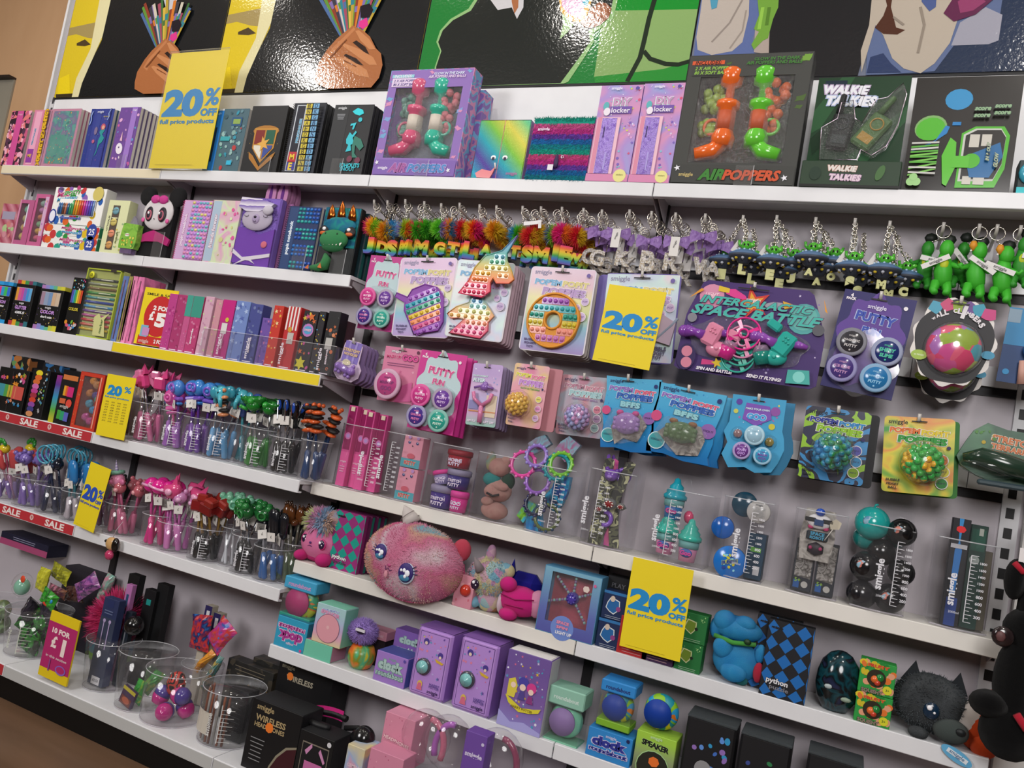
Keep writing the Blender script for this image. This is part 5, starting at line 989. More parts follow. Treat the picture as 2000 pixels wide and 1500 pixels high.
# small toy dangling over the shelf edge
q = at(218,1062,-.235); t = thing('dangling_charm','small yellow and black piglet charm hanging over the fifth shelf edge','charm',(q.x,-.235,q.z)); m = MB(); m.ball((0,0,0),(.028,.014,.024),('#c9a06a','g'),14); m.ball((.022,-.002,.0),(.016,.012,.026),('#17130f','g'),12); m.ball((-.022,-.006,.006),(.008,.006,.006),'#17130f',8); m.ball((.004,-.004,-.04),(.02,.012,.018),('#b83a64','g'),10); part('figure',m,t)
m = MB(); m.tube([(.0,0,.02),(.004,.004,.05),(.02,.012,.085)],.0012,'#b8a4ac',5); part('string',m,t)
# ================================================================ hooks, key rings and hanging cards
HK = ('#c8c4be','g')
_hook = {}
def hook(px,py,label,L=.125,group='wall hooks carrying the key rings'):
    Y = -L; p = at(px,py,Y); m = MB(); m.tube([(0,L-.001,-.034),(0,L*.5,-.026),(0,.018,-.02),(0,.004,-.014),(0,0,0)],.0042,HK,8); m.box(-.012,L-.006,-.06,.012,L-.001,-.012,'#dcdadd',.002)
    if L not in _hook: _hook[L] = m.mesh('wall_hook')
    solid('wall_hook',_hook[L],label,'hook',tuple(p),0,group); return p
CH = ('#d6d0c4','m')
def rings(m,top,n=3,L=.05,r=.012):
    for i in range(n): m.ring((top[0]+.004*(i % 2),top[1]+i*.006,top[2]-.012-i*.004),r,.0013,CH,'y',14)
    z = top[2]-.03
    while z > top[2]-.03-L: m.ring((top[0]+.002*math.sin(z*900),top[1]+.004,z),.0045,.0012,CH,'y' if int(z*200) % 2 else 'x',8); z -= .008
RB = ['#d8246c','#d85a1f','#e0c01f','#3f9c2a','#1f7f9c','#2f6fb8','#6a3fa0']
RAIN = {}
def rain(h):
    key = round(h,3)
    if key not in RAIN: RAIN[key] = pm('fade',['#5f3f98','#2f6fb0','#2f9a3a','#b8c42a','#e8b81f','#e86a1f','#e0246c'],h,.6)
    return RAIN[key]
def letter(m,ch,h,th,c,bold=.05,wide=.8): m.text(ch,0,0,h/2,h*wide,c,h,bold,th=th); return m
kos = []
def koosh_mesh(cols,seed):
    m = MB(); m.ball((0,0,0),.017,(cols[1],'p'),10).hair((0,0,0),.012,.026,900,[(c,'p') for c in cols],w=.0019,seed=seed); return m.mesh('koosh_ball')
KC = [['#f0307c','#f8b82a','#9ad030'],['#d8a02c','#2f8fc8','#5aa8d8'],['#7f7fb8','#a8c02a','#e0801f'],['#d8304c','#5ab82a','#3f9c2a'],['#7ad030','#5cc030','#9a8fc0'],['#d8408c','#e89a2c','#2f7fa8'],['#e0a81f','#e8501f','#d8246c'],['#e8a81f','#e0901f','#d8b02a'],['#2f8fb8','#4fb82a','#9aa82a'],['#d8402c','#d82a3c','#d8b02a'],['#7a8ab0','#7fb82a','#d8246c'],['#d8246c','#e0308c','#e87a2a']]
KM = [koosh_mesh(c,i+3) for i,c in enumerate(KC)]
KR = [('J',731,390,727,443,722,480,0),('D',757,391,752,452,749,484,7),('S',775,392,764,449,767,486,1),('M',792,389,793,448,790,484,2),('N',812,392,814,450,806,486,3),('M',829,393,832,447,824,484,3),('G',862,397,860,447,860,486,4),('T',880,397,879,447,887,487,5),
      ('I',898,396,903,449,903,492,9),('L',937,399,926,449,918,490,6),('A',970,401,966,451,950,489,7),('T',1021,402,1012,459,1006,494,8),('S',1040,404,1036,462,1031,497,9),('M',1057,403,1050,456,1058,499,9),('I',1084,404,1080,459,1087,494,10),('E',1098,404,1098,456,1106,500,11),('W',1110,410,1128,462,1122,505,9)]
HKS = set()
for i,(ch,hx,hy,kx,ky,lx,ly,ci) in enumerate(KR):
    key = round(hx/14); 
    if i in (0,1,3,5,6,8,9,10,11,13,15): hook(hx,hy,'wall hook carrying rainbow letter key rings')
    Y = -.112+.012*(i % 3); K_ = at(kx,ky,Y); T = at(hx+4,hy+14,Y); Lp = at(lx,ly,Y)
    if i not in (0,1,3,5,6,8,9,10,11,13,15): T.x = K_.x
    t = thing('letter_keyring','rainbow striped letter %s key ring under a %s bristle ball' % (ch,['pink, orange and green','orange and blue','lilac and lime','red and green','leafy green','pink, orange and blue','yellow and red','golden yellow','teal and green','scarlet','blue, green and pink','hot pink'][ci])+('' if (ch,ci) not in (('M',3),('S',9)) else ' among others'),'key ring',tuple(K_))
    m = MB(); m.v = []; part('koosh_ball',KM[ci],t)
    m = MB(); rings(m,(T.x-K_.x,0,T.z-K_.z+.014),3,max(.01,T.z-K_.z-.03)); part('chain',m,t)
    m = MB(); h = .058; letter(m,ch,h,.016,rain(h),.07,.35 if ch == 'I' else .85 if ch in 'MW' else .68); o = part('rainbow_letter',m,t); o.location = (Lp.x-K_.x,-.008,Lp.z-K_.z-h/2); o.rotation_euler = (0,0,[.0,.5,.2,-.4,.6,.3,PI*.94 if 0 else .1,.4,-.5,.35,0,.1,0,.3,.2,.5,.4][i])
m = MB(); m.box(-.03,0,-.006,.03,.001,.006,'#e6e4e6'); m.box(.02,-.001,-.02,.03,0,.0,'#dcdadc'); q = at(1040,435,-.14); solid('price_tag',m,'white price tag lying across the rainbow letter key rings','tag',tuple(q),ry=-.15)
# silver letters under lilac bows
SIL = pm('voro',['#e8e4dc','#c8c0b8','#f8f4ec','#d8c8ac','#afa8a0','#f0ecef'],300,.3,0,.35)
LIL = pm('noise',['#8f68b4','#b08fd0','#9a74c0','#c0a0dc'],60,.35,0,.4)
for ch,hx,hy,bx,by,lx,ly,tag,deep in (('C',1140,406,1147,452,1150,500,0,1),('G',1176,409,1172,458,1166,503,0,0),('K',1230,409,1208,458,1216,505,1,0),('B',1273,412,1268,473,1265,510,0,0),('R',1320,415,1322,474,1311,512,1,0),('V',1378,417,1374,464,1368,520,0,0),('A',1378,417,1406,484,1392,524,0,2)):
    if deep < 2: hook(hx,hy,'wall hook carrying silver letter key rings',group='wall hooks carrying the silver letters')
    Y = -.118 if deep == 0 else -.09; B = at(bx,by,Y); T = at(hx,hy+12,Y); Lp = at(lx,ly,Y)
    t = thing('letter_keyring','silver glitter letter %s key ring under a lilac sparkly bow' % ch,'key ring',tuple(B))
    m = MB(); 
    for s_ in (-1,1): m.add([(0,-.006,.007),(s_*.018,-.011,.014),(s_*.036,-.008,.020),(s_*.040,-.004,.0),(s_*.034,-.008,-.020),(s_*.016,-.011,-.012),(0,-.006,-.007),(s_*.02,.004,0)],[(0,1,5,6) if s_ > 0 else (6,5,1,0),(1,2,3),(1,3,5),(3,4,5),(0,7,1),(1,7,2),(2,7,3),(3,7,4),(4,7,5),(5,7,6)],LIL)
    m.ball((0,-.009,0),(.007,.006,.010),LIL,8); part('bow',m,t)
    m = MB(); rings(m,(T.x-B.x,0,T.z-B.z+.012),4,.02,.013); m.tube([(0,.006,.02),(0,.002,-.03)],.0015,CH,5); part('chain',m,t)
    m = MB(); letter(m,ch,.062,.010,SIL,.045,.72); o = part('glitter_letter',m,t); o.location = (Lp.x-B.x,0,Lp.z-B.z-.031); o.rotation_euler = (0,0,.25 if ch != 'V' else .9)
    if tag: m = MB(); m.box(-.014,-.018,-.045,.012,-.0165,.012,'#d8d5d2'); m.text('smiggle',0,-.019,-.01,.022,'#4a4a4c',None,.01,0,1.3); part('price_tag',m,t)
# saucers with aliens
for ch,hx,hy,ux,uy,tag,deep in (('L',1452,420,1454,502,1,0),('I',1452,420,1414,512,0,1),('E',1518,420,1508,512,1,0),('J',1518,420,1549,518,0,1),('A',1594,424,1584,506,0,0),('O',1594,424,1627,516,1,1),('S',1671,426,1664,525,1,0),('M',1739,431,1725,530,1,0),('C',1739,431,1768,544,0,1)):
    if not deep: hook(hx,hy,'wall hook carrying flying saucer key rings',group='wall hooks carrying the saucers')
    Y = -.118 if not deep else -.07; U = at(ux,uy,Y); T = at(hx,hy+8,Y); t = thing('saucer_keyring','blue grey flying saucer key ring with a green alien and cream letter %s' % ch,'key ring',tuple(U)); R = .045
    m = MB(); m.lathe([(0,-.019),(.012,-.019),(.016,-.012),(.038,-.003),(R,.004),(R*.97,.008),(.030,.015),(.016,.021),(0,.022)],('#4f6c90','p'),28,sq=.8); m.lathe([(0,-.0195),(.014,-.0198),(.017,-.0128),(.0395,-.0038),(R+.0004,.0028)],('#3a3f4c','p'),28,sq=.8); part('saucer',m,t)
    m = MB()
    for j in range(10):
        a = 2*PI*j/10+.3; rr = .031; m.ball((rr*math.cos(a),rr*.8*math.sin(a),-.0075),(.0048,.0042,.0045),'#d0b42a' if j % 2 == 0 else '#b8bcc8',8)
        if j % 2: m.tube([(.027*math.cos(a),.022*math.sin(a),-.013),(.036*math.cos(a),.029*math.sin(a),-.002)],.002,'#b8bcc8',5)
        m.ball((.024*math.cos(a),.019*math.sin(a),.018),.0035,'#a8c4e0',6)
    part('lights',m,t)
    m = MB(); m.ball((.002,-.003,.031),(.015,.013,.015),('#4fae34','g'),14); m.ball((.015,-.004,.034),(.010,.007,.007),('#5fc040','g'),10)
    for s_ in (-1,1): m.tube([(s_*.008,0,.026),(s_*.018,-.003,.034),(s_*.020,-.004,.046)],.004,('#48a830','g'),6); m.ball((s_*.005+.002,-.0155,.032),(.0028,.002,.004),'#101410',6)
    part('alien',m,t)
    m = MB(); m.tube([(0,0,.04),(T.x-U.x,0,T.z-U.z)],.0012,CH,5)
    R_ = random.Random(ord(ch)); n = 14
    for j in range(n):
        f = j/n; m.ring((f*(T.x-U.x)+R_.uniform(-.008,.008)*(1-f),R_.uniform(-.004,.006),.045+f*(T.z-U.z-.045)),.006,.0016,CH,'y' if j % 2 else 'x',8)
    part('chain',m,t)
    m = MB(); letter(m,ch,.030,.008,'#c8c88a',.09,.75); o = part('letter',m,t); o.location = (0,-.008,-.052); o.rotation_euler = (0,0,.15)
    if tag: m = MB(); m.at(-.03,.004,.012,ry=.5); m.box(-.014,0,0,.014,.001,.034,'#cfcbc8'); m.text('£',0,-.001,.02,.008,'#8c8884'); part('price_tag',m,t)
# stretchy green lizards
for j,(hx,hy,dx,dy,open_,l,sc) in enumerate(((1844,434,1842,525,0,'bright green dinosaur key ring with a yellow chest',1.0),(1914,437,1906,530,1,'bright green dinosaur key ring with an orange mouth, middle hook',1.0),(1949,438,1958,538,1,'bright green dinosaur key ring with a forked open mouth',1.0),
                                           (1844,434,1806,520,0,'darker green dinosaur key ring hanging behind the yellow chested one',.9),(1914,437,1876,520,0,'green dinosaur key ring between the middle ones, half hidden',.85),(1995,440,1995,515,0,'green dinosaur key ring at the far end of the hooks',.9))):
    if j not in (3,4): hook(hx,hy,'wall hook carrying green dinosaur key rings',group='wall hooks carrying the dinosaurs')
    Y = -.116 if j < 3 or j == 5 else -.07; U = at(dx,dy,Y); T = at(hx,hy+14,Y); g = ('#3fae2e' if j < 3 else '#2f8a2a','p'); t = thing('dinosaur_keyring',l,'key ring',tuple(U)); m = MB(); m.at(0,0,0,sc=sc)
    m.tube([(0,0,.042),(0,-.002,.02),(0,0,-.005),(.004,.002,-.03),(.0,.004,-.045)],[.012,.017,.022,.020,.012],g,12); m.ball((.002,-.006,.05),(.017,.018,.024),g,14)
    for s_ in (-1,1): m.tube([(s_*.014,-.004,.012),(s_*.034,-.01,.004),(s_*.040,-.016,.012)],[.008,.006,.005],g,8); m.tube([(s_*.010,0,-.035),(s_*.016,-.004,-.058),(s_*.012,-.016,-.066)],[.013,.010,.008],g,8)
    m.tube([(0,.012,-.035),(.02,.03,-.05),(.03,.03,-.07)],[.012,.007,.002],g,8)
    for i in range(7): m.add([(-.004,.014,.05-.014*i),(.004,.014,.05-.014*i),(0,.024,.045-.014*i),(0,.012,.036-.014*i)],[(0,1,2),(1,3,2),(3,0,2)],g)
    part('body',m,t); m = MB(); m.at(0,0,0,sc=sc)
    if open_: m.lathe([(.002,-.012),(.010,0),(.006,.012),(0,.014)],'#d8922c',10,(-.014,-.014,.060)); m.ball((-.018,-.014,.048),.003,'#e8e8e4',6)
    else: m.ball((0,-.016,.008),(.011,.007,.016),'#b8c82a',10)
    part('mouth' if open_ else 'chest',m,t)
    m = MB(); rings(m,(T.x-U.x,0,T.z-U.z+.006),1,.0,.017); m.tube([(T.x-U.x,0,T.z-U.z-.026),(0,0,.07*sc)],.0018,CH,6); m.ball((.006,.006,.078),(.016,.008,.014),'#121a14',8); part('chain',m,t)
    m = MB(); m.at(-.02+.03*j % .05,-.026,.01,ry=(-.5,.6,.35,.2,.9,.1)[j]); m.box(-.034,0,-.006,.034,.001,.007,'#d6d4d2'); m.text('smiggle',0,-.001,0,.03,'#5c5c5c'); part('price_tag',m,t)

def deeper(test,label,off,k=1):
    for o in [o for o in COL.objects if o.parent is None and o.get('category') == 'key ring' and test(o['label'])]:
        for j in range(k):
            d = Vector(off)*(j+1); n = dup(o,None,o.location+d,label,group=label); n.rotation_euler = (0,0,random.uniform(-.5,.5))
deeper(lambda l: l.startswith('rainbow'),'rainbow letter key ring hanging behind the front row of them',(.014,.045,-.010))
deeper(lambda l: l.startswith('silver'),'silver letter key ring hanging behind the lilac bow ones in front',(.016,.034,-.012),2)
deeper(lambda l: l.startswith('blue grey') and not any(c in l for c in ('letter I','letter J','letter O','letter C')),'flying saucer key ring hanging behind the front saucers',(.022,.05,-.012))

# ---------------------------------------------------------------- cards on hooks
def outline(kind,w,h):
    if kind == 'round': r = w*.06; P = []; [P.append((sx*(w/2-r)+r*math.cos(a0+PI/2*i/4),(h-r if sz else r)+r*math.sin(a0+PI/2*i/4))) for sx,sz,a0 in ((1,0,-PI/2),(1,1,0),(-1,1,PI/2),(-1,0,PI)) for i in range(5)]; return P
    if kind == 'rect': return [(-w/2,0),(w/2,0),(w/2,h),(-w/2,h)]
    return [((u-.5)*w,v*h) for u,v in kind]
def card(name,label,q,Y,base,art,fit,shape='round',n=0,blabel=None,hk=True,hx=.5,pitch=.012,bdx=.0,thick=.0016,cat='toy card',tilt=0,cname='backing_card',back=None):
    x,z,w,h,roll = quad(q,Y); t = thing(name,label,cat,(x,Y,z),0,ry=roll*.9,rx=tilt); P = outline(shape,w,h)
    m = MB(); m.plate(P,0,thick,base); A = Art(m,w,h)
    if art: art(A)
    A.poly([(hx-.11,.95),(hx-.03,.95),(hx,.975),(hx+.03,.95),(hx+.11,.95),(hx+.11,.935),(hx-.11,.935)],'#171519') if hk else 0
    part(cname,m,t)
    if fit: fit(t,w,h)
    if hk:
        c_ = Vector((x+(hx-.5)*w+math.sin(roll)*h*.95,Y,z+h*.965)); L = -Y+.012; px,py = pj((c_.x,-L,c_.z+.014)); hook(px,py,'wall hook through the %s' % hklab(label),L,'hooks behind '+label)
    if n:
        m = MB(); m.plate(P,0,thick+.004,back or base); o = None
        for i in range(n):
            loc = (x+bdx*(i+1),Y+.008+pitch*(i+1),z-.002*(i+1))
            o = solid(name,m,blabel,cat,loc,0,blabel,ry=roll*.9+.01*(i % 2)) if o is None else dup(o,None,loc)
    return t,x,z,w,h
def hklab(l): return l if len(l.split()) <= 12 else ' '.join(l.split()[:9])
def pot(t,x,z,r,lid,ring,txt='PUTTY',tc='#e0c8dc',y=0,d=.022,name='putty_pot'):
    m = MB(); m.M = Matrix.Translation((x,y,z)) @ Matrix.Rotation(PI/2,4,'X'); m.lathe([(r*.8,0),(r*.84,d*.7)],(ring,'t'),28); m.lathe([(r*.98,d*.7),(r,d*.78),(r,d*.95),(r*.9,d),(r*.76,d*.99)],(ring,'p'),28); m.lathe([(r*.76,d*.97),(r*.74,d*1.01),(0,d*1.01)],(lid,'g'),28); m.M = Matrix()
    m.text('smiggle',x,y-d*1.04,z+r*.42,r*.5,tc); a,b = (txt.split('|')+[''])[:2]; m.text(a,x,y-d*1.04,z+r*.1,r*1.05,tc,r*.32,.05,.1)
    if b: m.text(b,x,y-d*1.04,z-r*.28,r*.85,tc,r*.3,.05,.1)
    m.ball((x,y-d*1.01,z-r*.58),(r*.07,.0006,r*.07),tc,8); return part(name,m,t)
def cloud(c,n=11,cx=.5,cy=.5,rx=.42,ry=.44,amp=.09,ph=0): return [(cx+(rx*(1+amp*math.sin(i*n*2*PI/66+ph)))*math.cos(2*PI*i/66),cy+(ry*(1+amp*math.sin(i*n*2*PI/66+ph)))*math.sin(2*PI*i/66)) for i in range(66)]
def putty(bg,goo,t1,pots,dark=False):
    def art(A):
        A.poly(cloud(0,9,.5,.52,.45,.46),goo).text('4',.12,.95,.04,'#efe8ee',None,.04).text('PACK',.12,.915,.14,'#efe8ee',None,.05).text('PUTTY',.52,.75,.56,t1,'#f0dce8' if not dark else '#a8b4d8',.05,0,-.08,hm=.12).text('FUN',.5,.62,.26,t1,'#f0dce8' if not dark else '#a8b4d8',.05,0,-.08,hm=.075).disc(.88,.9,.03,'#e8e4e8')
        if dark: A.text('smiggle',.5,.86,.26,'#d8d4ec')
    def fit(t,w,h):
        r = w*.215
        for (u,v,lid,ring,txt,tc) in pots: pot(t,(u-.5)*w,v*h,r,lid,ring,txt,tc,-.004)
        m = MB(); m.plate([((a-.5)*w,b*h) for a,b in cloud(0,8,.5,.3,.48,.33,.05,2)],-.0042,-.0012,('#ffffff','c')); part('blister',m,t)
    return art,fit
P4 = [(.24,.42,'#c83a88','#d85a9c','GLITTER|PUTTY','#f0c0dc'),(.72,.42,'#6a3f98','#a89ab0','FLUFFY|PUTTY','#d8b8e8'),(.24,.16,'#4a3488','#9a94b8','COLOUR|PUTTY','#e07ab0'),(.72,.15,'#2f9c8c','#7fb8ac','CRYSTAL|PUTTY','#d0ecdc')]
a,f = putty('#b83a84','#b9d0d4','#d0508c',P4); card('putty_card','pink four pack putty card below the rainbow letters',[722,498,792,503,697,640,768,650],-.12,'#bb3a88',a,f,'rect')
def pop_art(c,t3=True,glow=None,spots=True):
    def art(A):
        A.poly([(.02,.01),(.98,.01),(.98,.99),(.02,.99)],c).text('smiggle',.2,.93,.26,'#8a86a4').text("POP'EM",.3,.82,.42,'#7fb4d8','#e8e4f0',.06,.05,-.03,hm=.07).text('POPIT',.72,.81,.4,'#d8cc8a','#ece6ec',.06,.05,-.03,hm=.07).text('POPPIES',.56,.71,.66,'#b49ac8','#e9e2ee',.07,.05,-.03,hm=.095)
        A.text('BUBBLE',.17,.13,.2,'#5c4f7c',None,.04,hm=.026).text('FIDGET',.17,.09,.18,'#5c4f7c',None,.04,hm=.026).text('TOY',.17,.05,.11,'#5c4f7c',None,.04,hm=.026)
        for u,v,r in ((.9,.62,.06),(.8,.54,.055),(.88,.44,.07)): A.disc(u,v,r,'#e4dcea').disc(u,v,r*.86,'#c9b4d8').text('POP',u,v,r*1.2,'#8c70a8')
        A.disc(.9,.92,.03,'#6f5fa0')
    return art
PASTEL = pm('fade',['#b090c8','#a8a0d0','#7fb8cc','#b8ccb8','#d8d4a0','#d8b8c0','#d0b0d0'],.23,.35)
PASTEL2 = pm('noise',['#d8c0cc','#c0cce0','#c8e0dc','#dccfd8'],10,.35)
def bubbles(pts,rows,w,h,t,holes=None,name='fidget_toy',edge='#d88a2c',d=.010):
    """silicone outline with bubbles in coloured bands (rows: z, x0, x1, n, colour)"""
    m = MB(); P = [((a-.5)*w,b*h) for a,b in pts]; m.plate(P,-d,-.001,edge)
    rows = [(z*h,(x0-.5)*w,(x1-.5)*w,n,c) for z,x0,x1,n,c in rows]
    for z,x0,x1,n,c in rows:
        g = (c,'g'); dz = .008; m.box(x0-.003,-d-.001,z-dz,x1+.003,-d-.0001,z+dz,g)
        for i in range(n): m.ball((x0+.005+(x1-x0-.010)*i/max(1,n-1),-d-.001,z),(.0068,.006,.0068),g,10)
    m.tube([(a,-d-.0005,b) for a,b in P],.0022,edge,6,True); return part(name,m,t)
def drink(t,w,h):
    m = MB(); M0 = Matrix.Translation((.02*w,0,h*.08)) @ Matrix.Rotation(.42,4,'Y')
    o = bubbles([(.27,.06),(.66,.0),(.76,.08),(.86,.38),(.8,.52),(.62,.62),(.4,.62),(.3,.55),(.14,.66),(.1,.62),(.24,.5),(.2,.4)],[(.06,.32,.68,4,'#9a4fb8'),(.135,.29,.72,5,'#d0508c'),(.21,.27,.74,5,'#e8905c'),(.285,.26,.77,6,'#d8b82a'),(.36,.24,.79,6,'#2f9a7c'),(.435,.25,.8,6,'#1f98b0'),(.51,.32,.76,5,'#9a4fb8')],w*1.05,h,t,edge='#8a48a8')
    o.location = (-.006,0,h*.07); o.rotation_euler = (0,.0,0); o.rotation_euler = (0,-.4*0-.38,0); o.location = (.040,0,h*.04)
card('fidget_card','pastel bubble toy card with a rainbow drink cup',[789,504,903,503,765,656,873,661],-.13,'#dcd4e0',pop_art(PASTEL),drink,n=2,blabel='pastel bubble toy card behind the drink cup one',back='#d8d4dc',pitch=.016)
def uni(t,w,h):
    U = [(.15,.02),(.7,.0),(.8,.12),(.78,.24),(.86,.34),(.74,.46),(.62,.56),(.6,.66),(.42,.62),(.4,.5),(.2,.42),(.06,.3),(.14,.24),(.4,.28)]
    o = bubbles(U,[(.07,.24,.72,5,'#d0487c'),(.14,.36,.74,4,'#d8688c'),(.21,.42,.76,4,'#e08a6c'),(.29,.12,.78,6,'#d8a85c'),(.37,.26,.78,5,'#c8c87a'),(.45,.44,.7,3,'#8ac8c0'),(.53,.46,.62,2,'#6aa8d0'),(.59,.47,.58,1,'#9a7ac8')],w*1.0,h*.86,t,edge=pm('fade',['#d8406c','#e0607c','#e8946c','#e0c07c','#8ac8c8','#a08ac8'],h*.6,.4)); o.location = (-.01,0,h*.02)
card('fidget_card','bubble toy card with a unicorn in rainbow bands',[913,507,1027,519,867,657,980,668],-.135,'#dcd6dc',pop_art(PASTEL2),uni,n=4,blabel='toy card stacked behind the rainbow unicorn one',back='#c4a8b4',pitch=.018)
x,z,w,h,roll = quad([925,492,1005,500,900,575,975,580],-.155)
t = thing('fidget_toy','loose rainbow unicorn bubble toy hung above its card','fidget toy',(x,-.158,z)); bubbles([(.0,.0),(.6,-.05),(.78,.1),(.74,.3),(.8,.42),(.9,.3),(1.2,.32),(1.3,.42),(1.2,.62),(1.05,.84),(1.02,1.0),(1.2,1.42),(.9,1.05),(.5,.9),(.3,.62),(.2,.3)],[(.05,.12,.66,5,'#d0305c'),(.2,.14,.66,4,'#d8486c'),(.35,.3,.66,4,'#e07a3c'),(.5,.36,.7,3,'#d8a02c'),(.48,.92,1.14,2,'#e8a05c'),(.64,.56,1.1,4,'#c8b85a'),(.78,.66,1.0,3,'#5aa888'),(.9,.76,.98,2,'#4f94a8')],w,h,t,edge=pm('fade',['#d83060','#e0505c','#e0923c','#c8bc5c','#5ab0a0','#5a9ac0','#7a6ab4'],h*1.4,.4))
def donut(t,w,h):
    m = MB(); cx,cz = -.02*w,h*.37; R = w*.4
    m.M = Matrix.Translation((cx,0,cz)) @ Matrix.Rotation(PI/2,4,'X'); N = 40; ro,ri = R,R*.27; vs_ = []
    for y in (.001,.012):
        for r in (ro,ri): vs_ += [(r*(1+(.03*math.sin(7*2*PI*i/N) if r == ro else 0))*math.cos(2*PI*i/N),r*math.sin(2*PI*i/N)*(1.0),y) for i in range(N)]
    fs = [(i,(i+1) % N,N+(i+1) % N,N+i) for i in range(N)]+[(2*N+i,3*N+i,3*N+(i+1) % N,2*N+(i+1) % N) for i in range(N)]+[(i,2*N+i,2*N+(i+1) % N,(i+1) % N) for i in range(N)]+[(N+i,N+(i+1) % N,3*N+(i+1) % N,3*N+i) for i in range(N)]
    m.add(vs_,fs,'#d8902c'); m.M = Matrix()
    cols = ['#b868a8','#e08a78','#c8b42a','#1f8f7c','#2fa0a8','#9a4fb0']
    for k_,c in enumerate(cols):
        z = cz+R*(-.66+.27*k_); hw = math.sqrt(max(1e-5,(R*.95)**2-(abs(z-cz)+R*.12)**2)); n = max(2,int(hw*2/.0155)); g = (c,'g')
        for i in range(n):
            x = cx-hw+.007+(2*hw-.014)*i/(n-1)
            if math.hypot(x-cx,z-cz) < ri+.012: continue
            m.box(x-.0085,-.0135,z-R*.125,x+.0085,-.0122,z+R*.125,g); m.ball((x,-.0133,z),(.0068,.006,.0068),g,10)
    m.ring((cx,-.0135,cz),ri*1.15,.004,'#d8902c','y',24); m.ring((cx,-.0135,cz),R*.96,.004,'#d8902c','y',36); part('fidget_toy',m,t)
card('fidget_card','bubble toy card with a rainbow donut',[1045,520,1173,528,1012,682,1140,696],-.14,'#dcd8e0',pop_art(pm('fade',['#9a7fb8','#8fa0c8','#7fb0c0','#c0c88a','#d8d49a','#d8b8c4','#d8c0d0'],.25,.35)),donut,n=4,blabel='bubble toy card stacked behind the donut one',back='#b8b0ac',pitch=.017)
def but(t,w,h):
    m = MB(); m.plate([((a-.5)*w,b*h) for a,b in [(.5,.3),(.95,.2),(1.0,.45),(.8,.55),(.5,.45),(.2,.5),(.1,.3)]],-.014,-.001,'#b8a4b8'); m.tube([((a-.5)*w,-.012,b*h) for a,b in [(.5,.12),(.7,.2),(.95,.42),(1.02,.5)]],.004,'#8a94a8',8); part('fidget_toy',m,t)
card('fidget_card','purple edged pastel toy card mostly behind a yellow sign',[1195,536,1339,534,1163,700,1315,714],-.135,'#6a5fa0',lambda A: (pop_art(PASTEL2)(A),A.text('BUBBLE',.8,.16,.22,'#4a4464',None,.04).text('FIDGET',.8,.11,.2,'#4a4464',None,.04).text('TOY',.8,.06,.12,'#4a4464',None,.04)),but,n=1,blabel='purple edged toy card shifted behind its twin',bdx=-.03)
def galaxy(A):
    R = random.Random(5); A.scatter(30,['#cfc4e4','#7a5fb0'],.004,.009,3,star=.8).disc(.18,.83,.09,'#d08aa8').text('LIGHT',.18,.85,.1,'#efc8d4',None,.03,.2).text('UP',.18,.815,.05,'#efc8d4',None,.03,.2).disc(.84,.7,.11,'#4fa0a0').disc(.84,.71,.09,'#5fb0a8').poly([(.26,.92),(.34,.93),(.42,.87),(.44,.82),(.34,.84),(.28,.87)],'#d8388c').poly([(.22,.95),(.3,.93),(.3,.88),(.22,.89)],'#d8b82a').poly([(.54,.8),(.62,.84),(.68,.84),(.7,.79),(.6,.76)],'#9a98a4').poly([(.68,.86),(.8,.82),(.7,.78)],'#d8a82a').star(.48,.8,.09,'#c8342c',False).star(.48,.8,.06,'#e0a02c',False).text('smiggle',.48,.83,.1,'#e8e4ec')
    A.text('INTERGALACTIC',.5,.79,.80,'#42b0a4','#5c1f5c',.04,.35,-.0,hm=.085,ob=.03).text('SPACE BATTLE',.51,.675,.92,'#42b0a4','#5c1f5c',.04,.35,-.0,hm=.11,ob=.03).disc(.07,.57,.035,'#7f7f88').disc(.95,.6,.04,'#54545c')
    A.poly([(.02,.78),(.1,.9),(.12,.88)],'#d8922c').poly([(.97,.8),(.95,.92),(.99,.78)],'#d8922c').disc(.08,.14,.07,'#2f1d54',1.4).disc(.08,.2,.04,'#d08098',1.0).disc(.09,.08,.04,'#d08098').poly([(.2,.02),(.42,.02),(.42,.16),(.2,.16)],'#33205c').poly([(.2,.08),(.3,.1),(.28,.14),(.2,.14)],'#c8387c').poly([(.32,.14),(.42,.12),(.4,.06),(.32,.06)],'#42a8a0').star(.31,.12,.03,'#e0c02a',False).text('SPIN AND BATTLE!',.3,.04,.26,'#ece8f0',None,.04,.2).text('SEND IT FLYING!',.65,.04,.24,'#ece8f0',None,.04,.2).poly([(.8,.02),(.96,.04),(.94,.18),(.8,.16)],'#42a8a0').disc(.88,.1,.04,'#7fd0c8')
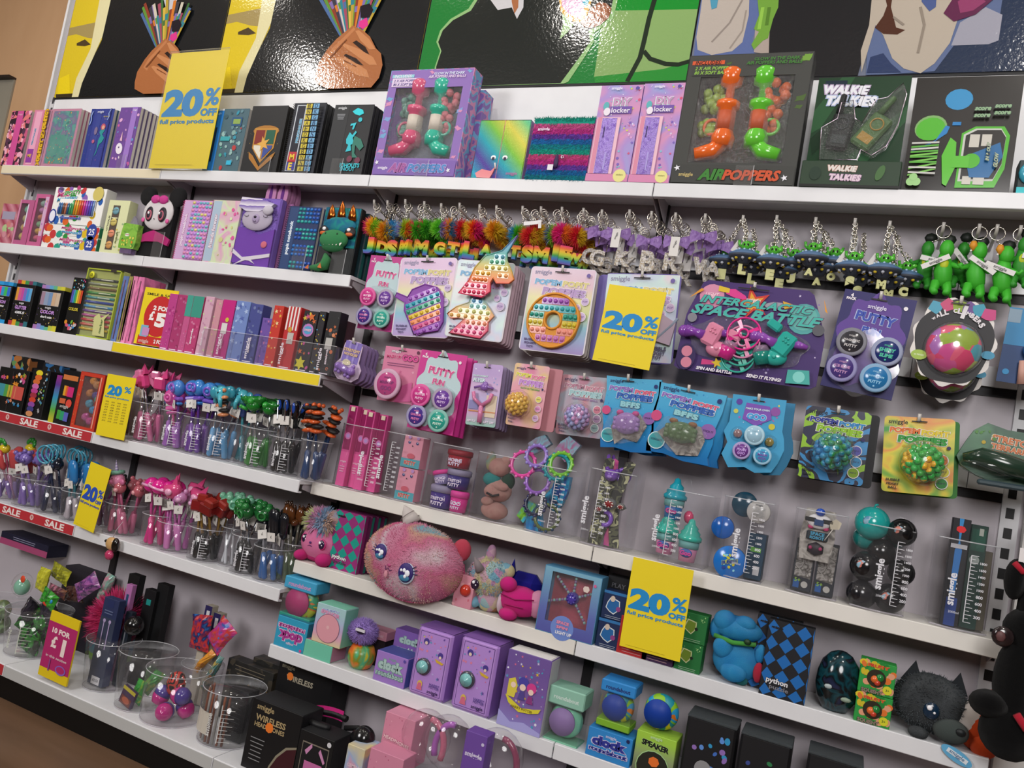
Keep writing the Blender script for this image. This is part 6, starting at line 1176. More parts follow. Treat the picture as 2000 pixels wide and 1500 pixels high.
def guns(t,w,h):
    for s_,c,c2,c3 in ((-1,'#d888a4','#7f3fa0','#c82a84'),(1,'#2fa89c','#8a4aa8','#1f8478')):
        m = MB(); m.at(s_*w*.25,-.022,h*.39,ry=s_*.5 if s_ > 0 else .35); g = (c,'g')
        m.box(-.024,-.014,-.03,.022,.012,.034,g,.007); m.box(-.052*s_-.02,-.012,.016,-.052*s_+.02,.010,.040,g,.005); m.tube([(-.02,0,-.01),(-.045,0,-.012),(-.07,0,-.02)],[.016,.011,.018],(c2,'g'),12); m.ball((-.076,0,-.024),.017,(c2,'g'),12); m.tube([(.02,0,.02),(.05,0,.03)],[.012,.006],(c2,'g'),10)
        for i in range(5): m.ball((-.008+.008*(i % 3),-.015,.008+.01*(i//3)),.0032,(c,'g'),6)
        m.M = Matrix(); part('launcher',m,t)
        m = MB(); m.ball((s_*w*.2,-.018,h*.26),(w*.085,.016,h*.085),g,18); m.ball((s_*w*.2,-.034,h*.26),(.006,.003,.006),g,8); part('launcher_grip',m,t)
        m = MB(); m.at(s_*w*.115+(-.004 if s_ < 0 else .0),-.02,h*.25,ry=-.3*s_); m.lathe([(.018,-.022),(.024,.01),(.010,.02)],(c3,'g'),14); m.lathe([(.024,.011),(.018,.028),(0,.032)],('#c8a8c8','t'),14); m.M = Matrix(); part('light_cap',m,t)
    for i,(u,v,c) in enumerate(((.45,.22,'#3fb8a4'),(.46,.29,'#42b09c'),(.47,.37,'#d88ab0'),(.47,.45,'#d82a88'))):
        m = MB(); X,Z = (u-.5)*w,v*h; r = w*.115; y = -.012-.007*i; m.ring((X,y,Z),r,.0028,(c,'g'),'y',28); m.ring((X,y-.004,Z),r*.28,.003,(c,'g'),'y',16)
        for a in (0.5,2.07,3.64,5.2): m.add([(X+r*.3*math.cos(a-.3),y-.003,Z+r*.3*math.sin(a-.3)),(X+r*math.cos(a-.13),y,Z+r*math.sin(a-.13)),(X+r*math.cos(a+.13),y+.003,Z+r*math.sin(a+.13)),(X+r*.3*math.cos(a+.3),y-.001,Z+r*.3*math.sin(a+.3))],[(0,1,2,3)],(c,'g'))
        part('spinning_disc',m,t)
    m = MB(); m.plate([((a-.5)*w,b*h) for a,b in cloud(0,7,.48,.38,.42,.27,.06)],-.006,-.001,('#ffffff','w')); part('blister',m,t)
GS = [(.0,.03),(.04,.0),(.96,.0),(1,.04),(1,.52),(.985,.6),(.88,.96),(.84,1),(.14,1),(.1,.97),(.03,.66),(.02,.6)]
card('space_toy_card','wide purple space battle card with pink and teal launchers',[1346,543,1614,572,1311,717,1597,764],-.15,'#3f2568',galaxy,guns,GS,hx=.47,thick=.004)
a,f = putty('#26205c','#5a3a90','#2f48a8',[(.28,.47,'#35343a','#7a7a84','MAGNETIC|PUTTY','#b8b4b4'),(.78,.44,'#22306c','#9098b4','SHINY|SLIME','#3fb898'),(.24,.2,'#4a3a7c','#8a86b4','ICE BLUE|PUTTY','#b888b8'),(.72,.17,'#2a74ac','#7fa4c4','GLOW SHAPE|PUTTY','#8ac0e0')],True)
card('putty_card','dark purple four pack putty card beside the space card',[1637,564,1776,583,1602,748,1741,786],-.15,'#262060',a,f,'rect',thick=.010)
def wall(A):
    A.poly(cloud(0,5,.5,.5,.47,.485,.04),'#1f1e22')
    for i,(u,v,c) in enumerate(((.22,.88,'#4a9ab4'),(.36,.92,'#c04a74'),(.5,.92,'#8fa83c'),(.62,.91,'#6a4a8c'),(.74,.9,'#3a94ac'),(.86,.86,'#c0407c'))): A.disc(u,v,.09,c,1,9,i,.12)
    for i,ch in enumerate('WALL CLIMBERS'): a = 2.35-1.62*i/12; A.text(ch,.5+.4*math.cos(a),.46+.40*math.sin(a),.05,'#d8d4d8',None,.06,0,a-PI/2) if ch != ' ' else 0
    A.disc(.12,.3,.1,'#9ab84a',.7).text('60 PIECES',.12,.3,.12,'#e0ecc8').disc(.93,.4,.08,'#3f8fb0',.7)
DOME = pm('voro',['#d0406c','#d85a78','#8fa83a','#5f98b0','#a86ab4','#c84a8c','#4fa0b0','#a8b84a'],34,.2)
def dome(t,w,h):
    m = MB(); m.ball((.02*w,-.004,h*.42),(w*.34,.040,h*.29),DOME,28); part('sticky_shapes',m,t); m = MB(); m.ball((.02*w,-.004,h*.42),(w*.37,.052,h*.32),('#ffffff','c'),28); part('dome',m,t)
SC_ = cloud(0,11,.5,.5,.5,.5,.05,1)
x,z,w,h,_ = quad([1800,620,1940,640,1780,765,1915,790],-.075); t = thing('novelty_card','second cloud shaped climber card, lower behind the dome one','toy card',(x,-.075,z-.01)); m = MB(); m.plate([((a-.5)*w,b*h) for a,b in SC_],0,.003,'#d8d4d0'); wall(Art(m,w,h)); part('backing_card',m,t); dome(t,w,h)
card('novelty_card','cloud shaped wall climber card under a clear dome',[1792,575,1958,595,1768,740,1925,765],-.19,'#dcd8d4',wall,dome,SC_,thick=.003)
card('novelty_card','blue card with a pale toy hand at the picture edge',[1970,598,2052,610,1944,744,2030,756],-.13,'#1f3f70',lambda A: A.rect(0,.5,1,1,'#2f7fb0').rect(0,.8,.3,.98,'#7f96a8').disc(.18,.14,.08,'#2f8fc8'),lambda t,w,h: [part('toy_hand',(lambda m: [m.tube([(.1*w+.02*i,-.01,.0),(.0*w+.018*i,-.014,h*.3+.01*i)],[.012,.007],('#c89a8c','p'),8) for i in range(4)] and m)(MB()),t),part('toy_ball',(lambda m: m.ball((.2*w,-.016,h*.45),.022,('#1f5fa0','g'),16))(MB()),t)],'rect',hk=False)

# lower row of cards
def dog(t,w,h):
    m = MB(); m.at(0,-.016,h*.26,ry=.2); g = ('#8a6ab4','g'); m.tube([(-.024,0,.004),(.02,0,0)],.012,g,12); m.ball((.030,-.002,.006),(.015,.013,.014),g,14); m.ball((-.028,0,.002),.012,g,10); m.ball((.030,0,.022),(.008,.006,.008),g,8); [m.ball((x_,-.004,-.014),.007,g,8) for x_ in (-.026,-.012,.016,.03)]; m.M = Matrix(); part('toy_dog',m,t)
    m = MB(); m.ball((0,-.002,h*.26),(w*.55,.030,h*.26),('#e8dcf0','c'),24); part('blister',m,t)
CAPS = [(.15,.0),(.85,.0),(1.12,.14),(1.16,.34),(.96,.5),(.94,.9),(.8,1),(.2,1),(.06,.9),(.04,.5),(-.16,.34),(-.12,.14)]
card('stretch_card','lilac stretchy dog card standing out beside the yellow shelf end',[688,667,722,676,650,736,694,750],-.19,'#c8b4cc',lambda A: A.rect(.1,.45,.9,.98,'#7c6ab4').rect(.3,.45,.4,.98,'#9a8ac8').rect(.6,.45,.7,.98,'#9a8ac8').text('STRETCHY',.5,.76,.8,'#d8b88c','#6a4a8c',.05).text('NOODLIES',.5,.66,.66,'#d8b88c','#6a4a8c',.05).disc(.4,.45,.2,'#d8d0a8',.6),dog,CAPS,n=4,blabel='stretchy toy card stacked behind the lilac dog one',back='#8a72a0',pitch=.022)
def goo(t,w,h): pot(t,-.14*w,.3*h,w*.36,'#b84a84','#c8a0b8','MASH UP|GOO','#7f2f6c',-.004,.03)
card('goo_card','pink mash-up goo card with one pink and green pot',[745,675,814,683,735,780,806,791],-.14,'#cf7a9c',lambda A: A.scatter(8,['#e0a0b8','#b85a84'],.03,.05,2,(.1,.1,.9,.6)).text('smiggle',.32,.92,.26,'#f0e0e8','#5a4a5c',.02).text('MASH UP',.28,.82,.4,'#c0306c','#e8c4d4',.05,hm=.1).text('GOO',.74,.82,.44,'#d04a90','#6f1f4c',.06,hm=.14).lines(.5,.7,.8,2,.04,'#8a4a78').poly([(.5,.0),(.95,.05),(.9,.4),(.6,.3)],'#c45a90').disc(.93,.94,.04,'#5a2040'),goo,'rect')
a,f = putty('#b83a84','#b9d0d4','#d0508c',P4); card('putty_card','large pink four pack putty card on the lower hooks',[819,682,907,694,794,833,884,852],-.17,'#c8348c',a,f,'rect',n=2,blabel='pink putty card behind the large one',pitch=.03)
def sling(t,w,h):
    m = MB(); g = ('#d07aa4','g'); m.tube([(0,-.008,.01),(0,-.010,h*.32)],[.008,.007],g,10); m.tube([(0,-.010,h*.32),(-.026,-.012,h*.42),(-.032,-.012,h*.53)],.006,g,8); m.tube([(0,-.010,h*.32),(.026,-.012,h*.42),(.032,-.012,h*.53)],.006,g,8); part('slingshot',m,t)
    m = MB(); g = ('#8a62b0','g'); m.ball((.004,-.014,h*.62),(.014,.010,.012),g,12); m.tube([(-.03,-.014,h*.6),(0,-.016,h*.64),(.034,-.014,h*.61)],.004,g,6); m.ball((.006,-.014,h*.66),(.010,.008,.010),g,10); part('flying_toy',m,t)
card('slingshot_card','lilac card with a pink slingshot',[922,709,977,713,907,828,968,836],-.17,pm('fade',['#8fc0b0','#c8a0c8','#b8b0d8','#c8a8cc','#b094c8'],.16,.35),lambda A: A.scatter(14,['#e0d8f0','#8f9cd0'],.01,.03,3,(.05,.5,.95,.98)).text('SPACE CONNECT',.3,.8,.5,'#dcecec','#6f9ca8',.04).text('FLYER',.28,.73,.4,'#dcecec','#6f9ca8',.04).rect(.6,.15,.95,.5,'#d8c8b0').rect(.05,.22,.95,.24,'#c88a5c').rect(.04,.26,.35,.4,'#8a86b8').text('AIM FLY',.2,.07,.3,'#e8d8ec',None,.03).text('LIFT OFF',.78,.07,.34,'#e8d8ec',None,.03),sling,'round',n=4,blabel='toy card stacked behind the slingshot one',back='#8a7a9c',pitch=.02)
def spiky(c,u,v,r,metal=None):
    def f(t,w,h):
        m = MB(); R = r*w; m.ball(((u-.5)*w,-R*.7,v*h),R*.82,c,20)
        for i in range(60):
            z_ = 1-2*(i+.5)/60; a = i*2.399963; q = math.sqrt(1-z_*z_)
            if q*math.sin(a) < .35: m.ball(((u-.5)*w+R*.85*q*math.cos(a),-R*.7+R*.85*q*math.sin(a),v*h+R*.85*z_),R*.19,c,8)
        part('fidget_ball',m,t); m = MB(); m.ball(((u-.5)*w,-R*.6,v*h),(R*1.16,R*1.1,R*1.2),('#ffffff','c'),20); part('blister',m,t)
    return f
def pop2(t1,t2,t3,sub,bt,rc,dark='#4a4464',n3=('FIDGET','BALL')):
    def art(A):
        A.text('smiggle',.2,.92,.28,dark).text("POP'EM",.3,.82,.44,t1,'#e8e4e4',.06,.05,-.03,hm=.075).text('POPIT',.73,.8,.4,t2,'#e8e4e4',.06,.05,-.03,hm=.075).text('POPPIES',.55,.7,.7,t3,'#e8e4e4',.07,.05,-.03,hm=.10).text(sub,.55,.61,.56,bt,None,.04,.1,-.03,hm=.03)
        for (u,v,c) in zip((.84,.86,.84),(.46,.31,.16),rc): A.disc(u,v,.09,'#e0dcdc').disc(u,v,.078,c).text('POP IT',u,v,.1,'#3c3450')
        A.text('BUBBLE',.16,.16,.2,dark,None,.04,hm=.032).text(n3[0],.16,.11,.18,dark,None,.04,hm=.032).text(n3[1],.16,.06,.13,dark,None,.04,hm=.032).disc(.92,.62,.03,'#2f2a5c')
    return art
card('fidget_ball_card','pink and yellow glow ball card on the lower hooks',[1004,709,1070,715,986,827,1055,840],-.17,pm('noise',['#d87fa0','#d8a0a8','#d8b87a','#cf88b0'],9,.35),pop2('#d8d04a','#e07a9c','#c08ad0','GLOW IN THE DARK','#5a9c4a',['#d8d06a','#d890c0','#c8a0c8']),spiky(pm('noise',['#d8a03c','#e0b84a','#d88a7c'],14,.3),.34,.34,.32),n=1,blabel='pink glow ball card half hidden behind its twin',bdx=.035,back='#b87a84')
card('fidget_ball_card','dusky pink ball card just before the blue foil bags',[1096,731,1187,738,1084,846,1174,858],-.13,pm('noise',['#b87f94','#a0a8b4','#c08a94','#98889c'],9,.35),pop2('#b07a90','#c88a9c','#9fc4c8','CONNECT BALL','#8f6f9c',['#c87a8c','#a88aa8','#8fa8a8']),spiky(pm('noise',['#a86ab8','#8fa0cc','#c888b8','#88a8cc'],14,.3),.5,.3,.27))
FOIL = ('#b4b0ac','m')
def bff(cre,wind):
    def art(A):
        A.scatter(40,['#5ab4e0','#2f84c0'],.008,.014,3,star=0).text('smiggle',.2,.93,.24,'#1f3a6c').text("POP'EM",.3,.83,.44,'#8a6ab8','#cfe0ec',.06,.05,-.04,hm=.07).text('POPIT',.74,.8,.38,'#d0607c','#cfe0ec',.06,.05,-.04,hm=.07).text('POPPIES',.56,.73,.66,'#2f5fb0','#cfe0ec',.07,.05,-.04,hm=.09).text('BFFS',.5,.62,.36,'#8fc8d0','#3f6f8c',.07,0,-.04,hm=.08).disc(.92,.9,.035,'#1f2f6c').disc(.16,.18,.13,'#cfe8ec').disc(.16,.18,.115,'#3fa0a8').text('COLLECT',.16,.19,.17,'#1f2f54',None,.03).disc(.86,.46,.11,'#8a5fa8').text('STICK IT',.86,.46,.15,'#2c1c44',None,.03).disc(.08,.52,.08,'#c84a7c')
        A.poly(wind,pm('noise',['#8a8884','#c4c0bc','#6f6c68','#d8d4d0'],40,.2,0,.6))
    return art
BAG = [(.04,0),(.3,.02),(.6,-.02),(.97,.0),(.93,.1),(.96,.3),(.94,.5),(.99,.75),(1,1),(.5,.985),(0,1),(.03,.8),(.0,.5),(.05,.3),(.02,.12)]
def critter(c,c2):
    def f(t,w,h):
        m = MB(); m.ball((0,-.018,h*.36),(w*.24,.022,h*.15),c,20)
        for i in range(5):
            for j in range(3): m.ball((w*(-.2+.1*i),-.034+abs(i-2)*.004,h*(.29+.06*j)),w*.045,c,8)
        m.ball((-w*.14,-.018,h*.5),(w*.07,.01,h*.04),c2,8); m.ball((w*.14,-.018,h*.5),(w*.07,.01,h*.04),c2,8); part('bubble_creature',m,t); m = MB(); m.plate([((a-.5)*w,b*h) for a,b in cloud(0,6,.52,.33,.36,.25,.06)],-.044,-.0435,('#ffffff','w')); part('window_film',m,t)
    return f
BLU = pm('fade',['#1f70b4','#2f90cc','#4fa8d4','#58b0d8'],.2,.25)
card('foil_bag','blue foil bag with a lilac bubble creature',[1193,735,1300,742,1168,872,1276,886],-.17,BLU,bff(0,[(.2,.3),(.3,.5),(.7,.5),(.85,.35),(.7,.12),(.45,.16),(.3,.06)]),critter(('#a07ac0','g'),'#c83a8c'),BAG,cat='toy bag',cname='bag',n=1,blabel='blue foil bag behind the lilac creature one',pitch=.03,bdx=.03,thick=.016,hx=.42)
card('foil_bag','blue foil bag with a green creature, tilted on its hook',[1300,750,1427,773,1254,875,1390,915],-.17,BLU,bff(1,[(.15,.3),(.3,.46),(.75,.5),(.85,.32),(.8,.1),(.5,.04),(.3,.18)]),critter(('#4f6f44','g'),'#8a5a2c'),BAG,cat='toy bag',cname='bag',n=1,blabel='dark blue foil bag behind the green creature one',pitch=.03,bdx=.02,thick=.016,hx=.45)
def mash(t,w,h):
    pot(t,-.17*w,.2*h,w*.17,'#6a3a88','#a898c8','MASH|GOO','#b890d8',-.004,.022); pot(t,.22*w,.17*h,w*.17,'#3f9ac4','#98c4dc','MASH|GOO','#6a4aa0',-.004,.022); pot(t,.03*w,.44*h,w*.19,'#9ac0d4','#a8ccdc',' ','#9ac0d4',-.004,.026)
    for u,v,c in ((.2,.44,'#d0a0a0'),(.8,.38,'#c8a84a')): m = MB(); m.ball(((u-.5)*w,-.008,v*h),(.012,.008,.012),(c,'s'),8); part('charm',m,t); m = MB(); m.ball(((u-.5)*w,-.004,v*h),(w*.14,.018,w*.14),('#d8f0f8','c'),14); part('blister',m,t)
card('goo_card','sky blue galaxy goo card with a cluster of round pots',[1436,773,1543,780,1414,900,1516,922],-.16,'#3f9cc8',lambda A: A.scatter(20,['#c8e0f0','#d0cc5a','#7a4fa8','#a860a8'],.012,.022,3,(.06,.6,.94,.96)).disc(.14,.9,.06,'#5a3fa0').disc(.83,.82,.09,'#8a4fa0').disc(.1,.76,.045,'#c8c85a').disc(.8,.6,.06,'#c8c03a').poly([(.24,.66),(.28,.9),(.72,.88),(.78,.7),(.5,.58)],'#7a50b0').text('MAKE YOUR OWN',.5,.82,.44,'#d8e8f4','#5a3fa0',.03,hm=.05).text('GOO',.5,.71,.36,'#3f9cd8','#dce8f8',.06,hm=.09),mash,[(.02,.3),(-.06,.12),(.1,-.06),(.4,-.02),(.6,-.08),(.9,-.04),(1.0,.1),(1.08,.3),(1.05,.45),(1.0,.55),(1,1),(0,1),(0,.6),(-.08,.45)],n=1,blabel='blue goo card behind the galaxy pots one',back='#2f7fa8',bdx=.02,pitch=.03)
card('fidget_ball_card','black, blue and lime ball card with an earth coloured ball',[1578,791,1706,808,1556,930,1684,950],-.16,pm('blot',['#1b1c34','#2f80b8','#1b1c34','#8ab82a','#1d2040'],14,.35),pop2('#26348c','#2f80b8','#8ab82a','GLOBE BALL','#2f84b8',['#5a5aa8','#3f88b8','#7a9c2a'],'#1c1c24'),spiky(pm('noise',['#1f6fa8','#2f90c0','#2f8a2a','#1f6c9c'],16,.25),.5,.4,.3),n=1,blabel='black and lime ball card behind the earth ball one',back='#17181c',bdx=.02)
card('fidget_ball_card','green and yellow glow ball card beside the crocodile card',[1728,811,1865,820,1720,960,1861,970],-.15,pm('noise',['#2f8f30','#7fa830','#d0c030','#d8883a','#c8b82a','#2f8f30'],11,.35),pop2('#d8702c','#d8c02c','#2f8f38','GLOW IN THE DARK','#c8a82a',['#d8752c','#c8c03a','#2f7f3a'],'#2c2c20'),spiky(pm('blot',['#d8b02a','#2fa848','#3aa040','#d8a82a'],12,.3),.56,.4,.3),n=1,blabel='green ball card behind the glow ball one',back='#2f7a2c',bdx=.012)
x,z,w,h,_ = quad([1905,840,2060,850,1870,935,2040,972],-.15); t = thing('crocodile_card','dark green crocodile shaped card with orange lettering','toy card',(x,-.15,z)); m = MB()
m.plate([((a-.5)*w,b*h) for a,b in [(-.08,.45),(-.02,.3),(.2,.15),(.5,.05),(1,.0),(1.1,.3),(1.1,.9),(.9,1.0),(.5,1.02),(.25,1.1),(.1,.95),(.02,.75)]],0,.02,pm('noise',['#3f6a50','#2f5440','#4a7a58'],14,.4)); A = Art(m,w,h); A.text('STRETCHY',.62,.82,.6,'#c87850','#d8d0c0',.05,0,-.1,hm=.14).text('TERRARIUM',.6,.68,.56,'#c87850','#d8d0c0',.05,0,-.1,hm=.1).scatter(12,['#b8a03a','#5a8a4a'],.01,.03,4,(.1,.5,.5,.95),0); part('backing_card',m,t)
m = MB(); m.tube([(-.5*w,-.02,.42*h),(-.3*w,-.03,.48*h),(0,-.03,.40*h),(.5*w,-.03,.3*h)],[.012,.022,.026,.02],('#24382c','g'),12); part('toy_crocodile',m,t); m = MB(); m.ball((-.15*w,-.012,.33*h),(w*.4,.04,h*.2),('#b8ccc8','c'),20); m.box(-.3*w,-.03,.0,.3*w,-.01,.1*h,'#3a4a50',.004); part('blister',m,t)
# ================================================================ clear tubs on the hanging bays
JG = ('#f2f2f6','c')
def jug(label,bl,br,by,rl,rr,ry,nm=True,side=.35,col='#dcdce2'):
    k = 'cup'; Y = -DP[k]-.004; x0,x1 = at(bl,by,Y).x,at(br,by,Y).x; w = x1-x0; x = (x0+x1)/2; zt = ZS[k]; h = at((rl+rr)/2,ry,Y).z-zt; wt = min(at(rr,ry,Y).x-at(rl,ry,Y).x,w*1.12)
    t = thing('clear_tub',label,'tub',(x,Y,zt+.0005)); m = MB(); D = .125; n = 14
    def prof(W,z): return [(W/2*math.cos(PI+PI*i/n) if 0 else -W/2+W*i/n,-.020*math.sin(PI*i/n)*1.0+.020,z) for i in range(n+1)]+[(W/2,D,z),(-W/2,D,z)]
    a,b = prof(w,.003),prof(wt,h); N = len(a); m.add(a+b,[(i,(i+1) % N,N+(i+1) % N,N+i) for i in range(n)]+[(n,n+1,N+n+1,N+n),(N-1,0,N,2*N-1)],JG,True); m.add(a,[list(range(N))[::-1]],JG); part('tub_wall',m,t)
    m = MB(); m.tube(prof(wt,h)[:n+1],.0016,('#eef0f4','t'),6); part('rim',m,t); m = MB(); m.tube(prof(w,.004)[:n+1],.002,('#dcd8e0','t'),6); part('base_ring',m,t); m = MB(); m.box(-wt/2,D,.003,wt/2,D+.0015,h+.045,JG); part('back_plate',m,t)
    if nm:
        m = MB(); sx = side*w; f = -.0008
        m.box(sx-.0009,f-.0006,h*.12,sx+.0009,f,h*.86,col)
        for i in range(19): z = h*(.12+.74*i/18); m.box(sx,f-.0006,z-.0006,sx+(.015 if i % 2 == 0 else .009),f,z+.0006,col)
        for i in range(1,10): m.text(str(200*i),sx+.026,f-.0006,h*(.12+.074*i),.014,col)
        m.text('smiggle',sx-.030,f-.0006,h*.45,h*.36,col,.024,.03,0,PI/2); m.text('2000ml',sx-.022,f-.0006,h*.2,.022,col,None,.0,0); part('printed_scale',m,t)
    return x,Y,zt,w,h
def bx(x,Y,z,w,d,h,c,art,name,label,cat,group=None,rz=0,ry=0,b=.001):
    t = MB(); t.box(-w/2,0,0,w/2,d,h,c,b)
    if art: art(Art(t,w,h))
    return solid(name,t,label,cat,(x,Y,z),rz,group,ry)
J1 = jug('clear tub of tall pink boxed pens',640,724,952,658,740,832)
x,Y,z,w,h = J1
for i in range(4):
    l = ['first','second','third','last'][i]; bx(x-w*.35+w*.22*i,Y+.024+.022*(i % 2),z+.005,w*.21,.028,h*(1.28-.02*i),'#c84488',lambda A: A.rect(.04,.0,.96,.42,'#dc5498').rect(.12,.45,.88,.98,('#8c2458','g')).disc(.5,.62,.34,'#c86aa8').disc(.5,.62,.2,'#b08ac8').text('smiggle',.5,.3,.7,'#e8c4d8').rect(.3,.93,.75,.985,'#d8c8b0').lines(.5,.24,.6,3,.03,'#e0a0c0'),'pen_box','%s tall pink boxed pen in the tub at the hanging bay end' % l,'pen box')
x,Y,z,w,h = jug('clear tub of pink kitten face boxes',732,808,968,740,826,848,side=-.3)
for i in range(2): bx(x+w*.14,Y+.026,z+.005+h*.5*i,w*.5,.045,h*.485,'#d890a4',lambda A: A.rect(0,0,1,.27,'#4f9fae').text('KITTY',.5,.14,.6,'#d04a5c','#e8d8a0',.05).disc(.3,.78,.07,'#3a3f78').disc(.72,.78,.07,'#3a3f78').disc(.32,.8,.025,'#e8e8f4').disc(.74,.8,.025,'#e8e8f4').disc(.5,.68,.03,'#2c1c2c').disc(.5,.36,.2,'#c85a6c',.6).disc(.3,.94,.08,'#b88ac8').disc(.75,.94,.08,'#b88ac8'),'toy_box','small pink cat face box, %s in its clear tub' % ('lower' if i == 0 else 'upper'),'toy box')
x,Y,z,w,h = jug('clear tub of purple and hot pink putty pots',814,900,990,828,908,868,False)
def putpot(x,Y,z,r,hh,c,lid,label,txt='STRETCH',rx=0,ry=0,name='putty_tub'):
    m = MB(); m.lathe([(r*.86,0),(r*.92,hh*.7)],(c,'g'),24); m.lathe([(r,hh*.7),(r,hh*.95),(r*.9,hh),(0,hh)],(lid,'p'),24); 
    g = MB(); g.text(txt,0,0,hh*.42,r*1.3,'#dcd0e8',hh*.2,.05); g.text('PUTTY',0,0,hh*.2,r*1.1,'#dcd0e8',hh*.18,.05); rr = r*.9+.001; m.add([(rr*math.sin(a/rr),-rr*math.cos(a/rr),b) for a,_,b in g.v],g.f,'#dcd0e8')
    return solid(name,m,label,'putty pot',(x,Y,z),0,None,ry,rx)
putpot(x-w*.17,Y+.062,z+.005,w*.28,.070,'#3f2a80','#8a84a0','purple stretch putty pot at the bottom of its tub'); putpot(x+w*.27,Y+.050,z+.005,w*.2,.064,'#d0308c','#d83f98','hot pink putty pot at the bottom of the tub','GOO'); putpot(x-w*.22,Y+.072,z+.077,w*.22,.046,'#8a7fb0','#d83a94','lilac putty pot with a pink lid on top of the purple one','GOO',ry=-.3); putpot(x+w*.14,Y+.06,z+.074,w*.26,.060,'#352a78','#8a84a0','dark purple stretch putty pot in the middle of its tub')
putpot(x+w*.06,Y+.064,z+.138,w*.27,.056,'#9c1f30','#8f1c2c','crimson putty pot topmost in its tub','MORE')
x,Y,z,w,h = jug('clear tub of rolled pink plush toys',908,986,1012,916,996,886,False)
def blob(label,parts,loc,cat='plush toy',name='plush_toy',fur=None,group=None):
    t = thing(name,label,cat,loc,0,group); m = MB()
    for p in parts: m.ball(p[0],p[1],p[2],18)
    if fur: m.hair(*fur)
    part('body',m,t); return t
PK = pm('noise',['#e8a49c','#f0b8ac','#e09890'],30,.9,1)
blob('rolled pink plush in the bottom of its clear tub',[((0,0,.03),(.044,.034,.028),PK),((-.02,-.02,.055),(.02,.016,.014),PK)],(x,Y+.06,z+.003)); t = blob('curled pink plush showing a dark zip, middle of the tub',[((0,0,.035),(.042,.034,.036),PK),((-.018,-.024,.03),(.02,.012,.018),PK),((.016,-.026,.05),(.026,.012,.014),PK)],(x+.002,Y+.062,z+.06)); m = MB(); m.tube([(-.022,-.036,.024),(0,-.040,.018),(.02,-.038,.026)],.0035,'#1c1418',6); part('zip',m,t)
blob('fluffy peach plush spilling over the top of its tub',[((0,0,.03),(.036,.030,.030),PK),((-.03,-.006,.045),(.016,.012,.03),pm('noise',['#d8a08c','#d8cc8c','#9fc4b8','#d89a90'],24,.9,1)),((.02,0,.05),(.02,.016,.018),PK)],(x-.008,Y+.06,z+.135)); blob('teal and green plush squashed between pink ones',[((0,0,0),(.03,.02,.022),('#2f8a8a','f')),((.05,.01,.002),(.022,.02,.026),('#2c4a3c','f'))],(x-.024,Y+.055,z+.125))
x,Y,z,w,h = jug('clear tub of bubble bracelets and foil bags',1016,1100,1040,1030,1116,912,True,.12)
def bracelet(px,py,r,c1,c2,label,tilt=(.3,.4)):
    p = at(px,py,Y+.03 if py > 900 else Y+.02); t = thing('bubble_bracelet',label,'bracelet',tuple(p)); t.rotation_euler = (tilt[0],tilt[1],0); m = MB(); n = 26; P = []
    for i in range(n): a = 2*PI*i/n; P.append((r*math.cos(a),r*.5*math.sin(a),r*.9*math.sin(a)))
    m.tube(P,.0055,(c1,'g'),8,True); [m.ball((p_[0]*1.12,p_[1]*1.12-.002,p_[2]*1.12),.0052,(c2,'g'),8) for p_ in P[::2]]; part('band',m,t); return t
bracelet(1022,906,.036,'#d84a9c','#e06ab0','hot pink bubble bracelet leaning out of the tub'); bracelet(1048,890,.030,'#8f6fc0','#9a8fd8','lilac bubble bracelet behind the hot pink one'); bracelet(1088,912,.036,'#1f8a94','#2f9ca8','teal bracelet in the top of the tub'); bracelet(1096,906,.032,'#6fb83a','#8acc4a','lime green bracelet beside the teal one')
bracelet(1050,940,.034,'#8a5ab4','#a07ac8','purple bubble bracelet just under the tub rim'); bracelet(1068,1010,.036,'#5c6a3c','#1f3a5c','dark camouflage bracelet low in the tub'); bracelet(1046,985,.03,'#1c2440','#2f2f5c','navy bracelet in the middle of the tub')
for i,(px,py,sx,c,l) in enumerate(((1085,975,.028,'#173058','navy foil bracelet bag against the tub front'),(1045,1020,.024,'#1f74c0','bright blue foil bag at the tub bottom'),(1030,998,.016,'#7fc03a','lime green bag corner inside the tub'),(1098,950,.024,'#1f4a9c','royal blue foil bag high in the tub'),(1110,876,.026,'#a0608c','pink and blue header card sticking out of the tub'),(1055,868,.02,'#8a7a90','thin glossy header card hanging above the pink bracelet'))):
    p = at(px,py,Y+.07 if i < 4 else Y+.05); m = MB(); m.plate([(-sx,-.03),(sx*.9,-.034),(sx,.0),(sx*.9,.034),(-sx*.8,.03),(-sx*1.1,0)],-.010,.010,pm('noise',[c,'#2fa0c8' if i < 4 else '#7fb0c0',c,'#101c34' if i < 4 else '#c06aa0'],28,.25)); solid('foil_bag',m,l,'foil bag',tuple(p),0,None,(.3,-.2,.5,.1,.6,.9)[i])
x,Y,z,w,h = jug('clear tub of camouflage and purple slap bands',1126,1216,1066,1140,1232,920,True,-.22)
CAMO = pm('blot',['#2c2c28','#5a5c46','#3a3a34','#b0b08a','#4a4c3c'],34,.6)
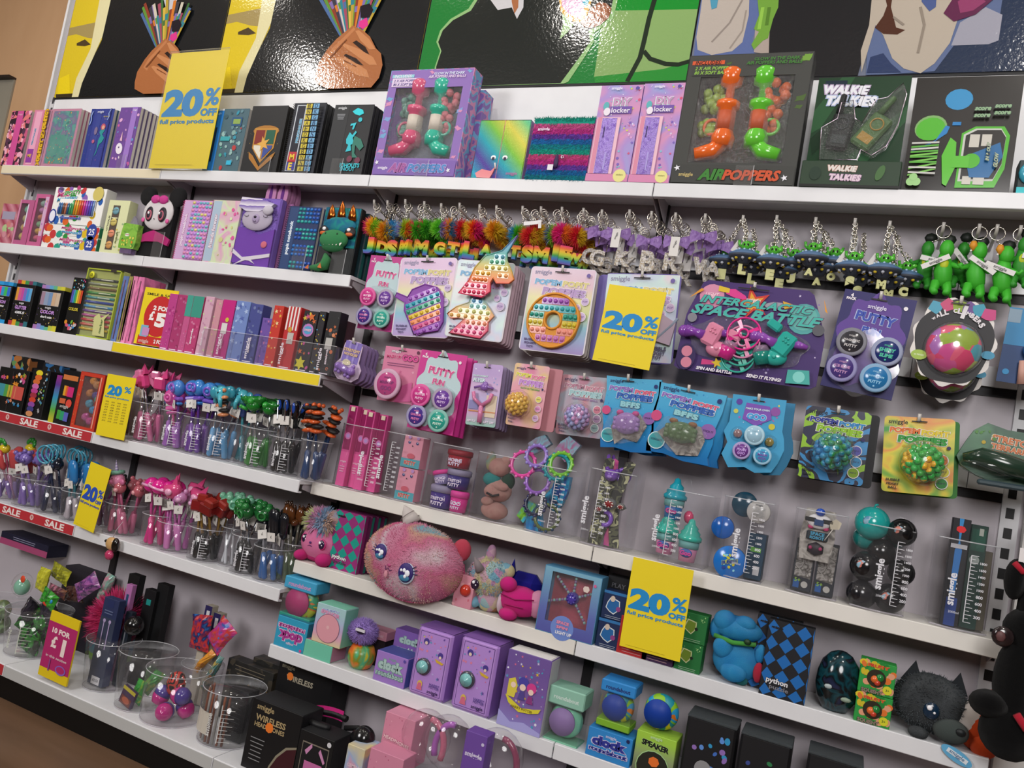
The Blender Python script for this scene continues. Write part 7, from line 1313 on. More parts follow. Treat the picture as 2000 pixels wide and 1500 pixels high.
for i,(px,x1,x0,c,l) in enumerate(((1150,-.02,-.03,CAMO,'camouflage slap band on the tub front, leaning in from the rim corner'),(1180,.04,-.024,CAMO,'camouflage slap band crossing the tub from its top corner'),(1185,-.01,.03,CAMO,'camouflage slap band standing upright in the tub'),(1170,-.012,.006,pm('noise',['#d85a8c','#c04a9c','#e07a94','#8a4ab0'],20,.4),'pink and purple patterned slap band, tallest in its tub'),(1148,-.036,-.04,'#7a4ab8','narrow purple slap band at the tub edge'),(1142,-.024,-.034,'#6a3fa0','second purple slap band beside the tub scale'),(1138,-.03,-.038,'#c05a98','rose pink slap band base inside the tub'))):
    m = MB(); hh = h*(1.15 if i in (0,1,3) else 1.2 if i in (4,5) else .7 if i == 6 else .95); q = .0145 if i < 3 else .010 if i == 3 else .005
    m.add([(x0-q,0,0),(x0+q,0,0),(x1+q,.004,hh-.006),(x1,.004,hh),(x1-q,.004,hh-.006),(x0-q,.0025,0),(x0+q,.0025,0),(x1+q,.0065,hh-.006),(x1,.0065,hh),(x1-q,.0065,hh-.006)],[(0,1,2,3,4),(9,8,7,6,5),(0,5,6,1),(1,6,7,2),(2,7,8,3),(3,8,9,4),(4,9,5,0)],c); solid('slap_band',m,l,'slap band',(x+.0,Y+.026+.009*i,z+.006))
for i,(px,py,r,l) in enumerate(((1190,984,.020,'grey shark head with open red mouth on a band, largest'),(1170,994,.013,'small grey shark head beside the largest one'),(1212,990,.013,'small grey shark head at the tub edge'))):
    p = at(px,py,Y+.006); t = thing('shark_head',l,'toy',(p.x,Y+.012,p.z)); m = MB(); m.ball((0,0,0),(r,r*.7,r*.8),('#6a6c6c','g'),16); m.add([(r*.6,0,r*.2),(r*1.3,.002,0),(r*.8,0,-r*.5),(r*.7,.006,0)],[(0,1,2),(0,3,1),(1,3,2)],'#55585a'); part('head',m,t); m = MB(); m.ball((0,-r*.45,-r*.05),(r*.72,r*.3,r*.52),'#7c1a1e',14)
    for j in range(7): a = 2*PI*j/7+.4; m.add([(r*.68*math.cos(a-.25),-r*.72,-r*.05+r*.48*math.sin(a-.25)),(r*.68*math.cos(a+.25),-r*.72,-r*.05+r*.48*math.sin(a+.25)),(r*.4*math.cos(a),-r*.8,-r*.05+r*.28*math.sin(a))],[(0,1,2)],'#e8e4dc')
    part('mouth',m,t)
p = at(1194,928,Y+.03); t = blob('purple teddy bear head band at the top of its tub',[((0,0,0),(.020,.016,.018),('#7a4fb0','g')),((-.014,0,.016),.007,('#6a3fa0','g')),((.016,0,.014),.007,('#6a3fa0','g')),((0,-.014,-.005),(.009,.006,.006),('#9a78c8','g'))],tuple(p),'toy','bear_head'); m = MB(); m.ring((.03,.02,.004),.018,.006,('#7a4fb8','g'),'y',16); m.ring((.0,.006,-.125),.019,.007,('#8a5fc8','g'),'y',16); part('band',m,t)
x,Y,z,w,h = jug('clear tub of ice cream topped goo pots',1280,1370,1104,1296,1392,962,True,-.38)
def icecream(px,py,c,lid,label,rx=0,s=1.0,dy=.04):
    p = at(px,py,Y+dy); t = thing('goo_pot',label,'goo pot',(p.x,Y+dy,p.z)); m = MB(); m.lathe([(0,0),(.022*s,0),(.027*s,.058*s)],(c,'g'),20); m.lathe([(.0275*s,.036*s),(.0282*s,.058*s)],('#6fa8a8','p'),20); part('pot',m,t); m = MB(); m.lathe([(.032*s,.056*s),(.033*s,.066*s),(.026*s,.072*s),(.027*s,.078*s),(.019*s,.086*s),(.020*s,.091*s),(.011*s,.100*s),(.008*s,.112*s),(0,.116*s)],(lid,'g'),22); part('lid',m,t)
    g = MB(); g.text('Goo',0,0,0,.03*s,'#c04a90',None,.06); m = MB(); m.ball((0,-.0245*s,.024*s),(.017*s,.004,.012*s),'#3f5fa0',12); m.add([(a,-.030*s,b+.024*s) for a,_,b in g.v],g.f,'#c04a90'); part('label',m,t); return t
icecream(1296,1080,'#d888b4','#3fb0a0','pink goo pot with a mint swirl lid, next to the tub scale'); icecream(1340,1096,'#d890b4','#3fb0a0','pink goo pot with a mint swirl lid and blue label',dy=.03); icecream(1312,1014,'#1f7fc4','#1fa0b4','blue goo pot with a turquoise swirl lid, on top of the mint ones',dy=.05)
p = at(1345,1010,Y+.07); m = MB(); m.ball((0,0,0),(.014,.012,.018),('#d84a74','g'),12); solid('goo_pot',m,'small red goo bottle glimpsed behind the blue goo pot','goo pot',tuple(p)); p = at(1332,996,Y+.05); 
m = MB(); m.lathe([(.0275,0),(.0275,.02)],('#b8a02c','g'),20); 
x,Y,z,w,h = jug('clear tub of round blue putty pots',1394,1486,1128,1406,1508,976,True,.12)
def disc_pot(px,py,r,lid,rim,label,txt=None,dy=.03,tc='#e0d84a',ry=0):
    p = at(px,py,Y+dy); t = thing('putty_tub',label,'putty pot',tuple(p)); m = MB(); m.M = Matrix.Rotation(PI/2,4,'X'); m.lathe([(r*.9,-.028),(r*.94,-.004)],(rim,'g'),28); m.lathe([(r,-.006),(r,.006),(r*.94,.009)],(rim,'g'),28); m.lathe([(r*.82,.0085),(0,.0085)],(lid,'g'),28); m.M = Matrix(); part('pot',m,t)
    m = MB(); A = Art(m,2*r,2*r,-.0105,z0=-r)
    if txt == 'dots': A.scatter(16,['#c8c02a','#26408c','#8ad0e0','#d8d84a'],.03,.06,4,(.28,.28,.72,.72),0).text('BUBBLE',.5,.52,.5,'#26408c','#c8d84a',.05,.2,.3)
    elif txt: A.lines(.5,.68,.6,8,.055,'#8c8f90').text('smiggle',.5,.8,.3,'#6a6c70')
    part('lid_print',m,t); return t
disc_pot(1426,1098,.043,'#2fa8c8','#1f70c4','blue putty pot with a bubble patterned lid, lowest in its tub','dots',.016); disc_pot(1412,1030,.030,'#c4c4c8','#1f62b8','royal blue putty pot turned on its side',None,.05); disc_pot(1482,1000,.030,'#c8c6c2','#b8b6b4','pale grey lidded putty pot at the tub rim','lines',.02); disc_pot(1455,985,.034,'#1f4f68','#1c4458','dark teal putty pot at the top, behind the pale lid',None,.07)
p = at(1474,1090,Y+.06); bx(p.x,Y+.055,z+.005,.045,.05,.12,'#1c3a50',lambda A: A.rect(.2,.6,.8,.7,'#5a9a3c').rect(.5,.1,.85,.3,'#c8c8cc'),'toy_box','dark teal packet standing behind the round blue pots','toy box')
x,Y,z,w,h = jug('clear tub of silver packets and a robot dog bag',1530,1634,1164,1546,1652,1000,False)
for i in (0,1): bx(x-w*.22+w*.44*i,Y+.05,z+.005,w*.4,.03,h*.62,'#22262e',lambda A: A.poly([(.1,.28),(.9,.25),(.95,.95),(.1,.97)],pm('noise',['#8a8884','#c4c0bc','#5f5c58','#e0dcd6'],60,.2,0,.6)).disc(.66,.13,.17,'#a8a6a2').rect(.1,.05,.4,.2,'#24508c').text('5+',.3,.2,.3,'#7fa83a'),'foil_packet','silver foil packet with a round sticker, %s the tub' % ('next to the putty tub side of' if i == 0 else 'inside the far half of'),'packet')
p = at(1594,1062,Y+.03); t = thing('robot_dog_bag','clear bag with a white and black cartoon robot dog standing above its tub','toy bag',(p.x,Y+.03,z+h*.42)); m = MB(); m.plate([(-.036,0),(.036,.0),(.042,.06),(.036,.13),(-.034,.13),(-.042,.06)],-.001,.012,pm('noise',['#98948e','#c8c4be','#7c7874'],40,.25,0,.3)); part('bag',m,t)
m = MB(); m.ball((0,-.008,.10),(.030,.010,.020),'#dcdadc',14); m.box(-.034,-.02,.098,-.008,-.017,.108,'#141418',.002); m.box(.008,-.02,.098,.034,-.017,.108,'#141418',.002); m.box(-.011,-.0215,.09,.011,-.018,.105,'#1c3c6c'); m.ball((0,-.016,.124),(.012,.008,.010),('#2450b8','g'),10); m.box(-.026,-.012,.052,.026,-.006,.074,'#16242c',.004); m.text('SPACE',0,-.0128,.068,.034,'#3f9ac0',None,.03); m.text('ROBOT',0,-.0128,.058,.034,'#3f9ac0',None,.03); m.ball((0,-.008,.03),(.022,.006,.018),'#241c26',6); [m.ball((sx*.012,-.014,.032),.005,'#a03060',8) for sx in (-1,1)]; [m.ball((sx*.018,-.008,.084),(.008,.005,.006),'#b8386c',8) for sx in (-1,1)]; part('robot_figure',m,t)
m = MB(); m.add([(0,0,0),(.02,0,.003),(.024,0,.02),(.01,0,.028),(-.004,0,.016)],[(0,1,2,3,4)],'#bcb4a0'); m.tube([(.005,0,0),(-.01,.002,-.03)],.0012,'#d8d4cc',5); solid('price_tag',m,'cream pentagon price tag tied to the robot dog bag','tag',tuple(at(1622,1034,Y+.01)))
x,Y,z,w,h = jug('clear tub of black and teal novelty balls',1656,1766,1200,1674,1786,1030,True,.22)
for i,(px,py,r,c,l,dy) in enumerate(((1704,1022,.042,'#1fa09c','turquoise novelty ball topmost above the tub',.05),(1690,1050,.030,'#1a8480','darker turquoise ball just inside the rim',.075),(1752,1048,.030,'#177a7c','small turquoise ball behind the black one',.09),(1762,1040,.034,'#141416','black ball with a rainbow sticker at the tub rim',.04),(1722,1078,.034,'#19191b','black ball in the middle of its tub',.06),(1690,1106,.037,'#19191c','black ball with a pink sticker on the tub side',.04),(1760,1118,.032,'#1a1b1d','black ball behind the tub measurements',.06),(1682,1160,.036,'#1c1c20','large black ball at the tub bottom',.045),(1738,1168,.036,'#1e1e22','black ball with blue and tan marks at the tub bottom',.05))):
    p = at(px,py,Y+dy); t = thing('novelty_ball',l,'ball',tuple(p)); m = MB(); m.ball((0,0,0),r,(c,'g'),22)
    if i == 0: m.tube([(0,0,r*.95),(.002,0,r*1.12),(.008,0,r*1.15)],.003,(c,'g'),6)
    part('ball',m,t)
    if i in (0,3,5,8): m = MB(); m.ball((-.006,-r*.86,.004),(r*.42,r*.1,r*.34),pm('voro',['#8ab0c4','#c8c8c4','#c87a6c','#5a8fb0'],60,.4),10); part('sticker',m,t)
x,Y,z,w,h = jug('clear tub of dark boxed toys beside the slotted upright',1812,1930,1236,1826,1950,1058,True,.06)
bx(x-w*.14,Y+.04,z+.005,w*.32,.03,h*1.22,'#17181f',lambda A: A.rect(.2,0,.8,.26,'#1f3a7c').poly([(.3,.7),(.5,.8),(.7,.7),(.6,.3),(.3,.3)],'#2a6fb4').poly([(.35,1),(.6,1),(.5,.7)],'#2f84c0').disc(.5,.9,.28,'#d8262a',.8,7).rect(.05,.72,.95,.76,'#b8b8be'),'toy_box','tall dark box with blue lightning and a red sticker','toy box')
bx(x+w*.2,Y+.06,z+.005,w*.3,.03,h*1.18,'#14342c',lambda A: A.rect(.1,.75,.9,.96,'#1a4a3c').disc(.4,.66,.3,'#8a9490').rect(.5,.9,.75,.97,'#9aa098'),'toy_box','dark green box behind the tub measurements near the upright','toy box'); bx(x+w*.4,Y+.07,z+.005,w*.18,.03,h*.9,'#4a4436',None,'toy_box','olive brown packet at the very end of the last tub','toy box')
putx = 0
# ================================================================ plush shelf
k = 'plush'
def eye(m,x,y,z,r,c='#2c1f5c',ring=None,hl='#f0f0f4'):
    if ring: m.ball((x,y+.002,z),(r*1.35,r*.3,r*1.35),ring,14)
    m.ball((x,y,z),(r,r*.35,r*1.1),(c,'g'),14); m.ball((x-r*.25,y-r*.35,z+r*.4),(r*.36,r*.12,r*.36),hl,8); m.ball((x+r*.35,y-r*.35,z-r*.1),(r*.18,r*.08,r*.18),hl,6)
def plush(label,px,py,key,Yo,parts,fur=None,rz=0,name='plush_toy',zz=None,ry=0):
    Y = -DP[key]+Yo; p = at(px,py,Y); t = thing(name,label,'plush toy',(p.x,Y,ZS[key] if zz is None else zz),rz,ry=ry); m = MB()
    for c,r,c2 in parts: m.ball(c,r,c2,22)
    if fur: m.hair(*fur)
    part('body',m,t); return t
PKF = ('#e47cac','f'); CANDY = pm('noise',['#c8d08a','#d8a0c0','#9fb8d8','#dcb0a8','#b89ad0'],16,.9,1)
t = plush('pink panda faced plush with fluffy pastel hair at the shelf end',620,1090,k,.05,[((0,0,.068),(.072,.048,.062),PKF),((-.045,-.03,.018),(.022,.03,.018),('#c82a78','f')),((.05,-.035,.02),(.026,.03,.022),('#c82a78','f')),((-.005,.01,.02),(.06,.04,.02),('#b82a70','f'))])
m = MB(); m.ball((.0,.0,.138),(.055,.035,.045),CANDY,18).ball((-.04,-.01,.115),(.028,.022,.034),CANDY,14).ball((.045,0,.155),(.035,.03,.03),CANDY,14).ball((.02,-.02,.12),(.025,.02,.03),CANDY,14); m.hair((0,-.01,.135),(.055,.035,.04),.022,900,[('#c9d094','f'),('#cf94b8','f'),('#94b4d4','f'),('#d8b8a4','f')],w=.003,seed=4,droop=.5); part('hair',m,t)
m = MB(); eye(m,-.036,-.038,.075,.013,'#2a1a3c','#b83070'); eye(m,.034,-.04,.068,.014,'#2a1a3c','#b83070'); m.ball((-.004,-.05,.068),(.005,.003,.004),'#4a1f6c',8); m.tube([(-.012,-.049,.056),(-.004,-.051,.06),(.004,-.049,.056)],.001,'#4a1f6c',5); m.v = m.v; part('face',m,t)
def check(c1,c2,dark):
    def f(A):
        A.rect(0,0,1,1,c1); d = 1/2.9; dh = d*A.w/A.h*1.05; A.Y()
        for i in range(-1,5):
            for j in range(-1,int(1/dh)+2):
                u,v = i*d+.1,j*dh+.06; P = [(min(1,max(0,u+a*d*.47)),min(1,max(0,v+b*dh*.47))) for a,b in ((-1,0),(0,-1),(1,0),(0,1))]; A.n -= 1; A.poly(P,c2)
        A.text('smiggle',.2,.9,.26,'#17181c',None,.06).text('python',.36,.2,.48,'#e6e6e8' if not dark else '#dcdce0','#26262c',.03,0,-.05,hm=.09).text('puzzle',.42,.12,.42,'#3c3c44' if not dark else '#7c7c84',None,.02,0,-.05,hm=.07)
    return f
carton('puzzle_box','teal and magenta diamond patterned python puzzle box','puzzle box',[658,996,714,1006,639,1104,697,1121],k,.02,'#8a2468',check('#8f2a70','#149484',False),Yo=.03)
b0 = None
for i in range(3):
    q = [658,996,714,1006,639,1104,697,1121]; x,z,w,h,_ = quad(q,-DP[k]+.03,ZS[k]); l = 'teal and magenta puzzle box behind the front one'; m = MB(); m.box(-w/2,0,0,w/2,.02,h,'#5c1c48',.001); m.box(w/2+.0001,.004,.004,w/2+.0005,.016,h-.004,'#1f7f74'); loc = (x+.008*(i+1),-DP[k]+.054+.024*i,ZS[k]); b0 = solid('puzzle_box',m,l,'puzzle box',loc,0,l) if b0 is None else dup(b0,None,loc)
BUN = pm('noise',['#8fc4d4','#e8b89c','#e87aa4','#f0a0c0','#f4dce4','#e888a8','#f0b8a4'],6.5,.9,1.6,off=2.3)
x,z,w,h,_ = quad([745,1010,905,1050,712,1150,880,1180],-.155); R_ = .118
p = at(808,1098,-.185); t = thing('plush_bag','big round pink fluffy bag with a sleepy unicorn face, spilling over its shelf','plush bag',(p.x,-.185,p.z)); m = MB(); m.ball((0,0,0),(.170,.078,.118),BUN,48); zf = ZS[k]+.003-p.z; m.v = [(a,b,max(c,zf) if b > .004 else c) for a,b,c in m.v]; m.hair((0,0,0),(.170,.078,.118),.006,2800,[('#dba092','f'),('#d87098','f'),('#e090b0','f'),('#e0b8b0','f'),('#d87f9c','f')],(0,-.8,.2),.0011,7); part('body',m,t)
m = MB(); m.ball((-.095,.018,0),.001,BUN,6); m.tube([(.160*math.cos(a),.03-.05*max(0,-math.sin(a)),.108*math.sin(a)-.006) for a in [-2.2+.25*i for i in range(11)]],.0045,('#b84a74','f'),8); part('seam',m,t)
for s_,ex,ez,r_ in ((0,-.078,.018,.021),(1,.024,-.022,.026)):
    m = MB(); y = -.072 if s_ == 0 else -.078; m.ball((ex,y+.003,ez),(r_*1.12,.006,r_*1.25),'#b8c8d8',18); m.ball((ex,y-.001,ez+.002),(r_,.006,r_*1.12),'#33256c',18); m.ball((ex,y-.005,ez-.5*r_),(r_*.7,.003,r_*.4),'#3f7a9c',12)
    for dx,dz,q in ((.35,.1,.34),(-.1,.35,.22),(.1,-.3,.2),(-.5,.3,.16)): m.ball((ex+dx*r_,y-.0075,ez+dz*r_),(q*r_,.002,q*r_*1.1),'#eef0f8',10)
    for j in range(3): a = (2.5 if s_ == 0 else .1)+.3*j; m.tube([(ex+r_*1.0*math.cos(a),y,ez+r_*1.1*math.sin(a)),(ex+r_*1.5*math.cos(a),y+.002,ez+r_*1.6*math.sin(a))],.0014,'#2c2058',5)
    part('eye',m,t)
m = MB(); m.tube([(-.052,-.073,-.016),(-.048,-.076,-.028),(-.04,-.077,-.02),(-.034,-.076,-.028),(-.026,-.075,-.024)],.0014,'#5c2458',5); m.ball((-.038,-.0765,-.012),(.007,.003,.005),'#b04a7c',8); m.ball((-.044,-.077,-.04),(.007,.003,.012),('#e8a0b0','f'),10); part('mouth',m,t)
m = MB(); m.at(-.035,.01,.112,ry=-.7); m.lathe([(.030,0),(.024,.022),(.015,.044),(.0,.066)],('#d8d0cc','f'),18); m.tube([(.029*math.cos(a),.029*math.sin(a),.012+a*.003) for a in [i*.5 for i in range(13)]],.0012,'#8a7f80',5); m.M = Matrix(); part('horn',m,t)
m = MB(); m.ball((.145,.02,.068),(.030,.02,.034),('#c04458','f'),16); m.box(.10,-.004,.05,.112,-.002,.085,'#d8a49c'); part('ear',m,t)
UF = pm('voro',['#ecc0d4','#ece0aa','#8cc8e0','#dca4cc','#b8dce0','#f0d8bc'],46,.9,1)
carton('toy_box','small pink box with a red ball window beside the big plush bag','toy box',[893,1120,928,1128,884,1166,922,1176],k,.05,'#d08c9c',lambda A: A.scatter(8,['#c86a7c','#e0a8ac'],.06,.1,2,star=.2),Yo=.0,extra=lambda t,w,h,d: part('ball',MB().ball((.1*w,-.002,.55*h),(w*.28,.012,w*.28),('#c03828','g'),14),t))
t = plush('multicoloured unicorn plush with a grey horn, head tilted',952,1150,k,.045,[((0,0,.098),(.068,.048,.060),UF),((.01,0,.035),(.04,.032,.036),UF),((-.03,-.02,.022),(.022,.022,.018),('#7fb4cc','f')),((.03,.02,.025),(.03,.03,.024),pm('noise',['#d8b85c','#d88a8c'],20,.9,1)),((-.012,.01,.165),(.016,.014,.03),UF),((.05,.0,.13),(.028,.018,.024),UF)],((0,0,.098),(.068,.048,.060),.006,900,[('#d8b0c4','f'),('#d0cc9a','f'),('#84b4cc','f')],(0,-1,0),.0013,3))
m = MB(); m.at(-.015,-.042,.12,ry=-.5,rx=.3); m.lathe([(.015,0),(.009,.025),(0,.045)],('#9c9094','f'),14); m.M = Matrix(); part('horn',m,t); m = MB(); eye(m,-.022,-.047,.078,.014,'#2a1c34'); part('eye',m,t)
m = MB(); m.at(0,0,0); m.box(-.05,0,0,.06,.06,.10,('#1f1f7c','g'),.025); m.lathe([(.015,.08),(.0,.135)],('#1f1f7c','g'),12,(-.04,.02,0)); m.lathe([(.012,.06),(0,.1)],('#24248c','g'),12,(-.06,.0,-.02)); q = at(1022,1115,-.09); solid('storage_box',m,'dark blue glossy horned box behind the magenta plush','box',(q.x,-.095,ZS[k]+.03)); 
PM_ = ('#cf2580','f'); t = plush('bright magenta plush toy lying face down',1012,1200,k,.042,[((0,0,.055),(.066,.045,.044),PM_),((-.035,-.028,.10),(.026,.022,.022),PM_),((-.018,-.035,.018),(.028,.026,.018),PM_),((.055,0,.06),(.03,.03,.04),('#d890b0','f')),((-.055,.0,.04),(.014,.03,.035),('#dcc8d4','f'))]); m = MB(); m.tube([(-.05,-.04,.07),(0,-.05,.066),(.055,-.036,.075)],.0018,'#8f1454',5); m.tube([(-.03,-.045,.045),(.03,-.048,.048)],.0014,'#9c1a5c',5); part('seam',m,t)
t = plush('small yellow and peach plush tucked under the magenta one',962,1186,k,.05,[((0,0,.025),(.026,.024,.024),pm('noise',['#d8b45c','#d8887c'],24,.9,1)),((.01,0,.05),.014,('#d8a860','f'))])
def spid(t,w,h,d,win):
    m = MB(); m.box(-w*.4,d*.8,h*.1,w*.4,d*.82,h*.93,'#b84a5c'); part('backing',m,t); m = MB(); cx,cz = .03*w,.58*h; m.ball((cx,d*.25,cz),.019,('#4a3a9c','g'),16)
    for i in range(9): m.ball((cx+.012*math.cos(i*.7),d*.25-.014,cz+.012*math.sin(i*.7)),.004,('#3c2f88','g'),8)
    for a in (1.55,.45,-.9,3.45,2.4):
        for j in range(7): m.ball((cx+(.022+.0085*j)*math.cos(a),d*.25,cz+(.022+.0085*j)*math.sin(a)),.0046,(('#8fb8b4','#8a6a9c')[j % 2],'g'),8)
    part('beaded_spinner',m,t); m = MB(); m.plate([(cx+.012+.010*math.cos(q)+w*.16,cz+h*.2+.010*math.sin(q)) for q in (0,1,2.2,3,4,5.2)],-.0008,-.0003,'#d8c8c0'); part('price_sticker',m,t)
carton('toy_box','blue window box with a purple centred bead spinner','toy box',[1070,1100,1180,1134,1043,1219,1153,1257],k,.06,pm('fade',['#4f529c','#5a68ac','#6a94b8','#7ab0c4'],.2),lambda A: A.disc(.46,.12,.2,'#6c86c8',1,24).text('SPACE',.46,.2,.22,'#d88aa8','#6a5aa8',.06,hm=.05).text('SPIN',.46,.13,.2,'#d88aa8','#6a5aa8',.06,hm=.045).text('LIGHT UP',.5,.05,.28,'#e4e4ec',None,.04).disc(.9,.86,.025,'#c8608c'),(.14,.18,.86,.93),spid,Yo=.0,side='#4c84a8')
def blind(A): A.rect(.0,.9,1,1,'#2f6fa8').disc(.45,.5,.3,'#d0d8dc',1.05,9,0,.08).disc(.45,.5,.26,'#22609c',1.05,9,0,.08).disc(.68,.42,.1,'#8a3f7c').disc(.4,.74,.1,'#c8b8a8',1.2).lines(.5,.12,.7,2,.06,'#b8c0cc')
for i,(q,l,z0) in enumerate((([1172,1205,1218,1218,1160,1257,1208,1270],'navy blind box with a blue creature, lower of the pair',None),([1182,1151,1229,1163,1172,1205,1218,1218],'navy blind box with a blue creature, upper of the pair',1))):
    hh = quad([1172,1205,1218,1218,1160,1257,1208,1270],-DP[k]+.01,ZS[k])[3]; carton('blind_box',l,'blind box',q,k,.05,'#1a2a50',blind,Yo=.01,z=ZS[k]+(hh+.001)*i)
m = MB(); m.box(-.035,0,0,.035,.05,.05,'#19191b',.002); m.text('PLAY',0,-.001,.025,.04,'#5c5c60'); q = at(1212,1135,-.1); solid('toy_box',m,'small dark box on top, behind the navy blind boxes','toy box',(q.x,-.11,ZS[k]+.14))
for i in range(2):
    q = [1322,1250,1374,1262,1316,1308,1366,1320] if i == 0 else [1334,1193,1386,1206,1322,1250,1374,1262]; hh = quad([1322,1250,1374,1262,1316,1308,1366,1320],-DP[k]+.01,ZS[k])[3]
    carton('blind_box','green blind box with a spiky creature, %s of the pair' % ('lower' if i == 0 else 'upper'),'blind box',q,k,.05,'#1f6a34',lambda A: A.disc(.4,.55,.24,'#c8cc9a',1.1,9,0,.12).disc(.4,.55,.2,'#6f8a2c',1.1,9,0,.12).disc(.62,.5,.06,'#17261a').lines(.5,.12,.7,2,.06,'#a8c4a8').scatter(10,['#8fc07a'],.01,.03,3,(.1,.7,.95,.98)),Yo=.01,z=ZS[k]+(hh+.001)*i)
for c,px,l in (('#b02a2c',1232,'red blind box showing under the big yellow sign'),('#3c2448',1284,'dark purple blind box showing under the big yellow sign')): q = at(px,1285,-.16); bx(q.x,-.165,ZS[k],.085,.05,.10,c,lambda A: A.lines(.5,.14,.7,2,.07,'#c8a0a4'),'blind_box',l,'blind box')
BF = pm('noise',['#1898e8','#30b0f4','#1ea0ec'],20,.9,1)
t = plush('blue plush toy lying on its side, lower of the two',1432,1330,k,.05,[((0,0,.055),(.062,.045,.052),BF),((-.035,-.03,.085),(.026,.02,.028),BF),((.0,-.035,.03),(.034,.02,.024),BF),((.058,-.02,.09),(.014,.012,.024),BF),((.02,-.02,.012),(.018,.012,.012),('#1f6a6c','f'))]); m = MB(); m.ball((.06,-.03,.045),(.013,.012,.026),('#b82a44','f'),12); part('paw',m,t)
t = plush('blue plush with green trim balanced on top of the lower blue one',1436,1250,k,.05,[((0,0,.03),(.068,.045,.032),BF),((-.03,-.02,.045),(.03,.026,.028),BF),((.02,-.02,.05),(.028,.02,.02),BF),((-.05,-.01,.02),(.018,.022,.028),BF)],zz=ZS[k]+.105); m = MB(); m.tube([(-.05,-.03,.004),(0,-.045,.0),(.055,-.03,.006)],.006,('#4fa848','f'),8); m.ball((.035,-.042,.01),(.010,.006,.008),'#1c3a1c',8); part('trim',m,t)
for i,(q,l,yo) in enumerate((([1500,1206,1590,1230,1484,1358,1572,1384],'blue and black diamond python puzzle box in front',.004),([1478,1196,1566,1216,1462,1346,1548,1372],'blue and black diamond puzzle box peeking out behind',.045))): carton('puzzle_box',l,'puzzle box',q,k,.035,'#17181c',check('#1c1d22','#1a64ac',True),Yo=yo)
p = at(1628,1388,-.12); t = thing('toy_egg','large black glitter egg with teal speckles','egg',(p.x,-.125,ZS[k])); m = MB(); m.lathe([(0,0),(.03,.003),(.046,.03),(.052,.06),(.05,.09),(.042,.118),(.026,.138),(.01,.146),(0,.147)],pm('noise',['#0e1214','#10191c','#14404a','#0e1114','#232a44'],26,.12),28,sq=.85); part('shell',m,t); m = MB(); m.ball((-.02,-.042,.062),(.010,.003,.006),'#a8b4b4',8); m.ball((.022,-.038,.04),(.014,.004,.006),'#8a9c8a',8); part('stickers',m,t)
def orange(A): A.scatter(40,['#d8702c','#d8c02a','#1f8a38','#d89a78','#1f7f34','#c8b428'],.08,.13,6,star=0).disc(.48,.5,.27,'#2a2414',1,22).text('FRUITY',.5,.87,.6,'#c8402c','#d8b43a',.05,0,.0,hm=.1).disc(.82,.22,.13,'#d0cc2c').text('3+',.82,.22,.1,'#4a6a1c').text('SQUISHY',.4,.08,.6,'#8a7a6c','#2a2414',.05)
def orx(t,w,h,d): m = MB(); m.ball((-.06*w,-.0,.46*h),(w*.12,.008,w*.12),('#d8662c','g'),12); m.ball((.08*w,0,.54*h),(w*.12,.008,w*.12),('#1f7a38','g'),12); m.ball((.02*w,0,.38*h),(w*.1,.008,w*.1),('#c8402c','g'),12); part('fruit_balls',m,t)
hh = quad([1674,1350,1744,1366,1665,1416,1736,1434],-DP[k]+.008,ZS[k])[3]
carton('fruit_toy_box','orange and green fruit patterned box, lower of two','toy box',[1674,1350,1744,1366,1665,1416,1736,1434],k,.045,'#2c9440',orange,Yo=.008,extra=orx)
carton('fruit_toy_box','orange and green fruit patterned box, upper of two','toy box',[1683,1284,1752,1304,1674,1350,1744,1366],k,.045,'#2c9440',orange,Yo=.008,z=ZS[k]+hh+.001,extra=orx)
GW = pm('noise',['#33383c','#4c5256','#3c4246','#2c3034'],12,.9,1.2); t = plush('charcoal grey wolf plush with a starry blue eye',1806,1446,k,.055,[((0,0,.078),(.082,.052,.068),GW),((.045,-.04,.035),(.038,.026,.028),('#454d4b','f')),((-.02,-.04,.012),(.022,.018,.014),GW)],((0,0,.078),(.082,.052,.068),.006,900,('#484e52','f'),(0,-1,0),.0014,3))
for x_,z_ in ((-.045,.138),(.05,.135)): m = MB(); m.add([(x_-.024,-.006,z_-.02),(x_+.024,-.006,z_-.02),(x_+.004,-.002,z_+.03),(x_,.016,z_-.016)],[(0,1,2),(1,3,2),(3,0,2)],('#2c3034','f')); part('ear',m,t)
m = MB(); eye(m,.0,-.05,.07,.018,'#122a40'); part('eye',m,t); m = MB(); m.ball((.062,-.062,.042),(.012,.006,.009),'#14181a',10); part('nose',m,t)
OR = ('#d04a1f','f'); t = plush('orange fox plush with white edging lying by the shelf end',1904,1470,k,.05,[((0,0,.05),(.044,.034,.052),OR),((-.014,0,.06),(.046,.03,.048),('#d8cfc8','f')),((.026,-.01,.125),(.026,.018,.024),OR),((.01,-.02,.02),(.03,.024,.03),OR)],rz=.1); m = MB(); eye(m,.030,-.032,.052,.015,'#1a1614'); part('eye',m,t)
m = MB(); m.plate([(.035*math.cos(a),.014*math.sin(a)) for a in [2*PI*i/20 for i in range(20)]],-.002,0,'#5fa8d0'); m.box(-.022,-.003,-.004,.024,-.002,.006,'#dce4ea'); m.text('smiggle',0,-.0035,.001,.034,'#5c7c9c'); solid('swing_tag',m,'oval sky blue swing tag hanging off the shelf edge','tag',tuple(at(1868,1476,-.178)),ry=.42)
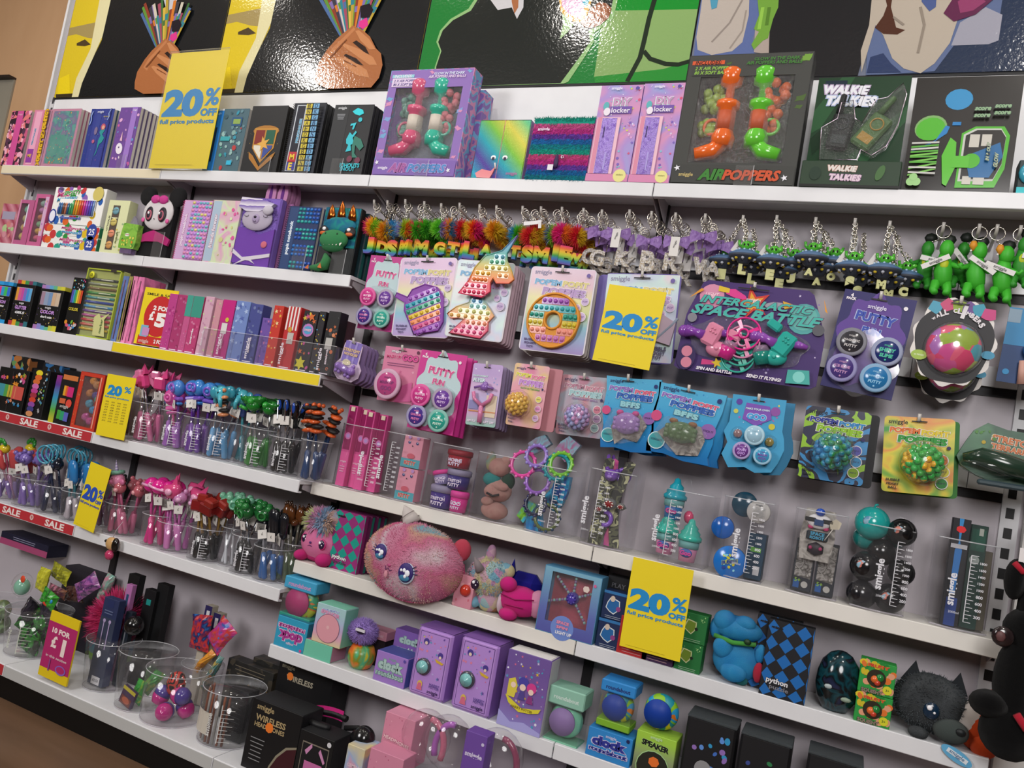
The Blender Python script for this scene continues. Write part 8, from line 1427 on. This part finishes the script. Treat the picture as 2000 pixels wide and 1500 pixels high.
BK = ('#060607','f'); p = at(1985,1330,-.26); t = thing('plush_toy','black plush with red trim hanging at the picture edge','plush toy',tuple(p)); m = MB(); [m.ball(c,r,BK,18) for c,r in (((0,0,0),(.045,.035,.10)),((.01,0,.11),(.05,.035,.05)),((-.028,-.01,.215),(.022,.02,.045)),((.0,0,-.11),(.06,.04,.06)),((-.045,-.01,-.06),(.04,.03,.03)))]; m.tube([(0,0,.15),(.005,0,.30)],.018,BK,8); part('body',m,t)
m = MB(); m.tube([(-.035,-.02,.25),(-.02,-.028,.235),(0,-.02,.24)],.007,('#b81f34','f'),8); m.tube([(.0,-.045,-.06),(.02,-.045,-.085),(.05,-.04,-.10)],.008,('#b81f34','f'),8); part('red_trim',m,t); m = MB(); m.ball((-.04,-.03,.09),(.022,.008,.022),('#241a1c','g'),14); m.ball((-.045,-.038,.09),(.010,.003,.012),'#5c3c3c',8); part('eye',m,t); m = MB(); m.box(-.03,-.03,.255,-.004,-.028,.285,'#dcd8d8'); part('care_label',m,t); m = MB(); m.tube([(.005,0,.3),(.02,.25,.34)],.004,HK,6); solid('wall_hook',m,'long hook carrying the black plush with red trim','hook',tuple(p))

# ================================================================ low shelf
k = 'low'
def clk(c1,c2,up=False,out='#f0f0f4'):
    def f(A):
        r = PI if up else 0; s_ = (lambda v: 1-v) if up else (lambda v: v); A.text('smiggle',.52,s_(.82),.24,out,None,.02,0,r).text('clock',.5,s_(.6),.78,c1,out,.07,0,r,hm=.34).text('roundabout',.5,s_(.3),.86,c1,out,.03,0,r,hm=.16,ob=.09).disc(.9,.9 if not up else .08,.04,c2)
    return f
def rclock(label,px,py,r,disc,ringm,lid,lidq,base=None,Yo=.03,zc=None,tc='#e8e8f0'):
    """round clock in a clear pack with a card lid"""
    Y = -DP[k]+Yo; p = at(px,py,Y); R = (at(px+r,py,Y).x-at(px-r,py,Y).x)/2; t = thing('round_clock',label,'clock',(p.x,Y,p.z)); m = MB(); m.ball((0,.012,0),(R*1.22,.030,R*1.22),ringm,28); part('case',m,t); m = MB(); m.M = Matrix.Translation((-.004,-.012,0)) @ Matrix.Rotation(PI/2,4,'X'); m.lathe([(R*.95,0),(R*.95,.006),(0,.0065)],disc,32); m.M = Matrix(); part('dial',m,t)
    if lid: zt = at(px,lidq[1],Y).z-p.z; hh = at(px,lidq[1]-lidq[2],Y).z-p.z-zt; m = MB(); w = R*2.7; m.box(-w/2,-.022,zt,w/2,.055,zt+hh,lid,.003); A = Art(m,w,hh,-.022,z0=zt); A.text('roundabout',.5,.45,.7,tc,None,.03,0,lidq[3]); m.box(-w/2+.003,-.021,-R*1.3,w/2-.003,.05,zt,('#ffffff','c')); part('pack_lid',m,t)
    if base: b0,b1,bc = base; m = MB(); za,zb = at(px,b1,Y).z-p.z,at(px,b0,Y).z-p.z; m.box(-R*1.3,-.022,za,R*1.3,.05,zb,bc,.002); part('pack_base',m,t)
    return t
TD = pm('blot',['#d8c82a','#2f9a6c','#d8702c','#c8c82a','#3fa88c','#c85a8c'],14,.35)
carton('clock_box','turquoise clock box standing upside down at the shelf end','clock box',[544,1203,608,1218,533,1259,588,1274],k,.08,'#2f98bc',clk('#a83a8c','#c84a8c',True,'#d8c4dc'),side='#24708a')
rclock('round pink faced clock in a clear pack with a blue lid',588,1176,24,'#a8306c',TD,'#3f9cc4',(0,1152,24,0),(1202,1216,'#2f8f7c'),.045,tc='#c890c0')
carton('speaker_box','mint base box under the pastel speaker box','speaker box',[598,1248,650,1264,588,1278,643,1297],k,.08,'#6cc0a4',None,side='#b07a94')
hh = quad([598,1248,650,1264,588,1278,643,1297],-DP[k]+.006,ZS[k])[3]
def spk(A): A.text('squishy',.5,.88,.6,'#8fa0d0','#d8e0ec',.03,0,.05,hm=.07).text('SPEAKER',.5,.8,.66,'#d090b0','#c8b8dc',.05,0,-.05,hm=.1).disc(.5,.42,.4,'#8a5a74',1,28).disc(.505,.42,.385,'#d898a4',1,28).disc(.5,.45,.05,'#e0b0b4')
carton('speaker_box','pastel speaker box with a round pink front and mint lid','speaker box',[621,1176,676,1192,608,1248,664,1264],k,.07,pm('fade',['#d8cc9c','#d8a4b4','#b8a4c8','#a4b8d0','#a0c4c8'],.10),spk,z=ZS[k]+hh+.001,side='#7fc4ac')
q = at(732,1216,-.11); bx(q.x,-.11,ZS[k]+.085,.105,.06,.028,'#c88a9c',lambda A: A.text('unicorn set',.55,.5,.7,'#e0b8c4'),'toy_box','flat pink box resting behind the fluffy purple bag','toy box',rz=0)
bx(q.x-.01,-.10,ZS[k],.11,.05,.084,'#2c2328',None,'toy_box','dark box carrying the flat pink one','toy box')
p = at(704,1292,-.16); t = thing('round_speaker','round tie dye speaker in green and orange under the purple fluff','speaker',(p.x,-.16,ZS[k])); m = MB(); m.lathe([(.02,0),(.034,.008),(.043,.03),(.043,.05),(.034,.07),(0,.072)],pm('noise',['#c8481f','#d8802c','#7f8a2a','#3fae7c','#c8c02a','#d8502c'],16,.3),28); part('body',m,t)
t = plush('fluffy lilac pom pom pouch with a dark zip',704,1262,k,.055,[((0,0,.04),(.046,.036,.036),('#a488d4','f')),((-.035,0,.045),(.018,.02,.02),('#ac90dc','f'))],((0,0,.04),(.046,.036,.036),.010,1100,('#a88cd8','f'),None,.0014,5),zz=ZS[k]+.072,name='plush_pouch'); m = MB(); m.ball((.012,-.036,.05),(.018,.006,.010),'#2a1c38',10); m.box(.0,-.046,.05,.034,-.043,.058,'#d0ccd4'); part('zip',m,t)
hb_ = quad([736,1270,796,1286,728,1329,790,1347],-DP[k]+.006,ZS[k])[3]
carton('clock_box','purple clock box in front, beside the safe','clock box',[736,1270,796,1286,728,1329,790,1347],k,.085,'#9c78c4',clk('#a8c4c0','#5a4aa0',False,'#7aa098'),side='#5058a4')
bx(at(800,1230,-.12).x,-.10,ZS[k]+.06,.12,.06,.075,'#7f5cac',lambda A: A.text('clock',.5,.62,.66,'#a8c4c0','#7aa098',.07,hm=.3).text('roundabout',.5,.25,.74,'#b8d0cc',None,.05),'clock_box','purple clock box at the back above its twin','clock box'); bx(at(800,1260,-.12).x,-.095,ZS[k],.11,.05,.059,'#2c2f5c',None,'toy_box','dark blue box holding up the rear purple clock box','toy box')
def safe(q,label):
    def art(A):
        A.rect(.1,.06,.9,.94,'#5a3a7c').rect(.115,.068,.885,.932,'#b088d0').scatter(42,['#d06a94','#5f94c0','#d8b85a','#b8a8dc','#6a4a9c','#d880a0'],.012,.034,8,(.15,.3,.86,.9),.5).disc(.3,.8,.08,'#4a3a8c').disc(.3,.78,.04,'#e0c8b8').disc(.74,.66,.07,'#4a3a8c').disc(.74,.63,.035,'#e0c8b8').poly([(.6,.6),(.86,.56),(.82,.53),(.66,.55)],'#d0a83a').disc(.32,.18,.07,'#d8b85a',1.3).poly([(.24,.1),(.4,.1),(.36,.2),(.28,.2)],'#d06a84').text('HARRY',.72,.22,.28,'#54408c').text('POTTER',.72,.185,.28,'#54408c').text('smiggle',.7,.11,.3,'#2c2050')
    def dial(t,w,h,d): m = MB(); m.M = Matrix.Translation((-.16*w,0,.44*h)) @ Matrix.Rotation(PI/2,4,'X'); m.lathe([(.024,.001),(.024,.007),(.019,.009)],('#4a4a54','g'),24); m.lathe([(.0185,.008),(.0185,.014),(.007,.016),(.004,.021),(0,.022)],('#7fc0c0','g'),24); m.M = Matrix(); part('dial',m,t)
    return carton('money_safe',label,'money safe',q,k,.10,('#b48cd4','g'),art,extra=dial,b=.009,Yo=-.002,side=('#9068b8','g'))
safe([818,1220,884,1240,796,1346,868,1372],'purple money safe with a teal dial, touching the clock box'); safe([902,1240,976,1262,880,1371,955,1397],'purple money safe with a teal dial, next to the book box')
def hp(A): A.scatter(60,['#d8b83a','#5f94c0','#d06a94','#c8c0e0','#e0e0f0','#4a9ac0'],.012,.034,5,star=.6).poly([(0,0),(1,0),(1,.05),(.6,.12),(.3,.08),(0,.2)],'#a8a4dc').poly([(.12,.4),(.12,.62),(.26,.66),(.34,.56),(.3,.4)],'#d8c84a').disc(.24,.56,.06,'#ecd0c0').disc(.46,.62,.12,'#4a44a0').disc(.46,.56,.07,'#ecd0c0').disc(.66,.58,.11,'#d0408c').disc(.66,.53,.06,'#ecd0c0').poly([(.38,.4),(.54,.4),(.5,.52),(.42,.52)],'#54468c').poly([(.58,.38),(.74,.38),(.7,.48),(.62,.48)],'#8a3a7c').poly([(.1,.42),(.24,.38),(.5,.3),(.78,.33),(.94,.36),(.9,.3),(.7,.26),(.45,.24),(.2,.32)],'#d8cc3a').text('HARRY POTTER',.52,.29,.5,'#7c6c1c',None,.03,0,-.02)
def pg(t,w,h,d): m = MB(); m.box(-w/2+.006,.006,h,w/2-.006,d-.006,h+.0015,'#e4e2e0'); part('page_block',m,t)
carton('book_box','purple book shaped box with a yellow banner and stars','book box',[994,1268,1078,1290,971,1404,1056,1430],k,.07,pm('fade',['#8f86c8','#7a5aa0','#6c5298'],.16),hp,extra=pg,Yo=.0,side='#c8c4cc')
rclock('mint green round clock with a lilac face and tall card top',1104,1408,27,'#8a70a8',('#7cc8a8','g'),'#8cbca8',(0,1376,36,0),(1446,1466,'#6fae90'),.035,tc='#c8dcd4')
BB = pm('blot',['#d87a2c','#2f9ad0','#8ac02a','#1f8a9c','#d8c82a','#d86a2c'],12,.35)
rclock('blue faced round clock with a bright blue pack lid',1206,1380,26,'#0f3a98',BB,'#2f84c8',(0,1352,24,0),(1408,1422,'#7aac2c'),.035,tc='#24306c')
carton('clock_box','bright blue clock box beneath the blue faced clock','clock box',[1152,1420,1238,1444,1139,1482,1226,1506],k,.085,'#2f84c8',clk('#2c3490','#1c2454',False,'#c8c4e0'),Yo=.004)
rclock('loose round speaker with a dark blue face and tie dye rim',1290,1392,29,'#0f3a98',BB,None,None,None,.035)
carton('speaker_box','lime green and grey speaker box with an orange sticker','speaker box',[1246,1428,1324,1446,1232,1500,1310,1520],k,.08,pm('fade',['#5c6050','#8a9a6c','#9cc840'],.09),lambda A: A.text('SPEAKER',.5,.74,.7,'#1c1c1c','#a8d070',.05,0,-.08,hm=.16).disc(.5,.2,.42,'#a8d090').disc(.5,.2,.40,'#24241c').disc(.52,.36,.14,'#e0702c',.9,7).text('smiggle',.5,.92,.3,'#c0dca8'),Yo=.004)
for i,(q,l,sc) in enumerate((([1344,1396,1440,1424,1322,1530,1420,1556],'black case with glitter edge and blue planet pictures',['#3f6ab8','#2f8fc0','#b8403c','#8a6ab0','#5a8ad0']),([1448,1430,1548,1460,1428,1560,1528,1590],'black case with a few small coloured shields',['#3a4a8c','#2f7a4a','#9c3038','#c88a3c']),([1578,1468,1688,1500,1560,1600,1668,1632],'black glitter edged case nearest the black plush',['#3a3a3c']))):
    carton('hard_case',l,'case',q,k,.09,'#17171a',lambda A: A.scatter(12 if i == 0 else 5,sc,.04,.075,3+i,(.2,.3,.9,.88),.15).disc(.45,.33,.17,'#8a8a8c') if i < 2 else None,extra=lambda t,w,h,d: part('glitter_edge',MB().box(-w/2,-.001,h-.004,w/2,d,h+.003,('#5c6468','s'),.002),t),b=.006)
# ================================================================ base shelf
k = 'base'; ZB = ZS[k]
def onz(px,py,z=ZB): d = AF+AR*((px-1000)/FPX)-AU*((py-750)/FPX); return CAM+d*((z-CAM.z)/d.z)
def bcup(label,l,r,by,rl,rr,ry,mk=None,tint=CL):
    c = onz((l+r)/2,by); return cup(label,(l+r)/2,by,r-l,(rl+rr)/2,ry,rr-rl,k,mk,front=DP[k]+c.y,tint=tint)
def fill(c,label,name,cat,mk,pts):
    x,Y,z,r,rt,h = c; first = None
    for i,(a,q,v,s_) in enumerate(pts):
        loc = (x+q*r*math.cos(a),Y+q*r*math.sin(a),z+.006+v*h); o = solid(name,mk(),label,cat,loc,0,label if len(pts) > 1 else None,ry=s_) if first is None else dup(first,None,loc,rot=(0,s_,i)); first = first or o
def foil(cs,w=.03,h=.045):
    def f():
        R = random.Random(int(w*1e4)+int(h*1e3)+len(cs)); n = 9; V = []
        for s_ in (-1,1):
            for j in range(n):
                for i in range(n): u,v = 2*i/(n-1)-1,2*j/(n-1)-1; q = (1-u*u)*(1-v*v); V.append((u*w*(1-.10*(1-v*v))+R.uniform(-.03,.03)*w,s_*(.0008+.016*q**.5+R.uniform(-.0025,.0025)*(q > 0)),v*h+.05*h*u*v))
        F = [(j*n+i,j*n+i+1,(j+1)*n+i+1,(j+1)*n+i) for j in range(n-1) for i in range(n-1)]; E = [i for i in range(n)]+[j*n+n-1 for j in range(1,n)]+[(n-1)*n+i for i in range(n-2,-1,-1)]+[j*n for j in range(n-2,0,-1)]
        return MB().add(V,F+[tuple(a+n*n for a in q)[::-1] for q in F]+[(E[i],E[i]+n*n,E[(i+1) % len(E)]+n*n,E[(i+1) % len(E)]) for i in range(len(E))],pm('noise',cs,30,.22))
    return f
def flat_box(px,py,Y,w,d,h,c,art,label,z=ZB,rz=0): p = at(px,py,Y); return bx(p.x,Y,z,w,d,h,c,art,'toy_box',label,'toy box',rz=rz)
c = bcup('clear cup with an egg toy at the picture edge of the base shelf',-46,20,1270,-50,26,1164)
p = at(43,1146,-.22); t = thing('egg_capsule','clear domed pack holding a pale mint egg','egg',(p.x,-.22,p.z)); m = MB(); m.ball((0,0,0),(.030,.028,.032),('#7fb8a0','g'),18); part('egg',m,t); m = MB(); m.ball((0,0,.008),(.042,.036,.046),('#ffffff','c'),18); part('dome',m,t); m = MB(); m.ball((.034,-.028,.040),(.014,.003,.014),'#d04a2c',10); part('sticker',m,t)
fill(c,'lime mesh egg pack in the cup at the picture edge','egg_pack','egg',lambda: MB().ball((0,0,0),(.035,.03,.038),pm('noise',['#7a8a3c','#4a5c3c','#8fae7c'],30,.3),14),[(0,.1,.7,0),(2,.2,.25,.3)])
m = MB(); m.box(-.02,0,0,.02,.03,.12,'#1c1a20',.002); m.ball((0,-.002,.10),(.015,.003,.014),'#c83a2c',10); m.ball((0,-.003,.02),(.014,.003,.013),'#c02c2c',10); m.box(-.018,-.002,.05,.018,0,.085,pm('noise',['#98969a','#5c5a60','#d8d6da'],50,.2,0,.5)); p = onz(26,1268); solid('blister_pack',m,'narrow black pack with two red stickers between the first cups','pack',(p.x,p.y+.03,ZB))
flat_box(38,1100,-.10,.30,.09,.05,'#1f2036',lambda A: A.rect(0,0,1,.5,'#a84a74').lines(.5,.8,.5,2,.16,'#8a8aa4',.03),'dark blue and pink long box on top at the back of the base shelf',ZB+.30,.0); bx(.95,-.09,ZB,.22,.06,.298,'#2a2630',None,'toy_box','dark stacked box under the long blue and pink one','toy box')
c = bcup('clear cup of green and black sweets packets',24,92,1300,38,132,1192,marks('#c0c4b8'))
fill(c,'black and green sweet packet inside its clear cup','sweet_packet','packet',foil(['#16181a','#2f8a2c','#1c1e20','#24301c']),[(-1.5,.4,.35,.2),(0,.35,.6,-.3),(2.2,.3,.25,.4),(-.6,.45,.25,.1),(1.2,.4,.4,.6),(-2.4,.45,.6,.9),(2.9,.4,.75,.3)])
p = at(96,1170,-.27); t = solid('sweet_packet',foil(['#16181a','#35a02c','#1a1c1e'],.045,.03)(),'green and black sweet packet with coloured dots lying on the cup rim','packet',tuple(p),ry=.3); m = MB(); [m.ball((-.012+.018*i,-.010,.006),(.009,.004,.009),('#d84a3c','#5fc03a','#2f90c8')[i],10) for i in range(3)]; m.ball((.004,-.012,-.012),(.016,.004,.010),'#e0402c',10); part('printed_dots',m,t)
fill(c,'dark foil packet wedged in the cup of green packets','foil_bag','foil bag',foil(['#1a1c20','#3a3440','#141518'],.04,.04),[(.3,.3,.9,.2),(2,.4,.85,1.1),(-2,.4,.95,.6)])
for px,py,Y,cs,w,h,ry,l in ((84,1132,-.2,['#a8a82a','#c8c43a','#8a8c28'],.03,.045,.1,'yellow green foil bag with a red sticker standing at the back'),(118,1120,-.16,['#b0b02c','#6f7024','#c8c83a'],.055,.03,.2,'wide crumpled yellow green bag beside the stickered one'),(170,1145,-.2,['#5c3f8c','#a05a9c','#3f2a5c','#c08ab0'],.035,.06,.9,'glossy purple character bag leaning diagonally'),(206,1150,-.17,['#c87a94','#6fa898','#d0a0a8'],.022,.06,.3,'pink and mint cone shaped bag against the upright'),(112,1155,-.22,['#c07a8c','#4a2c3c','#8a5a3c'],.05,.018,.1,'pink topped dark foil bag lying across the cup'),(146,1160,-.18,['#241a20','#54342c','#1a1418'],.05,.03,-.2,'brown black foil bag behind the pink basket'),(216,1180,-.14,['#3f2f6c','#c8542c','#2a2450'],.04,.03,.4,'dark purple and orange bag behind the navy pen box')):
    p = at(px,py,Y); solid('foil_bag',foil(cs,w,h)(),l,'foil bag',tuple(p),ry=ry)
p = onz(158,1335); t = thing('ribbon_basket','basket of pink straw ribbons over a teal and lime rim','basket',(p.x-.03,p.y+.135,ZB)); m = MB(); m.lathe([(.06,0),(.075,.06),(.08,.10)],('#37304c','t'),24); m.lathe([(.077,.06),(.081,.085)],'#6fa82c',24); m.lathe([(.081,.085),(.083,.125)],'#2a7f9c',24); part('basket_rim',m,t)
m = MB(); m.ball((0,0,.19),(.09,.075,.09),('#a82a58','f'),20); m.hair((0,0,.19),(.09,.075,.09),.04,900,[('#b82a64','p'),('#c8386c','p'),('#8f2048','p')],(0,-.5,.5),.003,3); part('ribbons',m,t)
c = bcup('clear cup holding a navy pen box and black packs',172,232,1362,190,272,1250)
bx(c[0]-.012,c[1]-.035,c[2]+.006,.074,.03,.30,'#2a3358',lambda A: A.rect(0,0,1,.78,'#333b50').poly([(.3,.98),(.7,.98),(.7,.9),(.3,.9)],'#26305c').disc(.3,.74,.09,'#a898c0').rect(.27,.42,.33,.72,'#a898c0').disc(.68,.74,.09,'#a898c0').rect(.65,.42,.71,.72,'#a898c0').rect(.25,.01,.8,.1,'#c8c8cc').text('£0.50',.52,.055,.4,'#55555c').lines(.5,.86,.6,2,.03,'#5f6a8c'),'pen_box','navy pen box with two lilac pens on its face','pen box')
bx(c[0]+.032,c[1]+.01,c[2]+.006,.03,.02,.26,'#1c2430',lambda A: A.disc(.5,.8,.3,'#7f8c9c').rect(.4,.4,.6,.75,'#8a9098'),'pen_box','narrow dark box behind the navy pen box','pen box')
for px,py,hh,l,g in ((268,1150,.12,'black pack with a teal mark, tallest behind the navy box',1),(300,1180,.11,'black pack with a teal mark leaning behind the tallest',1),(318,1170,.10,'plain dark pack at the back next to the teal marked ones',0)):
    p = at(px,py,-.14); bx(p.x,-.15-.015*g,ZB,.055,.03,at(px,py,-.15).z+.05-ZB,'#131416',lambda A: A.rect(.3,.84,.7,.9,'#1f8a84') if g else None,'toy_pack',l,'pack')
bx(at(248,1170,-.2).x,-.2,ZB,.03,.02,at(248,1140,-.2).z-ZB,'#b070a8',lambda A: A.rect(.3,.7,.7,.9,'#2a4a6c'),'toy_pack','slim lilac pack beside the tallest black one','pack'); p = at(262,1222,-.25); m = MB(); m.ball((0,0,0),.034,('#101012','g'),20); solid('novelty_ball',m,'glossy black ball on top of the packs behind the navy box','ball',tuple(p))
c = bcup('wide clear cup with a green pack at the bottom',233,300,1402,250,348,1272); fill(c,'green and yellow packet slumped in the wide clear cup','sweet_packet','packet',foil(['#2f9a34','#2a8a30','#b8b82c'],.022,.04),[(-1,.3,.25,.2),(.6,.4,.4,.6)])
bx(c[0]-.012,c[1]-.05,c[2]+.006,.06,.012,.06,'#3a2448',lambda A: A.rect(0,.8,1,1,'#b8ac2c').rect(.1,.05,.9,.5,'#6c3428').disc(.5,.3,.3,'#a8563c',.6),'sweet_packet','purple card with a brown picture at the cup bottom','packet',None,0,.25)
c = bcup('clear cup of pink and red capsule eggs near the shelf edge',284,372,1434,302,398,1304)
def cap(c1,c2): return lambda: MB().lathe([(0,-.034),(.020,-.028),(.028,-.010),(.028,.0)],(c1,'g'),18).lathe([(.028,0),(.028,.012),(.019,.028),(0,.034)],(c2,'g'),18)
fill(c,'black and red capsule egg, topmost in its cup','capsule_egg','egg',lambda: MB().ball((0,0,0),(.031,.031,.042),pm('blot',['#c83424','#1c1618','#b82f22','#18141c'],22,.2),18),[(2.6,.1,.62,.1)]); fill(c,'magenta and violet capsule egg in the clear cup','capsule_egg','egg',cap('#b8207c','#4a3a8c'),[(-.3,.42,.48,1.4),(-2.8,.45,.36,.4),(-1.3,.45,.16,1.7),(.4,.45,.2,.9)])
c = bcup('clear cup of cream boxes and bright sweet bags',352,404,1400,344,446,1296)
for dx,dy,hh,cc,l in ((-.025,.0,.34,'#b8b0a0','tall cream box with a dark blue top and white label'),(.008,.012,.32,'#aca494','second tall cream box beside the blue topped one')): bx(c[0]+dx,c[1]+dy,c[2]+.006,.032,.03,hh,cc,lambda A: A.rect(0,.8,1,1,'#2a2458').rect(.3,.84,.75,.95,'#d8d8dc'),'sweet_box',l,'box')
for px,py,cs,w,h,ry,l in ((392,1235,['#1f2a6c','#c8382c','#202458','#2f70b8'],.045,.06,-.1,'dark blue and red sweet bag standing in the cup'),(432,1240,['#1f60b0','#b83a8c','#c8402c','#2a70c0'],.042,.055,.6,'bright blue and red sweet bag tilted over the rim'),(400,1290,['#d8862c','#e0a03a','#c8742c'],.014,.05,.7,'orange sweet bag corner in the cup'),(414,1315,['#c8a43a','#3f8a8c','#d8842c'],.012,.07,.4,'orange and teal narrow bag against the cup wall')):
    p = at(px,py,c[1]-.02); solid('sweet_bag',foil(cs,w,h)(),l,'sweet bag',tuple(p),ry=ry)
c = bcup('clear cup packed with brown pencils, nearest the headphones',392,480,1474,412,510,1340,marks('#d0d0cc'))
x,Y,z,r,rt,h = c; pr = None
for i in range(11): m = MB(); m.lathe([(.0042,0),(.0042,h*.86),(.0012,h*.92)],(('#8a4a2c','#6c3a24','#9c9c98')[i % 3],'p'),6); a = -PI*.95+.085*PI*i*.75; loc = (x+r*.86*math.cos(a),Y+r*.86*math.sin(a),z+.006); pr = solid('pencil',m,'brown pencil standing against the cup wall','pencil',loc,0,'pencils in the front cup')
bx(x+r*.3,Y-.01,z+.006,r*.9,.05,h*.95,'#141416',lambda A: A.lines(.5,.9,.7,9,.09,'#3c3c40'),'pencil_tin','black tin standing among the brown pencils','tin'); m = MB(); rr = (r+rt)/2+.0012; m.add([(rr*math.sin(a),-rr*math.cos(a),zz) for zz in (h*.22,h*.62) for a in (-.75,-.5,-.25,0)],[(0,1,5,4),(1,2,6,5),(2,3,7,6)],'#c4bdb0'); solid('price_label',m,'beige paper label stuck on the pencil cup','label',(x,Y,z))
for px,py,Y,w,h,l in ((500,1300,-.14,.20,.20,'black box with gold print behind the pencil cup'),(540,1310,-.10,.17,.215,'dark grey box, rearmost behind the pencil cup')): q = at(px,py,Y); bx(q.x-.02,Y,ZB,w,.05,h,pm('voro',['#1c1c1a','#22221f','#1a1a19','#3c362c'],50,.5),lambda A: A.lines(.5,.92,.7,3,.06,'#6c6454').scatter(14,['#a8843c'],.01,.02,3,(.5,.5,.95,.7)),'hair_box',l,'box')
def wire(A): A.text('smiggle',.28,.9,.34,'#a8946c').text('WIRELESS',.42,.76,.56,'#a8946c',None,.03,0,0,hm=.09).text('HEADPHONES',.42,.66,.56,'#a8946c',None,.03,0,0,hm=.08).disc(.42,.68,.09,'#e87a2c',1,8).lines(.24,.46,.3,6,.06,'#8a8a8c').disc(.98,.1,.62,'#8a8470',1.0,30).disc(.985,.1,.60,'#1a0f12',1,30).disc(1.0,.15,.4,'#4a1420',1,20)
def wcut(A): wire(A)
carton('headphone_box','black wireless headphone box with an orange sticker, in front','headphone box',[494,1362,592,1398,472,1488,568,1528],k,.10,'#111113',lambda A: A.text('smiggle',.28,.9,.34,'#a8946c').text('WIRELESS',.42,.76,.6,'#a8946c',None,.03,hm=.09).text('HEADPHONES',.42,.66,.6,'#a8946c',None,.03,hm=.08).disc(.42,.67,.08,'#e87a2c',1,8).lines(.24,.46,.3,6,.06,'#8a8a8c').poly([(.5,0),(.54,.16),(.64,.34),(.8,.5),(1,.56),(1,0)],'#8a8470').poly([(.53,0),(.57,.15),(.67,.32),(.82,.47),(1,.53),(1,0)],'#3c141c'),Yo=.02,side='#1a1a1c')
q = at(596,1330,-.14); bx(q.x,-.145,ZB+.003,.22,.10,at(590,1300,-.14).z-ZB,'#0f0f11',lambda A: A.text('smiggle',.18,.92,.24,'#8a8470').text('WIRELESS',.42,.8,.5,'#a8a08c',None,.03,hm=.07).disc(.24,.82,.06,'#e87a2c',1,8),'headphone_box','black wireless headphone box at the back above the front one','headphone box')
bb = carton('headphone_box','black box with a pink earphone case in its window','headphone box',[588,1424,654,1448,568,1530,634,1554],k,.09,'#121214',lambda A: A.rect(.12,.0,.9,.84,'#7c7468').rect(.14,0,.88,.82,'#17171a').poly([(.22,.7),(.4,.84),(.42,.78),(.28,.64)],'#c88ab4').poly([(.66,.8),(.84,.62),(.8,.58),(.62,.74)],'#c88ab4').rect(.26,.05,.78,.55,'#c06aa0').disc(.88,.92,.06,'#d0d0d4'),Yo=.01,side='#1c1c1e')
p = at(640,1406,-.26); t = thing('headphones','black headphones with a hot pink padded band lying on the boxes','headphones',tuple(p)); m = MB(); P = [(.075*math.cos(a),.055*math.sin(a),0) for a in [PI*.35+PI*1.35*i/16 for i in range(17)]]; m.tube(P,.010,'#121214',10); part('band',m,t); m = MB(); m.add([(.070*math.cos(a),.050*math.sin(a),zz) for zz in (-.012,.020) for a in [PI*.4+PI*.75*i/9 for i in range(10)]],[(i,i+1,11+i,10+i) for i in range(9)],'#c8287c'); part('pink_lining',m,t)
m = MB(); m.M = Matrix.Translation((.15,-.03,.0)) @ Matrix.Rotation(1.2,4,'X'); m.lathe([(.01,.03),(.03,.022),(.036,0),(.034,-.012)],('#161618','g'),22); m.ring((0,0,-.014),.027,.0022,'#b84a64','z',24); m.M = Matrix(); m.tube([(.07,-.01,0),(.11,.0,.01),(.14,-.02,.01)],.008,'#121214',8); part('ear_cup',m,t)
def pinkbox(A): A.scatter(30,['#e0a0b4','#c06a8c','#b85a7c'],.012,.022,4,star=.2).text('HEADPHONES',.5,.5,.86,'#e8c8cc','#b8607c',.03,0,-.12,hm=.12)
carton('headphone_box','pale pink headphone box with clear bubbled side, at the back','headphone box',[754,1390,812,1408,742,1460,800,1480],k,.10,'#d088a0',pinkbox,Yo=.09,z=ZB+.13); bx(at(774,1440,-.2).x-.01,-.28,ZB,.10,.09,.129,'#c87c98',None,'headphone_box','pink box hidden beneath the pale pink headphone box','headphone box')
carton('headphone_box','pink headphone box with starry print, nearest the shelf edge','headphone box',[722,1462,790,1482,708,1560,772,1580],k,.07,'#cf86a0',pinkbox,Yo=.01); carton('toy_box','small pink and blue marbled box beside the black window box','toy box',[676,1452,710,1462,668,1540,702,1550],k,.08,pm('noise',['#d09ab4','#9ab0d0','#d8c890','#d08aa8'],12,.5),lambda A: A.rect(.05,.0,.8,.5,'#b82a64').text('GEMINI',.5,.7,.7,'#e8d0dc'),Yo=.02)
for px,py,c1,l in ((838,1440,'#c86a84','curved pink headphone band inside clear plastic'),(882,1452,'#a85ab8','curved lilac and peach headphone band inside clear plastic'),(978,1480,'#8a3f5c','dusky pink headphone band at the end of the row')):
    p = at(px,py,-.27); t = thing('headphones',l,'headphones',tuple(p)); m = MB(); m.tube([(.05*math.cos(a)*(1 if px != 882 else -1),0,.07*math.sin(a)-.02) for a in [-.4+.2*i for i in range(11)]],.009,(c1,'g'),10); part('band',m,t); m = MB(); m.ball((-.01,0,-.0),(.075,.05,.075),('#f0e8f0','c'),20); part('clear_dome',m,t)
carton('headphone_box','purple headphone box with pink lettering','headphone box',[910,1428,954,1438,896,1520,936,1532],k,.05,'#6c4a9c',lambda A: A.text('smiggle',.5,.82,.8,'#d8d0e8',None,.03).text('GO',.6,.3,.6,'#d04a84',None,.06).disc(.84,.93,.07,'#c8c0dc'),Yo=.03)
flat_box(1060,1488,-.28,.12,.08,.10,'#2f78b8',None,'blue box corner at the bottom edge of the picture')
